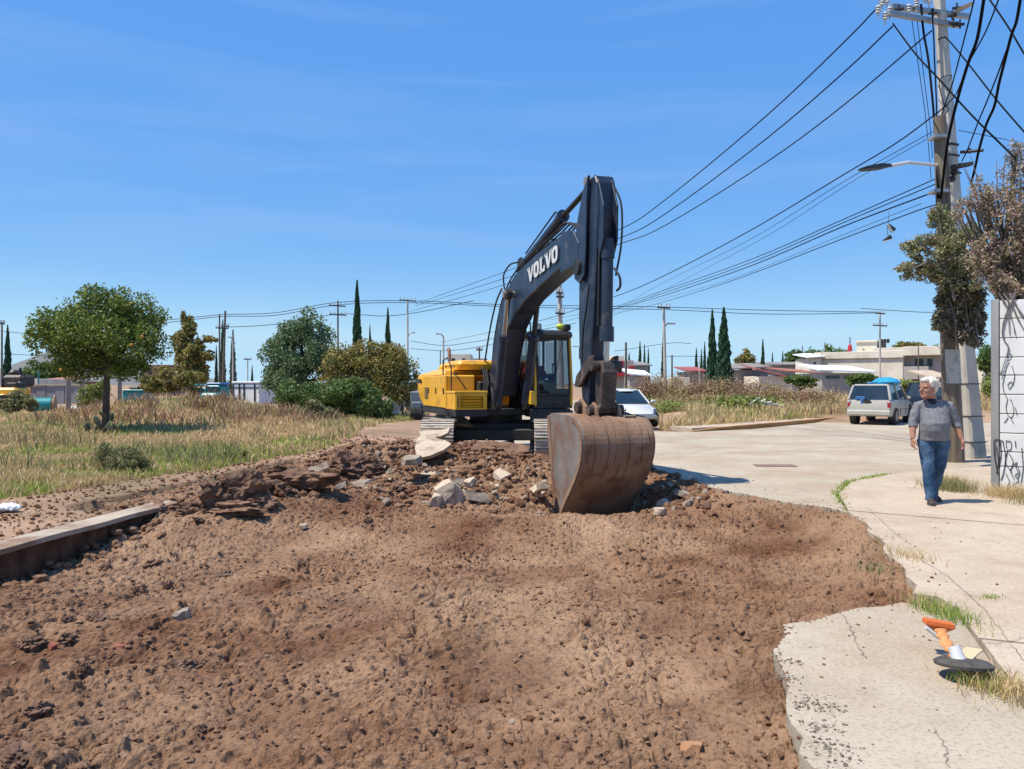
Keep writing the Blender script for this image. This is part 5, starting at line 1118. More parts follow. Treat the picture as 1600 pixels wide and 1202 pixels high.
mb = MB(); a0 = P(1462, 257, 16.4) - b; pts = [a0, P(1430, 255, 16.2) - b, P(1395, 258, 16.0) - b]
MB().tube([P(1464, 258, 16.45) - b, P(1440, 256, 16.1) - b, P(1420, 254, 15.8) - b, P(1392, 259, 15.4) - b], .035, 8).build('lamp_arm', m_white, wp, smooth=True)
q0 = P(1392, 259, 15.4) - b; q1 = P(1342, 265, 14.8) - b
MB().loft([[q0 + Vector((0, s * .03, z)) for s, z in ((-1, -.02), (1, -.02), (1, .03), (-1, .03))], [q0.lerp(q1, .35) + Vector((0, s * .10, z)) for s, z in ((-1, -.04), (1, -.04), (1, .05), (-1, .05))], [q0.lerp(q1, .8) + Vector((0, s * .11, z)) for s, z in ((-1, -.03), (1, -.03), (1, .03), (-1, .03))], [q1 + Vector((0, s * .05, z)) for s, z in ((-1, -.01), (1, -.01), (1, .01), (-1, .01))]]).build('lamp_head', m_blk, wp)
for v in (215, 300): cc = P(1466, v, 16.4) - b; MB().box(cc, (.3, .3, .06)).build('clamp', m_galv, wp)
# tall leaning concrete pole (square, one face sunlit)
pts = [(1519, 718), (1505, 550), (1484, 250), (1472, 60), (1463, -60)]; wd = [43, 35, 25, 19, 16]
Yp = 17.4; c0 = P(1519, 718, Yp); c0.z = -.05
cp = empty('utility_pole', c0, 0, 'tall leaning concrete pole with crossarms at the top right of the photo', 'utility pole')
rings = []
for (u, v), w_ in zip(pts, wd):
    c = P(u, v, Yp) - c0; h = w_ * Yp / FPX * .5 / 1.36; M_ = Matrix.Rotation(R(18), 3, 'Z')
    ch = h * .22
    rings.append([c + M_ @ Vector(p) for p in ((-h + ch, -h, 0), (h - ch, -h, 0), (h, -h + ch, 0), (h, h - ch, 0), (h - ch, h, 0), (-h + ch, h, 0), (-h, h - ch, 0), (-h, -h + ch, 0))])
MB().loft(rings).build('shaft', m_pole_c, cp)
for v, hgt in ((600, .02), (650, .02), (690, .02), (228, .05), (245, .04), (272, .04)):
    u = np.interp(v, [60, 250, 550, 718], [1472, 1484, 1505, 1519]); w_ = np.interp(v, [60, 250, 550, 718], [19, 25, 35, 43]); c = P(u, v, Yp) - c0; h = w_ * Yp / FPX * .5 / 1.36 + .012
    MB().box(c, (2 * h, 2 * h, hgt), Matrix.Rotation(R(18), 3, 'Z')).build('band', m_blk, cp)
# crossarms, insulators and fittings
A1 = (P(1392, 10, Yp - .5) - c0, P(1514, 26, Yp + .2) - c0); A2 = (P(1388, 20, Yp - .9) - c0, P(1497, 40, Yp + .1) - c0)
for a, b2 in (A1, A2):
    dirv = (b2 - a).normalized(); rot = dirv.to_track_quat('X', 'Z').to_matrix(); MB().box((a + b2) / 2, ((b2 - a).length, .09, .11), rot).build('crossarm', m_galv, cp, bevel=.008)
for (u, v, Y_) in ((1378, 8, 16.8), (1386, 4, 16.8), (1372, 20, 16.6), (1383, 30, 16.6), (1390, 22, 16.6), (1445, 0, 17.2), (1452, 4, 17.2), (1432, 10, 17), (1420, 18, 17)):
    c = P(u, v, Y_) - c0; mb = MB()
    for k in range(3): mb.tube([c + Vector((0, 0, k * .055)), c + Vector((0, 0, k * .055 + .03))], [.062, .045], 10)
    mb.tube([c - Vector((0, 0, .12)), c + Vector((0, 0, .18))], .016, 6).build('insulator', m_ins, cp, smooth=True)
for (u, v, Y_) in ((1490, 36, 17.3), (1500, 38, 17.3), (1488, 24, 17.2), (1495, 12, 17.2), (1458, 20, 17.2), (1405, 14, 16.9)):
    c = P(u, v, Y_) - c0; MB().tube([c - Vector((.09, 0, .02)), c + Vector((.09, 0, .0))], .035, 8).tube([c - Vector((0, 0, .1)), c + Vector((0, 0, .1))], .02, 6).build('cable_fitting', m_blk, cp)
a = P(1490, 22, 17.2) - c0; b2 = P(1517, 5, 16.8) - c0
MB().loft([ell(a, .03, .03, 10), ell(a.lerp(b2, .3), .09, .05, 10), ell(a.lerp(b2, .7), .12, .07, 10), ell(b2, .05, .05, 10)]).build('lamp_head', m_galv, cp, smooth=True)
a = P(1485, 262, 17.2) - c0; b2 = P(1518, 256, 16.6) - c0
MB().tube([a, a.lerp(b2, .4)], .03, 8).loft([[a.lerp(b2, .3) + Vector((0, s * .06, z)) for s, z in ((-1, -.05), (1, -.05), (1, .05), (-1, .05))], [b2 + Vector((0, s * .08, z)) for s, z in ((-1, -.04), (1, -.04), (1, .03), (-1, .03))]]).build('lamp_head', m_blk, cp)
a = P(1501, 238, 17.2) - c0; b2 = P(1536, 235, 16.8) - c0; MB().tube([a, b2], .035, 8).tube([a.lerp(b2, .4) + Vector((0, 0, -.04)), a.lerp(b2, .4) + Vector((0, 0, .07))], .03, 6).build('terminal_bar', m_blk, cp)
mb = MB()
for v in (270, 280, 262): c = P(1487 + (v % 7), v, 17.1) - c0; mb.ball(c, (.09, .09, .07), 8, 5)
mb.build('cable_splice', m_blk, cp, smooth=True)

# painted block wall with graffiti, overgrown at the top
m_wpaint = mat('white_painted_block', (0.86, 0.85, 0.82), (0.99, 0.98, 0.96), scale=2.2, rough=0.9, bump=0.004, bscale=22, c3=(0.50, 0.49, 0.48), s3=1.6, f3=(.54, .72), world=True, stretch=(1, 1, .35))
m_wgrey = mat('grey_render', (0.30, 0.30, 0.30), (0.44, 0.43, 0.42), scale=2.0, rough=0.9, bump=0.006, bscale=16, world=True, stretch=(1, 1, .3))
m_spray = mat('black_spray_paint', (0.03, 0.03, 0.033), rough=.8)
m_brk = mat('red_brick', (0.38, 0.17, 0.11), (0.46, 0.24, 0.16), scale=5, rough=.95, bump=.006, bscale=30)
wl_ = empty('graffiti_wall', (7.25, 11.75, 0), 0, 'white-painted block wall with black graffiti and vines at the right edge', 'wall')
ang = R(-35); Mw = Matrix.Rotation(ang, 4, 'Z')     # wall plane swings towards us on the right
rs_ = random.Random(8)
H_ = 2.92
mb = MB(); mb.M = Mw
mb.loft([[(x, y, z) for x, y in ((.10, .02), (4.2, .02), (4.2, .34), (.10, .34))] for z in (-.1, H_)]); mb.build('mortar', m_wgrey, wl_)
# rounded grey end
mb = MB(); mb.M = Mw; mb.loft([[(.12 - .11 * math.sin(a), .17 - .19 * math.cos(a), z) for a in [math.pi * k / 10 for k in range(11)]] for z in (-.1, .9, 1.8, H_ + .02)]); mb.build('rounded_end', m_wgrey, wl_, smooth=True)
zc = 0.02; row = 0
rowh = [.40, .22, .28, .29, .29, .29, .27, .29, .29, .29]
for rh in rowh:
    if zc + rh > H_: rh = H_ - zc
    x = .13; k = 0
    while x < 4.1:
        wdt = (.62 if (row % 2 == 0 or k) else .33); wdt = min(wdt, 4.18 - x)
        o = MB(); o.M = Mw; o.box((x + wdt / 2, .012 - rs_.uniform(0, .004), zc + rh / 2), (wdt - .012, .05, rh - .014)); o.build('block', m_brk if (k == 1 and row in (1, 4, 7) and x > 1) else m_wpaint, wl_, bevel=.006)
        x += wdt; k += 1
    zc += rh; row += 1
def spray(pts, r=.007, name='graffiti'):
    q = sm([(x, -.018, z) for x, z in pts], 5); q = [Mw @ p for p in q]; return MB().tube(q, [(r, .003)] * len(q), 6).build(name, m_spray, wl_)
def wx(u): return (u - 1545) / 122.0
def wz(v): return (771 - v) / 100.0
def S(pts, r=.007): spray([(wx(u), wz(v)) for u, v in pts], r)
S([(1572, 565), (1575, 560), (1580, 562), (1578, 568), (1573, 570)]); S([(1576, 572), (1572, 580), (1568, 595), (1566, 608), (1569, 620), (1573, 628), (1571, 640), (1574, 652), (1580, 655), (1583, 645), (1580, 632), (1577, 628)])
S([(1580, 578), (1584, 592), (1582, 604), (1576, 612), (1574, 606), (1579, 602), (1583, 607)]); S([(1574, 655), (1571, 660), (1568, 663)]); S([(1578, 655), (1581, 662), (1583, 664)]); S([(1585, 640), (1588, 652)])
S([(1561, 588), (1565, 590), (1563, 586), (1568, 587)], .005)
S([(1552, 690), (1553, 715), (1557, 735), (1560, 745)], .011); S([(1551, 688), (1560, 689), (1567, 691)], .012); S([(1562, 692), (1563, 712), (1560, 728)], .011)
S([(1566, 692), (1570, 715), (1567, 738), (1563, 750)], .010); S([(1571, 690), (1579, 692), (1578, 703), (1572, 702), (1571, 690)], .010); S([(1573, 705), (1570, 722), (1574, 730), (1580, 738)], .010)
S([(1576, 710), (1582, 722), (1578, 735), (1584, 748)], .010); S([(1556, 700), (1559, 722), (1556, 740)], .010); S([(1571, 740), (1576, 752), (1572, 760)], .009); S([(1585, 690), (1586, 700)], .009)
S([(1583, 726), (1588, 722), (1586, 730), (1590, 736), (1585, 742), (1590, 748), (1585, 754)], .008); S([(1589, 728), (1592, 738), (1589, 746), (1593, 756)], .008); S([(1582, 752), (1586, 760), (1591, 762)], .008)
S([(1595, 700), (1597, 730), (1594, 752)], .008); S([(1600, 600), (1606, 620), (1602, 650)], .008)
# vines hanging and running down the wall
m_vine = mat('grey_vine', (0.17, 0.15, 0.135), (0.26, 0.24, 0.22), scale=8, rough=.95)
for i in range(16):
    x = rs_.uniform(.1, 1.6); z = H_ + .1; pts = [(x, -.03, z)]; n = rs_.randint(3, 8)
    for k in range(n): x += rs_.uniform(-.09, .12); z -= rs_.uniform(.12, .3); pts.append((x, -.035, max(z, .4)))
    q = [Mw @ p for p in sm(pts, 4)]; MB().tube(q, [rs_.uniform(.008, .02) * (1 - .7 * k / len(q)) for k in range(len(q))], 5).build('vine', m_vine, wl_)
# vine foliage: one mass on the poles, one on the wall, one tree behind
def tubeP(us, Y, r, m, par, o): return MB().tube([P(u, v, Y) - o for u, v in us], r, 7).build('branch', m, par, smooth=True)
o = Vector((8.35, 12.6, 0))
T = tree(o, 'dusty pinkish flowering tree crown spilling over the graffiti wall', 'tree',
     [B(1560, 330, 34, 52, 12.6, o), B(1595, 290, 34, 52, 12.6, o), B(1530, 305, 22, 34, 12.6, o), B(1585, 390, 38, 48, 12.6, o), B(1540, 400, 30, 42, 12.6, o), B(1600, 440, 34, 30, 12.4, o), B(1565, 445, 26, 26, 12.3, o), B(1620, 350, 40, 70, 12.6, o), B(1505, 330, 16, 24, 12.8, o), B(1590, 240, 18, 22, 12.8, o)],
     15000, .052, lf_euc, m_bark2, [(0, .35, 0, .12), (.05, .3, 1.6, .1), (.1, .3, 2.4, .08)], seed=61, sub=16, clump=.30, shell=.3, aspect=.42)
for i in range(26):      # bare twigs poking out
    u, v = rs_.uniform(1500, 1605), rs_.uniform(230, 440); q = P(u, v, 12.6) - o; c = P(1560, 400, 12.6) - o; e = c.lerp(q, 1.0)
    MB().tube([c.lerp(q, .3), c.lerp(q, .7) + Vector((0, 0, .05)), q], [.014, .009, .003], 5).build('branch', m_bark2, T)
o = Vector((9.3, 16.0, 0))
T = tree(o, 'grey-green creeper clump wrapped round the wooden and concrete poles', 'creeper',
     [B(1470, 345, 22, 26, 16, o), B(1440, 385, 28, 22, 16, o), B(1425, 425, 24, 14, 16, o), B(1470, 400, 32, 34, 15.8, o), B(1505, 385, 26, 44, 15.8, o), B(1495, 440, 34, 26, 15.8, o), B(1455, 425, 24, 18, 16, o), B(1525, 420, 20, 30, 15.6, o), B(1410, 420, 12, 8, 16, o)],
     13000, .075, lf_eucg, m_bark2, None, seed=62, sub=16, clump=.30, shell=.3, aspect=.4)
for us in ([(1492, 470), (1480, 420), (1470, 360), (1462, 320)], [(1485, 430), (1450, 410), (1425, 420), (1408, 418)], [(1480, 420), (1445, 385), (1430, 375)], [(1492, 450), (1505, 400), (1510, 350)], [(1500, 450), (1530, 420), (1545, 395)]): tubeP(us, 15.7, [.03, .022, .014, .006][:len(us)], m_bark2, T, o)
o = Vector((9.75, 16.2, 0))
T = tree(o, 'dark withered vine leaves hanging between the two near poles', 'creeper',
     [B(1492, 470, 26, 30, 16, o), B(1512, 495, 26, 34, 16.2, o), B(1525, 520, 14, 26, 16.3, o), B(1475, 500, 18, 20, 15.9, o), B(1500, 525, 18, 18, 16, o), B(1515, 460, 22, 22, 16, o)],
     8500, .095, lf_dead, m_bark2, None, seed=63, sub=14, clump=.32, shell=.3, aspect=.4, droop=.6)
for us in ([(1495, 545), (1492, 500), (1480, 455)], [(1515, 540), (1512, 500), (1505, 455)], [(1528, 545), (1524, 500)]): tubeP(us, 15.9, .02, m_bark2, T, o)

# wires ------------------------------------------------------------
def wire(pts, Y0, Y1, r, label, group='overhead cables', name='overhead_cable', m=None, n=5):
    pts = [Vector((u, v, 0)) for u, v in pts]; q = sm(pts, n); ln = [0]
    for a, b in zip(q, q[1:]): ln.append(ln[-1] + (b - a).length)
    W3 = [P(p.x, p.y, 1 / ((1 / Y0) * (1 - l / ln[-1]) + (1 / Y1) * (l / ln[-1]))) for p, l in zip(q, ln)]
    o = W3[0].copy(); ob = MB().tube([w_ - o for w_ in W3], r, 5, caps=False).build(name, m or m_wire, None); ob.location = o
    return tag(ob, label, 'cable', group)
wire([(1371, 12), (1320, 65), (1200, 179), (1040, 312), (961, 362), (800, 421), (650, 475)], 16.6, 78, .017, 'uppermost of the three cables sweeping from the crossarm down behind the boom')
wire([(1395, 41), (1320, 112), (1200, 215), (1040, 334), (961, 375), (792, 434), (650, 478)], 16.6, 78, .017, 'middle of the three cables sweeping from the crossarm down behind the boom')
wire([(1456, 48), (1320, 163), (1200, 252), (1040, 352), (961, 384), (788, 445), (640, 487)], 17.2, 78, .017, 'lowest of the three cables sweeping from the crossarm down behind the boom')
wire([(1481, 163), (1460, 180), (1400, 224), (1320, 272), (1180, 356), (1040, 430), (954, 466), (830, 505), (690, 535)], 17, 80, .016, 'single cable from the concrete pole shaft passing just above the street lamp arm')
wire([(1457, 206), (1320, 283), (1180, 370), (1040, 440), (958, 487)], 17, 70, .008, 'thin cable crossing the white lamp arm, left of its lower twin')
wire([(1458, 212), (1335, 282), (1200, 368), (1040, 452), (958, 494)], 17, 70, .007, 'lower thin twin cable crossing the white lamp arm')
wire([(1461, 280), (1320, 342), (1180, 403), (1040, 453), (954, 481), (860, 500)], 16.6, 70, .012, 'top cable of the bundle leaving the wooden pole towards the stick of the excavator')
wire([(1461, 288), (1320, 347), (1180, 408), (1040, 457), (954, 484), (850, 510)], 16.6, 70, .012, 'second cable of the bundle leaving the wooden pole')
wire([(1457, 301), (1320, 353), (1180, 413), (1040, 461), (954, 485)], 16.6, 70, .017, 'thickest cable of the bundle leaving the wooden pole')
wire([(1440, 318), (1320, 366), (1160, 430), (1040, 466), (954, 489)], 16.4, 70, .006, 'hair-thin cable below the bundle from the wooden pole')
wire([(1470, 318), (1434, 329), (1320, 372), (1160, 433), (1040, 471), (954, 492)], 16.4, 70, .013, 'lowest cable of the bundle, where the shoes hang')
wire([(1439, 7), (1443, 50), (1451, 98), (1460, 193), (1466, 310)], 17, 16.4, .024, 'thick dark service cable dropping left of the concrete pole', 'vertical service cables')
wire([(1456, 14), (1459, 60), (1460, 93), (1463, 158), (1463, 190)], 17, 16.6, .016, 'short service cable dropping to the top of the wooden pole', 'vertical service cables')
wire([(1425, 33), (1437, 117), (1447, 190), (1455, 280)], 17, 20, .008, 'leftmost thin cable dropping past the street lamp arm', 'vertical service cables')
wire([(1433, 33), (1446, 140), (1453, 195), (1457, 247)], 17, 20, .008, 'second thin cable dropping past the street lamp arm', 'vertical service cables')
wire([(1395, 37), (1430, 84), (1469, 126), (1520, 182), (1586, 247)], 16.5, 12.5, .016, 'taut cable from the insulators down behind the concrete pole to the flowering tree', 'crossing cables')
wire([(1466, 62), (1474, 59), (1481, 62), (1513, 100), (1556, 155), (1600, 206), (1640, 250)], 17.2, 13, .015, 'cable looped round the concrete pole running down to the right edge', 'crossing cables')
wire([(1545, -2), (1575, 42), (1600, 84), (1630, 130)], 14, 12, .015, 'upper right cable cutting the top corner of the photo', 'crossing cables')
wire([(1528, -30), (1522, 0), (1505, 67), (1488, 131), (1476, 165), (1470, 185)], 12, 16.8, .013, 'steep cable meeting the concrete pole below the crossarms', 'steep right-hand cables')
wire([(1541, -20), (1537, 0), (1527, 60), (1513, 98), (1497, 152), (1481, 221), (1470, 310)], 12, 16.3, .027, 'thick bundled cable running down in front of the concrete pole', 'steep right-hand cables')
wire([(1566, -20), (1560, 0), (1540, 50), (1513, 100), (1495, 145), (1480, 163)], 12, 16.8, .013, 'cable joining the thick bundle right of the concrete pole', 'steep right-hand cables')
wire([(1597, -20), (1594, 0), (1588, 34), (1580, 56), (1570, 95), (1561, 130), (1558, 145), (1553, 168), (1541, 195), (1530, 233), (1524, 260), (1518, 285)], 10.5, 14.5, .022, 'thick kinked cable hanging nearest the right edge', 'steep right-hand cables')
wire([(1590, 30), (1579, 61), (1562, 108), (1546, 149), (1528, 192), (1513, 231), (1503, 252)], 11.5, 16.8, .013, 'cable running from the thick kinked one to the terminal bar', 'steep right-hand cables')
wire([(1481, 128), (1487, 118), (1468, 125), (1474, 160), (1482, 170), (1476, 180)], 17.1, 17.1, .009, 'loose loop hanging on the concrete pole', 'steep right-hand cables')
wire([(1498, 204), (1540, 212), (1590, 222), (1640, 232)], 17, 22, .008, 'thin grey cable right of the concrete pole', 'crossing cables')
wire([(1345, 482), (1440, 488), (1470, 487)], 100, 90, .036, 'far cable reaching the creeper clump', 'distant cables')
for k, (pts, lab) in enumerate([([(180, 502), (260, 500), (345, 492), (430, 489), (525, 473), (637, 470), (780, 476), (900, 478), (1038, 480), (1200, 485), (1375, 488)], 'top distant cable strung across the whole skyline'),
      ([(180, 506), (260, 504), (345, 495), (430, 493), (525, 477), (637, 473), (780, 479), (900, 482), (1038, 484), (1200, 491), (1375, 489)], 'lower distant cable strung across the whole skyline'),
      ([(345, 512), (430, 507), (528, 491), (600, 494), (660, 487), (740, 470)], 'distant cable running right from the double-crossarm pole'),
      ([(642, 533), (690, 540), (730, 536), (800, 524), (900, 505)], 'sagging cable above the yellow engine hood'), ([(642, 545), (700, 548), (760, 540), (840, 520)], 'lower sagging cable above the yellow engine hood'),
      ([(960, 549), (1000, 543), (1050, 536), (1080, 537)], 'short distant cable right of the excavator bucket link'), ([(1040, 557), (1083, 557), (1130, 560)], 'dark far cable beside the small cypresses'),
      ([(0, 517), (60, 524), (130, 532)], 'far cable at the left edge behind the citrus crown'), ([(0, 553), (90, 556), (180, 552)], 'low far cable at the left edge')]):
    wire(pts, 90, 90, .036 if k < 3 else .028, lab, 'distant cables')
# shoes hanging from a wire
sx = P(1388, 366, 30); ss = empty('hanging_shoes', sx, 0, 'pair of old shoes tied by their laces and dangling from the cable', 'shoes')
for (u, v, a) in ((1391, 357, 60), (1387, 375, -14)):
    c = P(u, v, 30) - sx; mb = MB(); mb.M = Matrix.Translation(c) @ Matrix.Rotation(R(a), 4, 'Y'); mb.loft([[(x, y * .06, z) for y, z in ((-1, 0), (1, 0), (1, h_), (-1, h_))] for x, h_ in ((-.18, .05), (-.05, .09), (.06, .16), (.16, .15))]); s_ = mb.build('shoe', m_blk, ss, bevel=.015)
    mb = MB(); mb.M = Matrix.Translation(c) @ Matrix.Rotation(R(a), 4, 'Y'); mb.box((0, 0, -.02), (.38, .13, .035)); mb.build('sole', m_white, s_)
MB().tube([P(1388, 348, 30) - sx, P(1386, 360, 30) - sx, P(1388, 370, 30) - sx], .012, 5).tube([P(1389, 330, 30) - sx, P(1388, 350, 30) - sx], .008, 5).build('lace', m_blk, ss)
# distant utility poles ------------------------------------------------
def upole(u, vt, Y, wpx, label, m, arms=(), lamp=None, lean=0, group='distant utility poles', vb=None, cat='utility pole'):
    x = (u - 800) / FPX * Y; zb = HG(x, Y) - .1; t = P(u - lean, vt, Y); b = Vector((x, Y, zb)); r = wpx * Y / FPX / 2
    e = pole((b, t), r * 1.15, r * .8, 'utility_pole', label, cat, m, group, 8); s = Y / FPX
    for (dv, half, off) in arms:
        c = P(u - lean + off, vt + dv, Y - .2) - b; MB().box(c, (half * 2 * s, .12, .12), Matrix.Rotation(R(4), 3, 'Y')).build('crossarm', m_blk, e)
        for k in (-.9, -.4, .4, .9): MB().tube([c + Vector((k * half * s, 0, .05)), c + Vector((k * half * s, 0, .32))], .06, 6).build('insulator', m_ins, e)
    if lamp:
        dx, dv = lamp; c = P(u - lean, vt + dv, Y) - b; q = P(u - lean + dx, vt + dv - 5, Y) - b; MB().tube([c, c.lerp(q, .5) + Vector((0, 0, .15)), q], .06, 6).box(q, (abs(dx) * s * .55, .25, .10)).build('lamp_arm', m_galv, e)
    return e
upole(528, 470, 78, 3, 'dark double-crossarm pole above the blue-green tree', m_pole_w, ((8, 13, -1), (22, 13, 0)))
upole(637, 467, 80, 3, 'slim concrete pole with one wide crossarm right of the spire cypress', m_pole_c, ((3, 13, 0),), (9, 58))
upole(693, 526, 60, 3, 'curved-top street lamp standing behind the yellow engine hood', m_pole_c, (), (-9, 1), cat='street lamp')
upole(878, 430, 55, 8, 'leaning concrete pole seen between the boom and the stick', m_pole_c, ((28, 5, 0), (34, 6, 1), (60, 7, 1)), None, 4)
upole(1040, 479, 58, 5, 'concrete pole with side lamp in the right-hand weed field', m_pole_c, ((2, 10, 0),), (14, 32), 3)
upole(978, 535, 48, 4, 'bare dark wooden post standing in the weeds right of the bucket arm', m_pole_w, (), None, 0, cat='wooden post')
upole(1050, 555, 60, 3, 'short dark post right of the lamp pole in the weeds', m_pole_w, (), None, 0, cat='wooden post')
upole(1375, 487, 85, 3, 'concrete pole rising in front of the cream building', m_pole_c, ((3, 8, 0), (22, 11, 0)))
upole(348, 486, 88, 4, 'taller of the two paired poles behind the teal truck', m_pole_w, ((24, 6, 0), (27, 8, -3)), None, -4)
upole(343, 491, 92, 3, 'shorter of the two paired poles behind the teal truck', m_pole_w, ((22, 6, 0),), None, 0)
upole(364, 522, 88, 3, 'pale pole between the slim cypresses', m_pole_c, (), (-6, 10))
upole(387, 560, 110, 2, 'small distant pole above the white container', m_pole_c, ((2, 6, 0),))
upole(3, 503, 70, 3, 'pole at the far left edge beside the cypress', m_pole_w, ((3, 4, 0),))
upole(1289, 535, 105, 2, 'thin far pole left of the cream building', m_pole_w)
upole(1284, 548, 100, 2, 'paler thin pole left of the cream building', m_pole_c)
upole(1254, 541, 115, 2, 'thin mast above the middle leafy trees', m_pole_w)
upole(1435, 540, 80, 2, 'dark pole in front of the right wing of the cream building', m_pole_w)
upole(1093, 560, 75, 2, 'thin pole left of the tall cypresses', m_pole_c)
upole(688, 548, 100, 2, 'small far post behind the engine hood', m_pole_w)
upole(749, 543, 70, 3, 'cluttered lamp post peeking out left of the boom', m_pole_w, ((4, 5, 0),))
upole(822, 505, 75, 2, 'thin lamp post right above the cab', m_blk, (), (-5, 2), cat='street lamp')
# ---------------------------------------------------------------- vehicles
m_tyre = mat('tyre', (0.014, 0.014, 0.014), (0.04, 0.037, 0.034), scale=9, rough=.9)
m_rim = mat('rim', (0.30, 0.30, 0.30), rough=.4, metal=.8)
m_cglass = mat('car_glass', (0.012, 0.025, 0.035), (0.03, 0.05, 0.065), scale=1.5, rough=.06, spec=.9)
m_redlamp = mat('red_lamp', (0.45, 0.02, 0.03), rough=.25)
m_lampw = mat('clear_lamp', (0.65, 0.66, 0.68), rough=.12, spec=.8)
m_plate = mat('number_plate', (0.62, 0.64, 0.62), (0.35, 0.37, 0.36), scale=14, rough=.5)
def car(name, loc, rz, label, sta, paint, wheels, wr, tw, label_cat='car', glass_z=None, group=None):
    """sta: (x, half width at sill, half width at belt, z sill, z belt) from rear to front: the lower body; local +x is forward"""
    t = empty(name, loc, rz, label, label_cat, group); mb = MB(); rings = []
    for x, ws, wb, zs, zb in sta:
        rings.append([(x, -ws * .96, zs), (x, -ws, zs + .08), (x, -wb * 1.02, zs + (zb - zs) * .6), (x, -wb, zb - .05), (x, -wb * .9, zb), (x, wb * .9, zb), (x, wb, zb - .05), (x, wb * 1.02, zs + (zb - zs) * .6), (x, ws, zs + .08), (x, ws * .96, zs)])
    mb.loft(rings); b = mb.build('body', paint, t, smooth=True)
    for x in wheels:
        for s in (-1, 1):
            w = sta[len(sta) // 2][1]
            MB().tube([(x, s * (w - tw + .01), wr + .02), (x, s * (w + .015), wr + .02)], wr * 1.16, 22).build('wheel_arch', m_blk, b, smooth=True)
            o = MB().tube([(x, s * (w - tw), wr), (x, s * (w - tw + .02), wr), (x, s * (w + .0), wr), (x, s * (w + .025), wr)], [wr * .93, wr, wr, wr * .93], 24).build('wheel', m_tyre, t, smooth=True)
            MB().tube([(x, s * (w + .01), wr), (x, s * (w + .034), wr)], wr * .60, 18).build('rim', m_rim, o, smooth=True)
    return t, b
def cabin(t, par, base, roof, paint, inset_=.03):
    """greenhouse: base & roof are (x_rear, x_front, half_width, z); glass sides between pillars"""
    (a0, a1, wa, za), (b0, b1, wb, zb) = base, roof
    MB().loft([[(b0, -wb, zb - .01), (b0, wb, zb - .01), (b1, wb, zb - .01), (b1, -wb, zb - .01)], [(b0 + .06, -wb + .05, zb + .04), (b0 + .06, wb - .05, zb + .04), (b1 - .10, wb - .05, zb + .035), (b1 - .1, -wb + .05, zb + .035)]]).build('roof', paint, t, smooth=True)
    def pil(p, q, r): MB().tube([p, q], r, 6).build('pillar', paint, t)
    for s in (-1, 1):
        pil((a0, s * wa, za), (b0, s * wb, zb), .045); pil((a1, s * wa, za), (b1, s * wb, zb), .035)
        m = .48; pil((a0 + (a1 - a0) * m, s * wa, za), (b0 + (b1 - b0) * m, s * wb, zb), .03)
        MB().quad((a0 + .04, s * (wa - .01), za), (a1 - .04, s * (wa - .01), za), (b1 - .03, s * (wb - .01), zb), (b0 + .03, s * (wb - .01), zb)).build('side_window', m_cglass, t)
    MB().quad((a0 + .01, -wa, za), (a0 + .01, wa, za), (b0 + .01, wb, zb), (b0 + .01, -wb, zb)).build('rear_window', m_cglass, t)
    MB().quad((a1 - .01, -wa, za), (a1 - .01, wa, za), (b1 - .01, wb, zb), (b1 - .01, -wb, zb)).build('windscreen', m_cglass, t)
m_beige = mat('beige_paint', (0.48, 0.46, 0.40), (0.58, 0.55, 0.48), scale=2, rough=.45, coat=.2, c3=(0.30, 0.26, 0.20), s3=2, f3=(.55, .8))
suv, sb = car('parked_car', (15.9, 33.3, 0), R(52), 'dusty beige estate car seen from behind with a bright blue bundle on its roof', [(-2.22, .74, .76, .42, .80), (-2.15, .82, .84, .36, 1.02), (-1.2, .84, .86, .32, 1.04), (0, .85, .86, .30, 1.03), (.9, .85, .85, .30, 1.02), (1.3, .84, .82, .32, 1.00), (2.0, .80, .76, .34, .92), (2.2, .70, .66, .42, .78)], m_beige, (-1.32, 1.38), .36, .24)
cabin(suv, sb, (-2.14, 1.15, .80, 1.02), (-1.86, .45, .66, 1.62), m_beige)
for s in (-1, 1):
    MB().box((-2.18, s * .76, .86), (.08, .12, .30)).build('tail_lamp', m_redlamp, suv, bevel=.01); MB().box((-2.19, s * .76, .96), (.08, .11, .09)).build('lamp_top', m_lampw, suv)
    MB().tube([(-1.7, s * .62, 1.70), (.3, s * .62, 1.70)], .018, 6).build('roof_rail', m_blk, suv)
    MB().box((.9, s * .90, 1.08), (.12, .14, .12)).build('mirror', m_beige, suv, bevel=.02)
    for z in (.50,): MB().box((-.1, s * .862, .62), (2.0, .012, .02)).build('door_gap', m_blk, sb)
    for x in (-.55, .45): MB().box((x, s * .866, .68), (.012, .014, .66)).build('door_gap', m_blk, sb)
MB().box((-2.22, 0, .50), (.14, 1.66, .20)).build('bumper', m_beige, suv, bevel=.03)
MB().box((-2.205, -.12, .66), (.02, .50, .16)).build('number_plate', m_plate, suv)
MB().tube([(-2.16, .05, .88), (-2.195, .05, .88)], .17, 16).tube([(-2.19, .05, .88), (-2.2, .05, .88)], .08, 12).build('round_sticker', m_blk, suv)
m_blue = mat('blue_tarp', (0.02, 0.30, 0.60), (0.04, 0.42, 0.72), scale=4, rough=.5, bump=.03, bscale=6)
m_blu2 = mat('blue_plastic', (0.03, 0.16, 0.45), rough=.4)
MB().box((-2.17, .32, 1.10), (.05, .36, .12)).box((-2.19, .26, .92), (.03, .08, .26)).build('blue_strap', m_blu2, suv, bevel=.01)
MB().box((-1.5, .1, 1.70), (.2, .2, .1)).build('roof_knob', m_blu2, suv, bevel=.03)
tp = empty('tarp_bundle', suv.matrix_world @ Vector((0, 0, 0)), 0, 'bright blue tarpaulin bundle tied on the roof of the beige car', 'tarp')
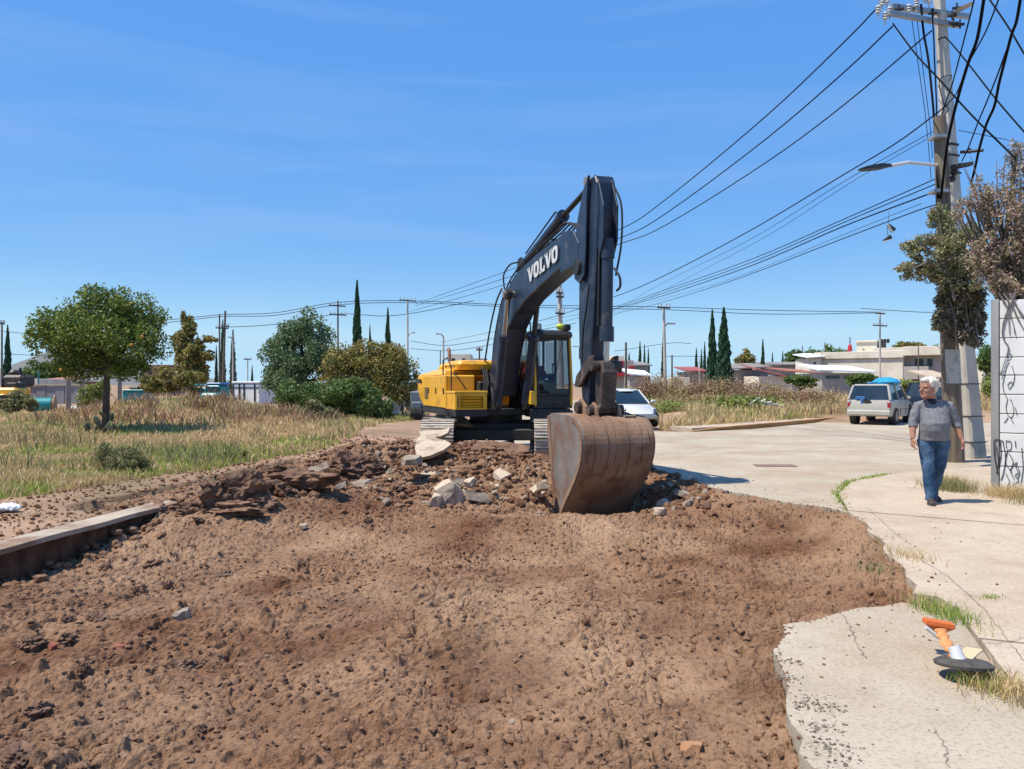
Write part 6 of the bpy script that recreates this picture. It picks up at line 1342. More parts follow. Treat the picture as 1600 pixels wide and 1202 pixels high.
Ms = Matrix.Translation((15.9, 33.3, 0)) @ Matrix.Rotation(R(52), 4, 'Z'); tp.location = Ms @ Vector((-.45, -.28, 1.66))
mb = MB(); rs_ = random.Random(3)
mb.loft([[Vector((math.cos(a) * rx * (1 + .12 * math.sin(3 * a + z * 9)), math.sin(a) * ry * (1 + .1 * math.cos(4 * a)), z)) for a in [2 * math.pi * k / 16 for k in range(16)]] for z, rx, ry in ((0, .62, .48), (.1, .68, .52), (.22, .46, .38), (.30, .18, .16))])
mb.build('sheet', m_blue, tp, smooth=True); tp.rotation_euler = (0, 0, R(52))
# dark SUV behind the man
m_dark = mat('dark_blue_paint', (0.010, 0.014, 0.022), rough=.25, coat=.5)
dv, db = car('parked_car', (20.3, 37.0, 0), R(48), 'dark blue car parked beyond the beige one, half hidden by the walking man', [(-2.2, .78, .8, .45, .85), (-2.1, .86, .88, .38, 1.12), (0, .88, .9, .34, 1.12), (1.3, .88, .86, .34, 1.08), (2.2, .76, .7, .42, .85)], m_dark, (-1.3, 1.35), .36, .24)
cabin(dv, db, (-2.08, 1.2, .84, 1.10), (-1.75, .4, .68, 1.70), m_dark)
for s in (-1, 1): MB().box((-2.16, s * .8, .98), (.08, .12, .26)).build('tail_lamp', m_redlamp, dv, bevel=.01)
m_cone = mat('red_sticker', (0.6, 0.04, 0.05), rough=.6)
MB().prism([(-.12, 0), (.12, 0), (0, .26)], .02, 'x', -2.13).build('warning_triangle', m_cone, dv)
# white rounded car beyond the bucket
m_wcar = mat('white_car_paint', (0.72, 0.72, 0.70), rough=.3, coat=.5)
b0 = Vector((4.55, 31.6, 0))
bt, bb = car('parked_car', b0, R(-76), 'white rounded small car facing us behind the excavator bucket', [(-1.95, .5, .45, .40, .62), (-1.6, .74, .72, .30, .86), (-.9, .82, .80, .24, .93), (0, .83, .80, .22, .92), (.8, .83, .78, .22, .90), (1.3, .82, .72, .24, .82), (1.7, .76, .60, .28, .68), (1.98, .55, .42, .36, .52)], m_wcar, (-1.22, 1.25), .32, .22)
cabin(bt, bb, (-1.25, .95, .72, .90), (-.60, .25, .56, 1.42), m_wcar)
MB().loft([ell((-.2, 0, 1.38), .62, .60, 16), ell((-.2, 0, 1.45), .50, .50, 16), ell((-.22, 0, 1.485), .25, .28, 16)]).build('roof_dome', m_wcar, bt, smooth=True)
for s in (-1, 1):
    MB().ball((1.58, s * .60, .62), (.10, .12, .13)).build('headlight', m_lampw, bt, smooth=True); MB().ball((1.62, s * .60, .62), (.085, .08, .09)).build('headlight_lens', m_cglass, bt, smooth=True)
    MB().box((.85, s * .92, .98), (.12, .18, .12)).build('mirror', m_wcar, bt, bevel=.03); MB().box((1.84, s * .45, .34), (.12, .30, .10)).build('fog_lamp', m_blk, bt, bevel=.02)
MB().box((1.88, 0, .38), (.16, 1.2, .12)).build('bumper', m_wcar, bt, bevel=.03)
for s in (-.3, .3): MB().box((.35, s, 1.0), (.12, .4, .4)).build('seat_back', m_rub, bt, bevel=.05)
# white lorry and grey tractor behind the yellow engine house
wv = empty('white_lorry', G(632, 652), 0, 'small white lorry parked by the dark shrub, left of the excavator', 'lorry'); o = wv.location.copy(); Yw = o.y
def WB(name, u0, v0, u1, v1, m, dep, par, yo=0.0, bev=.04):
    a = P(u0, v0, Yw) - o; b = P(u1, v1, Yw) - o; return box(name, ((a.x + b.x) / 2, dep / 2 + yo, (a.z + b.z) / 2), (abs(b.x - a.x), dep, abs(a.z - b.z)), m, par, bevel=bev)
WB('cab', 610, 614, 632, 638, m_wcar, 1.6, wv); WB('windscreen', 613, 617, 629, 627, m_cglass, .03, wv, -.02, 0); WB('bonnet', 612, 628, 629, 646, m_wcar, .8, wv, -.7); WB('bed', 632, 612, 640, 642, m_beige, 2.4, wv, .6); WB('bumper', 611, 643, 631, 648, m_white, .15, wv, -.85)
for u in (614, 627):
    c = P(u, 648, Yw) - o; MB().tube([(c.x - .12, -.3, .38), (c.x + .12, -.3, .38)], .38, 16).build('wheel', m_tyre, wv, smooth=True)
c = P(630, 620, Yw) - o; MB().box((c.x, .6, c.z + .5), (.8, .5, .12)).build('beacon_bar', m_hiv, wv, bevel=.03)
gt = empty('grey_roller', G(650, 660), 0, 'grey machine with black tyres parked right behind the excavator counterweight', 'roller'); o = gt.location.copy(); Yw = o.y
m_gry = mat('grey_machine_paint', (0.13, 0.16, 0.19), (0.2, 0.23, 0.26), scale=3, rough=.5)
WB('cowl', 640, 612, 660, 630, m_gry, 1.2, gt, .2); WB('hood_front', 643, 628, 659, 638, m_gry, .9, gt, -.2); WB('frame', 641, 640, 662, 646, m_blk, 1.6, gt, .2)
for u in (647, 655): c = P(u, 648, Yw) - o; MB().tube([(c.x - .13, .1, .38), (c.x + .13, .1, .38)], .40, 18).build('wheel', m_tyre, gt, smooth=True)
c = P(654, 606, Yw) - o; MB().box((c.x + .1, .4, c.z), (.25, .1, .5), Matrix.Rotation(R(20), 3, 'Y')).build('mirror', m_wcar, gt, bevel=.02)
# teal pickup, tarpaulins, container, loader: far left beyond the berm
m_teal = mat('teal_paint', (0.01, 0.26, 0.27), (0.02, 0.36, 0.36), scale=2, rough=.4)
Yt = 44.0
def FB(name, u0, v0, u1, v1, m, dep, par, yo=0.0, bev=.05, Y=None):
    o = par.location; Yq = Y or o.y; a = P(u0, v0, Yq) - o; b = P(u1, v1, Yq) - o
    return box(name, ((a.x + b.x) / 2, dep / 2 + yo, (a.z + b.z) / 2), (abs(b.x - a.x), dep, abs(a.z - b.z)), m, par, bevel=bev)
tk_ = empty('teal_truck', gp(318, Yt), 0, 'teal truck with open stake bed standing beyond the grassy berm', 'truck')
FB('cab', 322, 602, 344, 640, m_teal, 1.6, tk_, 0, .12); FB('windscreen', 324, 604, 343, 613, m_cglass, .03, tk_, -.02, 0); FB('bonnet', 322, 614, 349, 628, m_teal, .9, tk_, -.9, .12)
FB('roof_cap', 321, 598, 344, 602, m_blu2, 1.5, tk_, .1); FB('grille', 325, 620, 346, 626, m_blk, .03, tk_, -.93, 0); FB('stake_bed', 286, 606, 318, 632, m_teal, .15, tk_, .8); FB('bed_side', 287, 600, 305, 604, m_teal, 1.2, tk_, .2)
for u in (284, 291, 299, 307, 315): FB('stake', u - 1.5, 601, u + 1.5, 632, m_gry if u % 2 else m_white, .12, tk_, .6)
for u in (320, 346): FB('headlight', u - 2, 617, u + 2, 620, m_lampw, .05, tk_, -.95, 0)
for u in (292, 310, 340): c = P(u, 634, Yt) - tk_.location; MB().tube([(c.x, -.1, c.z), (c.x, .3, c.z)], .42, 16).build('wheel', m_tyre, tk_, smooth=True)
m_wht = mat('white_sheet_steel', (0.92, 0.92, 0.92), (1.0, 1.0, 1.0), scale=1.5, rough=.6)
co = empty('white_container', gp(384, 46), 0, 'white box container with dark vertical seams right of the teal truck', 'container')
FB('box', 357, 599, 412, 632, m_wht, 2.4, co, 0, .05); FB('roof_edge', 356, 596, 413, 599, m_wht, 2.5, co, -.05, .02)
for u in (358.5, 371.5, 381, 402.5): FB('seam', u - .8, 600, u + .8, 632, m_blk, .06, co, -.06, 0)
co.rotation_euler = (0, 0, R(-24)); FB('tow_bar', 352, 619, 358, 623, m_blk, .3, co, .2, .02); FB('rail', 357, 604, 412, 605, m_gry, .06, co, -.05, 0)
lo_ = empty('yellow_loader', gp(8, 46), 0, 'orange-yellow loader half out of the frame at the left edge', 'loader')
FB('body', -30, 606, 24, 620, m_yel, 1.6, lo_, 0, .12); FB('fender', -20, 616, 12, 628, m_yel, 1.3, lo_, -.3, .12); FB('cab_post', -4, 590, -1, 606, m_blk, .2, lo_, .3); FB('engine_top', 4, 598, 20, 606, m_blk, 1.0, lo_, .3)
for u in (-15, 10): c = P(u, 630, 46) - lo_.location; MB().tube([(c.x, -.35, c.z), (c.x, .1, c.z)], .5, 18).build('wheel', m_tyre, lo_, smooth=True)
dm = empty('dark_machine', gp(18, 50), 0, 'dark rusty drilling machine standing behind the yellow loader', 'machine'); FB('engine', 3, 586, 34, 604, m_grime, 1.5, dm, 0, .15); FB('tank', 8, 578, 20, 588, m_grime, 1.0, dm, .2, .15); FB('post', 24, 574, 27, 590, m_blk, .2, dm, .3); FB('hose_reel', 28, 596, 36, 606, m_blk, .6, dm, -.2, .1)
# cable spool
m_ply = mat('raw_plywood', (0.42, 0.27, 0.15), (0.52, 0.36, 0.22), scale=3, rough=.9)
c = P(67, 632, 42); sp = empty('cable_spool', c, R(20), 'wooden cable drum wound with teal duct beside the loader', 'cable drum')
for s in (-1, 1): MB().tube([(s * .55, 0, 0), (s * .60, 0, 0)], .50, 24).build('flange', m_ply, sp, smooth=True)
MB().tube([(-.55, 0, 0), (.55, 0, 0)], .30, 20).build('core', m_ply, sp, smooth=True)
MB().tube([(-.5, 0, -.02), (.42, 0, -.02)], [.38, .38], 20).build('winding', m_teal, sp, smooth=True)
# free-standing concrete columns and grey wall at the left
m_col = mat('rough_concrete_column', (0.36, 0.27, 0.22), (0.46, 0.36, 0.30), scale=4, rough=.95, bump=.02, bscale=10)
m_wallg = mat('grey_block_wall', (0.33, 0.33, 0.34), (0.41, 0.40, 0.40), scale=2, rough=.95, bump=.01, bscale=8)
for u, vt, vb, w_, Y, lab in ((107, 594, 632, 9, 41, 'rough concrete column left of the citrus trunk, the frontmost one'), (128, 583, 612, 9, 47, 'rough concrete column just behind the frontmost one'), (187, 583, 630, 8, 42, 'rough concrete column right of the citrus trunk'), (42, 586, 602, 3, 58, 'slim far column left of the citrus tree'), (60, 580, 608, 3, 57, 'slim teal-grey post over the grey wall')):
    e = empty('concrete_column', gp(u, Y), R(25), lab, 'column', 'free-standing concrete columns'); h_ = P(u, vt, Y).z - e.location.z; s = w_ * Y / FPX * .75
    MB().box((0, 0, h_ / 2 - .1), (s, s, h_ + .2)).build('shaft', m_col if u != 60 else m_teal, e, bevel=.02); MB().box((0, 0, h_ + .03), (s * .85, s * .85, .08)).build('cap', m_col, e)
gw = empty('boundary_wall', gp(95, 52), 0, 'low grey block boundary wall behind the concrete columns', 'wall')
for i in range(9): FB('wall_panel', 28 + i * 14.5, 603 + (i % 2), 42 + i * 14.5, 632, m_wallg, .2, gw, .02 * (i % 2), .01)
FB('coping', 28, 601, 158, 603.4, m_conc_d, .3, gw, -.05, .01)
tb_ = empty('teal_skip', gp(205, 48), 0, 'teal skip behind the right-hand concrete column', 'skip'); FB('tub', 190, 611, 224, 630, m_teal, 1.6, tb_, 0, .1); FB('rim', 189, 609, 225, 611.5, m_teal, 1.7, tb_, -.05, .02); FB('load', 196, 603, 214, 610, m_blk, 1.0, tb_, .3, .15)
sl_ = empty('loose_slab', gp(110, 36), R(10), 'pale loose concrete slab lying in front of the columns', 'slab'); MB().box((0, 0, .12), (.9, .5, .09)).build('slab', m_conc_d, sl_)
wb = empty('rolled_sheet', gp(117, 39), 0, 'white rolled sheet lying by the column', 'roll'); MB().tube([(-.15, 0, .25), (.25, .1, .25)], .22, 14).build('roll', m_white, wb, smooth=True)
# low houses on the left skyline
m_brickf = mat('far_brick', (0.34, 0.17, 0.12), (0.42, 0.24, 0.18), scale=1.2, rough=.95)
m_cream = mat('cream_render', (0.84, 0.76, 0.61), (0.95, 0.88, 0.73), scale=.7, rough=.9, c3=(0.68, 0.58, 0.46), s3=.5, f3=(.5, .7))
m_cgrey = mat('grey_render_and_wing_shade', (0.42, 0.40, 0.37), (0.54, 0.51, 0.47), scale=.6, rough=.95, c3=(0.42, 0.36, 0.31), s3=.5, f3=(.5, .65))
m_win = mat('dark_window_glass', (0.012, 0.014, 0.018), rough=.15, spec=.7)
m_tin = mat('red_tin_roof', (0.42, 0.085, 0.06), (0.50, 0.12, 0.09), scale=1, rough=.6)
m_tin2 = mat('terracotta_roof', (0.40, 0.15, 0.09), (0.48, 0.20, 0.13), scale=1, rough=.8)
m_dull = mat('dull_tin_roof', (0.24, 0.21, 0.19), (0.34, 0.30, 0.27), scale=1, rough=.8)
m_redw = mat('red_shop_paint', (0.55, 0.03, 0.04), rough=.5)
def house(u0, u1, vt, Y, label, m, roof=None, depth=7.0, wins=(), cat='house', group='low houses on the skyline', name='house', vb=None):
    e = empty(name, ((((u0 + u1) / 2) - 800) / FPX * Y, Y, .2), 0, label, cat, group)
    vb_ = 601 + (CAMZ - .1) * FPX / Y; FB('wall', u0, vt, u1, vb_, m, depth, e, 0, .03)
    if roof: 
        s = Y / FPX; x0 = (u0 - 800) * s - e.location.x - .4; x1 = (u1 - 800) * s - e.location.x + .4; zt = P(0, vt, Y).z - .2
        k, dz0, dz1 = roof; MB().add([(x0, -.5, zt + dz0 * s), (x1, -.5, zt + dz1 * s), (x1, depth, zt + dz1 * s + .6), (x0, depth, zt + dz0 * s + .6), (x0, -.5, zt + dz0 * s + .12), (x1, -.5, zt + dz1 * s + .12), (x1, depth, zt + dz1 * s + .72), (x0, depth, zt + dz0 * s + .72)], [(0, 3, 2, 1), (4, 5, 6, 7), (0, 1, 5, 4), (1, 2, 6, 5), (2, 3, 7, 6), (3, 0, 4, 7)]).build('roof', k, e)
    for (a, b, c, d) in wins: w_ = FB('window', a, b, c, d, m_win, .1, e, -.03, 0); FB('sill', a - .5, d, c + .5, d + .8, m_conc_d, .25, w_, -.12, 0) if False else None
    return e
house(640, 690, 597, 100, 'brown low building behind the yellow engine hood, left of the boom', m_brickf, None, wins=((650, 600, 655, 605),))
house(700, 735, 553, 110, 'pale two-storey house peeking over the engine hood', m_cream, None, wins=((706, 560, 711, 568), (722, 560, 727, 568)))
house(735, 760, 560, 120, 'grey building just left of the boom', m_cgrey, None, wins=((740, 566, 746, 574),))
house(30, 62, 592, 80, 'pale low house under the left-edge cypress', m_cream, None, wins=((38, 597, 43, 603),))
house(66, 100, 596, 85, 'low brick house behind the citrus crown', m_brickf, (m_tin2, 0, 0))
house(225, 262, 570, 90, 'unfinished red brick building behind the citrus tree', m_brickf, None, wins=((232, 576, 237, 586), (246, 576, 251, 586)))
house(412, 440, 590, 100, 'pale house between the container and the blue-green tree', m_cream, None)
# right side: red shop, roofs
sh_ = house(955, 990, 563, 88, 'red-trimmed shop with blue-framed window right of the bucket arm', m_cgrey, None, group='low houses on the skyline', name='shop', cat='shop', wins=((966, 575, 971, 583),))
FB('fascia', 958, 564, 974, 571, m_redw, .4, sh_, -.4, .02); FB('canopy', 952, 583, 982, 588, m_redw, .9, sh_, -.9, .02); FB('sign', 982, 572, 990, 582, m_redw, .3, sh_, -.5, .02)
house(985, 1013, 572, 92, 'grey-brown rendered house right of the red shop', m_cgrey, (m_dull, 0, 0)); house(984, 1012, 588, 80, 'low stall with white sheet roof right of the wooden post', m_cgrey, (m_wht, 3, -1), 4)
house(957, 975, 556, 110, 'cream upper storey behind the red shop', m_cream, None, 5)
house(1050, 1078, 590, 84, 'pale low house in the weeds right of the lamp pole', m_cream, None, 6); house(1075, 1100, 581, 90, 'low house with faded red panel left of the cypresses', m_cgrey, (m_tin, 0, 0), 6)
house(1142, 1200, 578, 86, 'low house with dull humped roof right of the cypresses', m_cgrey, (m_dull, 0, 4), 8)
house(1185, 1238, 588, 80, 'white-walled house under a sloping red tin roof', m_cream, (m_tin, 10, -6), 5); house(1232, 1285, 585, 90, 'low house under a terracotta roof', m_cgrey, (m_tin2, 4, 0), 8)
house(1200, 1290, 571, 110, 'long grey-roofed building behind the red roofs', m_cgrey, (m_dull, 0, 0), 8); house(1265, 1283, 560, 100, 'small white-gabled house under the leafy line', m_cream, (m_wht, 0, 2), 5, wins=((1271, 566, 1275, 572),))
house(1284, 1360, 583, 66, 'open shed with white corrugated roof in front of the cream building', m_cgrey, (m_wht, 3, 0), 5, wins=((1290, 587, 1312, 592), (1318, 587, 1350, 592)), name='shed', cat='shed')
house(1455, 1480, 592, 60, 'small peach wall seen left of the wooden pole', m_tin2, (m_conc_d, 0, 0), 3); house(1535, 1560, 558, 90, 'white house seen between grey pole and painted wall', m_cream, None)
# cream two-storey building
Yb = 95.0; cb_ = empty('cream_building', ((1411 - 800) / FPX * Yb, Yb, .2), 0, 'large cream building with grey right wing and rooftop block behind the cars', 'building')
FB('wall', 1303, 551, 1411, 600, m_cream, 14, cb_, 0, .03); FB('parapet', 1302, 548, 1412, 559, m_cream, 14, cb_, -.25, .03); FB('parapet', 1376, 543, 1412, 548.5, m_cream, 12, cb_, -.2, .03)
FB('rooftop_block', 1351, 530, 1376, 549, m_cream, 5, cb_, 2, .03); FB('parapet', 1350, 529, 1377, 532, m_cream, 5.4, cb_, 1.8, .02)
FB('right_wing', 1411.5, 556, 1456, 600, m_cgrey, 13, cb_, 1.2, .03); FB('parapet', 1411, 542, 1458, 556, m_cream, 14, cb_, -.3, .03); FB('wing_face', 1411.5, 573, 1440, 600, m_cgrey, 1.4, cb_, 0, .02)  # grey on the wing walls paints in their shade below the overhang
for a, b in ((1423, 1432.5), (1437, 1443)): w_ = FB('window', a, 561, b, 573, m_win, .1, cb_, 1.14, 0); FB('frame', (a + b) / 2 - .2, 561, (a + b) / 2 + .2, 573, m_blk, .06, w_ if False else cb_, 1.08, 0)
for u, v in ((1358, 543), ): FB('vent', u, v, u + 3, v + 1, m_blk, .05, cb_, 1.97, 0)
for k in range(3): FB('water_tank', 1379 + k * 4, 527, 1382.5 + k * 4, 534, m_blk, .35, cb_, 2.4, .08)
FB('railing', 1377, 533, 1387, 542, m_blk, .05, cb_, 2.2, 0)
FB('string_course', 1302.5, 559, 1411, 560, m_cgrey, .1, cb_, -.1, 0)
cb_.rotation_euler = (0, 0, R(-36)); cb_.scale = (1.22, 1, 1)
fl = empty('red_mast_sign', ((1328 - 800) / FPX * 100, 100, 3.8), 0, 'red triangular pennant on a mast above the cream building', 'pennant'); a = P(1328, 549, 100) - fl.location
MB().tube([(0, 0, 0), (0, 0, P(0, 527, 100).z - 3.8)], .06, 6).build('mast', m_blk, fl); MB().loft([ell((0, 0, a.z), .35, .35, 6), ell((0, 0, a.z + .7), .25, .25, 6), ell((0, 0, a.z + 1.0), .03, .03, 6)]).build('pennant', m_redw, fl)
# far hill at the left
m_hill = mat('far_hill', (0.16, 0.17, 0.17), (0.20, 0.20, 0.19), scale=.01, rough=1, world=True)
hx = np.linspace(-1900, 1900, 140); hy = np.linspace(1500, 1900, 12); HX, HY = np.meshgrid(hx, hy)
HZ = (28 + 60 * np.exp(-((HX + 950) / 110) ** 2) + 22 * fbm(HX, HY, .004, 3, 5)) * np.sin(np.linspace(0, math.pi, 12))[:, None] * sstep(1900, 1300, np.abs(HX)) * (.12 + .88 * sstep(-500, -850, HX))
hi = np.arange(HX.size).reshape(HX.shape); tag(npmesh('hills', np.stack([HX, HY, HZ], -1).reshape(-1, 3), np.stack([hi[:-1, :-1], hi[:-1, 1:], hi[1:, 1:], hi[1:, :-1]], -1).reshape(-1, 4), m_hill, smooth=True), kind='structure')

# ---------------------------------------------------------------- rubble
m_rock = mat('pale_concrete_lump', (0.54, 0.42, 0.30), (0.70, 0.58, 0.44), scale=5, rough=.95, bump=.015, bscale=14, c3=(0.30, 0.19, 0.13), s3=3, f3=(.52, .66))
m_rock2 = mat('earthy_lump', (0.12, 0.06, 0.036), (0.30, 0.175, 0.11), scale=4, rough=1, bump=.02, bscale=14)
m_rockg = mat('grey_lump', (0.30, 0.23, 0.17), (0.46, 0.37, 0.285), scale=4, rough=1, bump=.02, bscale=14)
def chunk(name, c, dims, m, seed, label=None, cat='rubble', group=None, rot=(0, 0, 0), flat=False, rough=.10):
    """angular broken lump: a cut box with chipped corners"""
    r = random.Random(seed); bm = bmesh.new(); bmesh.ops.create_cube(bm, size=1.0)
    for v in bm.verts: v.co = Vector((v.co.x * r.uniform(.75, 1.1), v.co.y * r.uniform(.75, 1.1), v.co.z * (r.uniform(.85, 1.05) if flat else r.uniform(.6, 1.1))))
    for _ in range(5 if not flat else 3):
        n = Vector((r.uniform(-1, 1), r.uniform(-1, 1), r.uniform(-.1, .9) if not flat else r.uniform(-.2, .2))).normalized()
        g = bmesh.ops.bisect_plane(bm, geom=bm.verts[:] + bm.edges[:] + bm.faces[:], plane_co=n * r.uniform(.36, .50), plane_no=n, clear_outer=True)
        bmesh.ops.holes_fill(bm, edges=[e for e in bm.edges if e.is_boundary])
    bmesh.ops.triangulate(bm, faces=bm.faces[:]); bmesh.ops.subdivide_edges(bm, edges=bm.edges[:], cuts=1)
    for v in bm.verts:
        v.co = Vector((v.co.x * dims[0], v.co.y * dims[1], v.co.z * dims[2])); s = min(dims) * rough; n_ = mnoise.noise_vector(v.co * (3.0 / max(dims)) + Vector((seed, 0, 0))); v.co += n_ * s
    me = bpy.data.meshes.new(name); bm.to_mesh(me); bm.free(); me.materials.append(m)
    o = bpy.data.objects.new(name, me); COL.objects.link(o); o.location = c; o.rotation_euler = [R(a) for a in rot]
    return tag(o, label, cat, group) if label else o
def lump(name, c, dims, m, seed, label, cat, group, rot=(0, 0, 0)):
    bm = bmesh.new(); bmesh.ops.create_icosphere(bm, subdivisions=4, radius=.55); o_ = Vector((seed * 1.37, seed * .71, 0))
    for v in bm.verts:
        d = v.co.normalized(); r = 1 + .38 * mnoise.noise(d * 1.6 + o_) + .24 * mnoise.noise(d * 4 + o_) + .20 * mnoise.noise(d * 9 + o_) + .12 * mnoise.noise(d * 22 + o_)
        cell = mnoise.cell(d * 3.1 + o_); v.co = Vector((v.co.x * dims[0], v.co.y * dims[1], v.co.z * dims[2])) * (r + .12 * (cell - .5))
    me = bpy.data.meshes.new(name); bm.to_mesh(me); bm.free(); me.materials.append(m); o = bpy.data.objects.new(name, me); COL.objects.link(o); o.location = c; o.rotation_euler = [R(a) for a in rot]
    return tag(o, label, cat, group)
def SP(u, v, z=None):        # photograph pixel dropped on the soil
    Y = (CAMZ + .1) * FPX / (v - 601)
    for _ in range(12):
        x = (u - 800) / FPX * Y; zz = soil_z(x, Y) if Y < 17.5 else 0.0; Y = .5 * Y + .5 * (CAMZ - zz) * FPX / (v - 601)
    return Vector(((u - 800) / FPX * Y, Y, zz))
def w_ok(w_, flat): return True
def ch(u, v, wpx, hpx, m, seed, label, rot=(0, 0, 0), flat=False, dep=1.0, lift=.35, group=None, cat='rubble', name='concrete_chunk'):
    c = SP(u, v); s = c.y / FPX
    if m is m_rock2 and w_ok(wpx, flat): return lump(name, c + Vector((0, 0, hpx * s * lift)), (wpx * s, wpx * s * dep, hpx * s * 1.15), m, seed, label, cat, group, rot)
    return chunk(name, c + Vector((0, 0, hpx * s * lift)), (wpx * s, wpx * s * dep, hpx * s), m, seed, label, cat, group, rot, flat)
g1 = 'large broken lumps round the pit rim'
ch(703, 788, 44, 48, m_rock, 3, 'largest pale angular concrete block in front of the excavator tracks', (10, -22, 20), dep=.7, group=g1)
ch(683, 790, 18, 24, m_rock, 5, 'small pale wedge leaning on the left of the largest block', (0, 25, 10), group=g1)
ch(742, 783, 44, 16, m_rockg, 8, 'greyish flat slab right of the largest pale block', (-12, 12, 30), True, .7, group=g1)
ch(497, 748, 44, 10, m_rock, 11, 'pale flat paving piece tilted on the torn left verge', (-32, -18, 20), True, .9, .8, g1)
ch(470, 762, 110, 26, m_rock2, 12, 'long earth-covered slab of torn pavement under the pale flat piece', (-8, -6, -14), True, .35, .35, g1)
ch(455, 752, 70, 16, m_rock2, 41, 'brown tilted slab left of the pale flat piece', (-20, 8, 10), True, .6, .7, g1)
ch(385, 782, 62, 48, m_rock2, 13, 'upright jagged earth clod at the broken kerb end', (10, -18, 30), dep=.6, group=g1)
ch(335, 790, 50, 40, m_rock2, 14, 'dark lump left of the upright jagged clod', (0, 12, 60), dep=.8, group=g1)
ch(360, 800, 110, 20, m_rock2, 15, 'dark lip of undercut earth at the broken kerb end', (0, 0, -12), True, .4, group=g1)
ch(405, 795, 50, 26, m_rock2, 42, 'crumbling dark clod right of the upright one', (0, 0, 40), dep=.8, group=g1)
ch(300, 800, 40, 18, m_rock2, 43, 'flat dark clod next to the kerb end', (0, 5, 20), True, .7, group=g1)
ch(545, 742, 64, 34, m_rock2, 16, 'rounded dark earth heap right of the pale flat piece', (0, 0, 25), dep=.8, group=g1)
ch(580, 735, 46, 24, m_rock2, 44, 'earth lump behind the rounded heap', (0, 10, 50), dep=.8, group=g1)
ch(632, 708, 40, 22, m_rock2, 17, 'brown boulder beside the tilted slab at the left track', (0, 0, 10), group=g1)
ch(615, 722, 60, 8, m_rockg, 18, 'thin grey slab lying under the brown boulder', (0, 4, 8), True, .5, group=g1)
# big plates pushed up against the left track
def plate_at(pts, Y0, thick, m, label, dy=0.0, tilt=0.0):
    P3 = [P(u, v, Y0 + dy * (v - 690) / 30.0) for u, v in pts]; c = sum(P3, Vector()) / len(P3); mb = MB(); n = len(P3); off = Vector((0.02, thick, -thick * .5))
    vs = [p - c for p in P3] + [p - c + off for p in P3]; mb.add(vs, [list(range(n)), list(range(n, 2 * n))[::-1]] + [(i, n + i, n + (i + 1) % n, (i + 1) % n) for i in range(n)])
    o = mb.build('concrete_slab', m, None); o.location = c; return tag(o, label, 'slab', g1)
plate_at([(652, 684), (668, 679), (700, 690), (705, 694), (693, 703), (672, 712), (652, 716), (648, 700)], 14.8, .12, m_rock, 'broad pale slab plate with a curved edge propped before the left track', -.8)
plate_at([(655, 674), (690, 672), (703, 668), (700, 676), (688, 682), (658, 684)], 15.2, .12, m_rock, 'upper pale slab stacked on the curved plate', -.8)
plate_at([(680, 657), (728, 653), (738, 664), (725, 663), (700, 661), (678, 663)], 16.0, .12, m_rock, 'light slab piece jutting out over the left track', -1.5)
plate_at([(738, 694), (790, 690), (828, 697), (826, 706), (800, 708), (760, 706), (742, 702)], 15.2, .14, m_rock2, 'reddish slab tilted up before the right track', -.5)
ch(765, 712, 40, 10, m_rockg, 22, 'narrow grey slab sloping down before the tracks', (14, 20, 20), True, .4, group=g1)
ch(752, 724, 46, 9, m_rock2, 23, 'long brown slab shard lying diagonally before the tracks', (10, 22, 10), True, .3, group=g1)
ch(790, 700, 30, 12, m_rock, 24, 'small pale slab by the carbody shadow', (0, -10, 10), True, .6, group=g1)
ch(1060, 745, 50, 6, m_rockg, 25, 'flat grey slab on the rim right of the bucket', (0, 0, 20), True, .6, group=g1); ch(1085, 756, 40, 10, m_rock2, 26, 'brown slab piece at the far right rim of the bucket hollow', (0, 6, -10), True, .6, group=g1)
ch(1040, 790, 24, 14, m_rock, 27, 'pale stone right of the bucket hollow', (0, 0, 30), group=g1); ch(1031, 803, 22, 12, m_rock, 28, 'pale stone below its neighbour right of the bucket hollow', (0, 0, 60), group=g1)
ch(1066, 775, 26, 10, m_rockg, 29, 'grey flat stone at the right of the bucket hollow', (0, 10, 0), group=g1)
for i, (u, v, w_, h_, mm_, lab) in enumerate([(600, 742, 40, 8, m_rock, 'pale thin shard lying flat left in the spoil heap'), (640, 735, 46, 10, m_rockg, 'grey tilted shard above the pale thin one'), (668, 748, 30, 8, m_rock, 'small pale shard left of the largest block'), (722, 742, 34, 9, m_rockg, 'grey shard upslope of the largest pale block'),
        (805, 728, 44, 12, m_rock2, 'brown slab under the right track'), (832, 742, 34, 10, m_rockg, 'grey slab piece left of the bucket'), (782, 748, 30, 9, m_rock, 'pale slab piece in the middle of the heap'), (565, 760, 34, 8, m_rockg, 'grey shard at the left foot of the heap'),
        (840, 775, 26, 8, m_rock, 'pale shard beside the bucket tooth'), (620, 765, 26, 8, m_rock2, 'brown shard at the foot of the heap'), (530, 765, 30, 8, m_rock, 'pale shard near the rounded dark heap'), (690, 725, 50, 12, m_rock2, 'long brown slab under the curved plate'),
        (860, 730, 36, 14, m_rock2, 'brown block wedged by the left bucket edge'), (735, 765, 20, 10, m_rock, 'pale cobble above the greyish flat slab'), (1000, 742, 40, 12, m_rock2, 'brown block behind the right bucket edge')]):
    ch(u, v, w_, h_, mm_, 300 + i, lab, (RNG.uniform(-35, 10), RNG.uniform(-25, 25), RNG.uniform(0, 180)), True, .7, .6, g1)
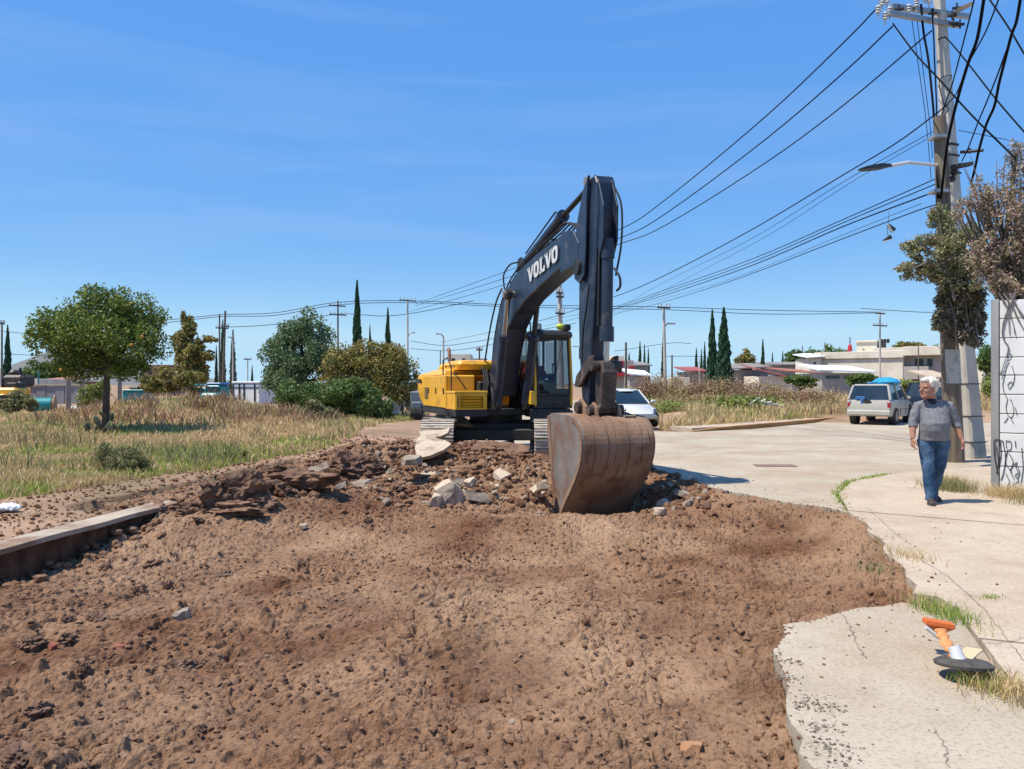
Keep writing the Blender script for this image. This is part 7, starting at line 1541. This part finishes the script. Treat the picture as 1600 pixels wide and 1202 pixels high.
# stones in the pit itself
g2 = 'single stones lying in the excavated soil'
ST = [(475, 825, 14, 6, 'r', 'small pale flat stone left of centre below the rim'), (218, 930, 30, 22, 'e', 'reddish lump in the left of the pit'), (263, 918, 18, 14, 'e', 'lump right of the reddish one'), (283, 965, 28, 20, 'g', 'rounded grey-green lump in the left of the pit'),
      (152, 970, 38, 14, 'e', 'flat brown stone left of the grey-green lump'), (108, 972, 24, 12, 'e', 'flat brown stone at the far left'), (50, 1010, 50, 22, 'e', 'wide angular clod at the left edge of the pit'), (105, 1003, 34, 18, 'e', 'angular clod right of the wide one'), (82, 1012, 16, 14, 'b', 'small brick-red stone between two clods'),
      (132, 1050, 24, 18, 'e', 'dark clod below the angular ones'), (285, 1045, 50, 24, 'e', 'long reddish clod in the lower left'), (60, 1112, 40, 18, 'e', 'pale flat clod in the lower left'), (315, 1142, 24, 14, 'e', 'clod with a dark hollow in the lower middle left'), (30, 1195, 56, 30, 'e', 'large reddish stone at the bottom left corner'),
      (1080, 1172, 36, 16, 'o', 'orange-brown flat stone at the bottom right of the pit'), (185, 1012, 20, 10, 'b', 'flat reddish stone right of the angular clods'), (350, 900, 34, 9, 'e', 'thin brown shard in the upper left of the pit'), (472, 892, 18, 24, 'e', 'dark upright clod left of centre'), (575, 815, 14, 9, 'e', 'dark clod close to the rubble'),
      (165, 890, 22, 10, 'e', 'clod near the left kerb wall'), (240, 880, 26, 10, 'e', 'flat clod close to the kerb wall'), (545, 1048, 14, 10, 'e', 'small dark clod in the lower centre'), (800, 1128, 12, 7, 'g', 'small grey clod in the bottom centre'), (445, 1066, 12, 8, 'e', 'small clod right of the long reddish one')]
mm = {'r': m_rock, 'e': m_rock2, 'g': m_rockg, 'b': mat('brick_stone', (0.33, 0.10, 0.06), rough=.9), 'o': mat('ochre_stone', (0.42, 0.21, 0.10), (0.5, 0.27, 0.14), scale=8, rough=.9, bump=.003, bscale=40)}
for i, (u, v, w_, h_, k, lab) in enumerate(ST): ch(u, v, w_, h_, mm[k], 200 + i, lab, (RNG.uniform(-15, 15), RNG.uniform(-15, 15), RNG.uniform(0, 180)), h_ < w_ * .5, .7, .15, g2, 'stone', 'stone')
# many middling fragments in the heap before the tracks, and dark lumps on the torn verge
r_ = random.Random(77); pts = []; n = 0
LM = [(703, 788, 'largest pale block'), (935, 800, 'bucket'), (690, 690, 'left track'), (820, 700, 'right track'), (676, 700, 'curved plate'), (290, 795, 'kerb end'), (497, 748, 'pale flat paving piece'), (742, 783, 'greyish flat slab'), (1060, 745, 'grey rim slab'), (560, 742, 'rounded dark heap'), (632, 708, 'brown boulder'), (385, 782, 'upright jagged clod'), (600, 742, 'thin pale shard')]
def where(u, v, w_, kindw, colw):
    d, x_, y_, n_ = min((math.hypot(u - a, (v - b) * 1.6), u - a, v - b, c) for a, b, c in LM); sec = int(((math.degrees(math.atan2(y_ * 1.6, x_)) + 382.5) % 360) // 45)
    return '%s %s %s %s the %s' % ('tiny' if w_ < 7 else 'small' if w_ < 11 else 'middling' if w_ < 17 else 'larger', colw, kindw, ['right of', 'to the lower right of', 'just below', 'to the lower left of', 'left of', 'to the upper left of', 'just above', 'to the upper right of'][sec] if d > 22 else 'touching', n_)
seen_ = set()
g3 = 'fist-sized concrete fragments in the spoil heap'
while n < 150:
    u = r_.gauss(700, 120) if r_.random() < .75 else r_.uniform(1020, 1110); v = r_.uniform(712, 790) if u < 1000 else r_.uniform(738, 800)
    if u > 860 and u < 1000 or u < 480: continue
    mk = r_.choice([m_rock, m_rockg, m_rock2, m_rock2, m_rockg]); w_ = r_.uniform(5, 15) * (1.3 if r_.random() < .2 else 1)
    if mk is m_rock: w_ *= .75
    lab_ = where(u, v, w_, 'fragment in the spoil', {m_rock: 'pale', m_rockg: 'grey', m_rock2: 'earth-brown'}[mk])
    if lab_ in seen_: continue
    seen_.add(lab_); c = SP(u, v); s = c.y / FPX
    chunk('concrete_fragment', c + Vector((0, 0, w_ * s * .12)), (w_ * s, w_ * s * r_.uniform(.6, 1), w_ * s * r_.uniform(.3, .7)), mk, 500 + n, where(u, v, w_, 'fragment in the spoil', {m_rock: 'pale', m_rockg: 'grey', m_rock2: 'earth-brown'}[mk]), 'rubble', g3, (r_.uniform(-30, 30), r_.uniform(-30, 30), r_.uniform(0, 360))); n += 1
g4 = 'dark clods along the torn left verge'
for i in range(70):
    t = r_.random(); u = 285 + 320 * t + r_.gauss(0, 12); v = 806 - 78 * t + r_.gauss(0, 7); w_ = r_.uniform(8, 30); c = SP(u, v); s = c.y / FPX; lab_ = where(u, v, w_, 'crumbly clod', ('dark', 'reddish', 'flattish dark')[i % 3])
    if lab_ in seen_: continue
    seen_.add(lab_)
    lump('earth_clod', c + Vector((0, 0, w_ * s * .12)), (w_ * s, w_ * s * r_.uniform(.6, 1), w_ * s * (.25 if i % 3 == 2 else r_.uniform(.45, .8))), m_clod if i % 3 == 1 else m_rock2, 800 + i, lab_, 'clod', g4, (r_.uniform(-30, 30), r_.uniform(-30, 30), r_.uniform(0, 360)))
# ---------------------------------------------------------------- small things
# fallen orange marker post
m_or = mat('orange_plastic', (0.72, 0.15, 0.03), (0.80, 0.20, 0.04), scale=6, rough=.45); m_or2 = mat('faded_orange_sleeve', (0.66, 0.22, 0.05), (0.74, 0.34, 0.12), scale=12, rough=.6)
m_rubb = mat('dusty_rubber', (0.05, 0.045, 0.04), (0.12, 0.105, 0.09), scale=12, rough=.85, bump=.003, bscale=60)
c = G(1506, 1052, .03); mk_ = empty('fallen_marker', c, 0, 'fallen orange delineator post with crushed sleeve and round black rubber base', 'road marker')
def LP(u, v, dz=0.0, dy=0.0): q = P(u, v, c.y + dy) - c; q.z += dz; return q
k_ = c.y / FPX
tilt = Matrix.Translation(LP(1506, 1046, .03)) @ Matrix.Rotation(R(3), 4, 'Y') @ Matrix.Rotation(R(-8), 4, 'X')
mb = MB(); mb.M = tilt; mb.loft([ell((0, 0, z), rx, rx * .93, 28) for z, rx in ((-.012, 42 * k_), (.006, 43 * k_), (.022, 36 * k_), (.030, 16 * k_))]); mb.build('rubber_base', m_rubb, mk_, smooth=True)
mb = MB(); mb.M = tilt; mb.tube([(-.03, .0, .02), (-.035, .01, .055), (-.045, .02, .09)], [.040, .034, .032], 12); mb.build('collar', m_white, mk_, smooth=True)
a, b_, d_ = LP(1492, 1030, .0, .03), LP(1482, 1012, 0, .12), LP(1470, 985, 0, .34)
mb = MB(); mb.tube(sm([a, a.lerp(b_, .5) + Vector((.012, 0, .01)), b_, b_.lerp(d_, .5) + Vector((-.006, 0, .008)), d_], 4), [(.030 + .008 * math.sin(i * 2.1), .016 + .005 * math.cos(i * 1.7)) for i in range(17)], 10); mb.build('crushed_sleeve', m_or2, mk_)
q = LP(1466, 977, 0, .40); mb = MB(); mb.M = Matrix.Translation(q) @ Matrix.Rotation(R(8), 4, 'Y') @ Matrix.Rotation(R(-12), 4, 'Z')
mb.loft([[(x, y, z) for x, y in ((-hx, -hy), (hx, -hy), (hx, hy), (-hx, hy))] for z, hx, hy in ((-.05, .035, .02), (-.02, .055, .03), (.0, .085, .038), (.028, .082, .036))]); mb.build('orange_head', m_or, mk_, bevel=.006, seg=2)
MB().tube([LP(1447, 978, -.01, .38), LP(1468, 992, -.02, .36)], .012, 8).build('white_edge', m_white, mk_, smooth=True)
MB().box(LP(1512, 1026, .01, .06), (.13, .11, .012), Matrix.Rotation(R(-28), 3, 'Y') @ Matrix.Rotation(R(20), 3, 'Z')).build('reflector_flap', mat('yellowed_plastic', (0.60, 0.52, 0.32), rough=.6), mk_, bevel=.003)
MB().box(LP(1500, 1036, 0, .02), (.05, .03, .04), Matrix.Rotation(R(10), 3, 'Y')).build('socket', m_white, mk_)
# white plastic bag at the left edge
c = G(12, 798, .02); bg_ = empty('plastic_bag', c, 0, 'crumpled white plastic bag lying at the left edge of the verge', 'plastic bag'); mb = MB(); mb.loft([ell((0, 0, z), rx, rx * .6, 14) for z, rx in ((0, .16), (.04, .19), (.08, .12), (.10, .03))]); o = mb.build('bag', m_wht, bg_, smooth=False); t_ = bpy.data.textures.new('crumple', 'CLOUDS'); t_.noise_scale = .06
ss_ = o.modifiers.new('subdivide', 'SUBSURF'); ss_.levels = ss_.render_levels = 2; dd = o.modifiers.new('crumple', 'DISPLACE'); dd.texture = t_; dd.strength = .06
# rusty cover plate set in the road and hairline cracks in the slabs
c = G(1209, 728); mp_ = tag(MB().prism([(-.42, -.18), (.4, -.25), (.45, .2), (-.35, .24)], .006, 'z', 0).build('cover_plate', mat('rusty_plate', (0.22, 0.12, 0.08), (0.32, 0.2, 0.14), scale=6, rough=.8)), 'flat rusty cover plate set in the concrete road', 'cover'); mp_.location = (c.x, c.y, .004)
m_crack = mat('dirt_filled_crack', (0.22, 0.17, 0.12), (0.38, 0.31, 0.24), scale=20, rough=1)
def crack(pts, w_, z=.024, seed=0):
    r = random.Random(seed); q = sm([(p.x, p.y, z) for p in [G(u, v) for u, v in pts]], 8); q = [Vector((p.x + r.uniform(-.012, .012), p.y + r.uniform(-.012, .012), z)) for p in q]; mb = MB(); n = len(q)
    for i in range(n - 1):
        d = (q[i + 1] - q[i]).normalized(); s = Vector((-d.y, d.x, 0)); w0 = w_ * (.5 + .5 * math.sin(i * 1.3) ** 2); w1 = w_ * (.5 + .5 * math.sin((i + 1) * 1.3) ** 2); mb.quad(q[i] - s * w0, q[i + 1] - s * w1, q[i + 1] + s * w1, q[i] + s * w0)
    o = mb.build('crack', m_crack, pav if z > .01 else road); return o
crack([(1318, 962), (1330, 985), (1342, 1012), (1352, 1030)], .005, .004, 1)
crack([(1440, 880), (1480, 905), (1530, 950), (1570, 1000), (1600, 1040)], .003, .0265, 2); crack([(1355, 795), (1380, 820), (1400, 838), (1425, 855)], .003, .0265, 3)
crack([(1030, 690), (1120, 684), (1250, 683), (1380, 690)], .014, .004, 4); crack([(1050, 715), (1130, 700), (1190, 705), (1290, 700)], .008, .004, 5)
crack([(1460, 1140), (1475, 1165), (1480, 1200)], .003, .004, 6)
crack([(1450, 1000), (1500, 1010), (1560, 1010), (1610, 1000)], .003, .0265, 7)
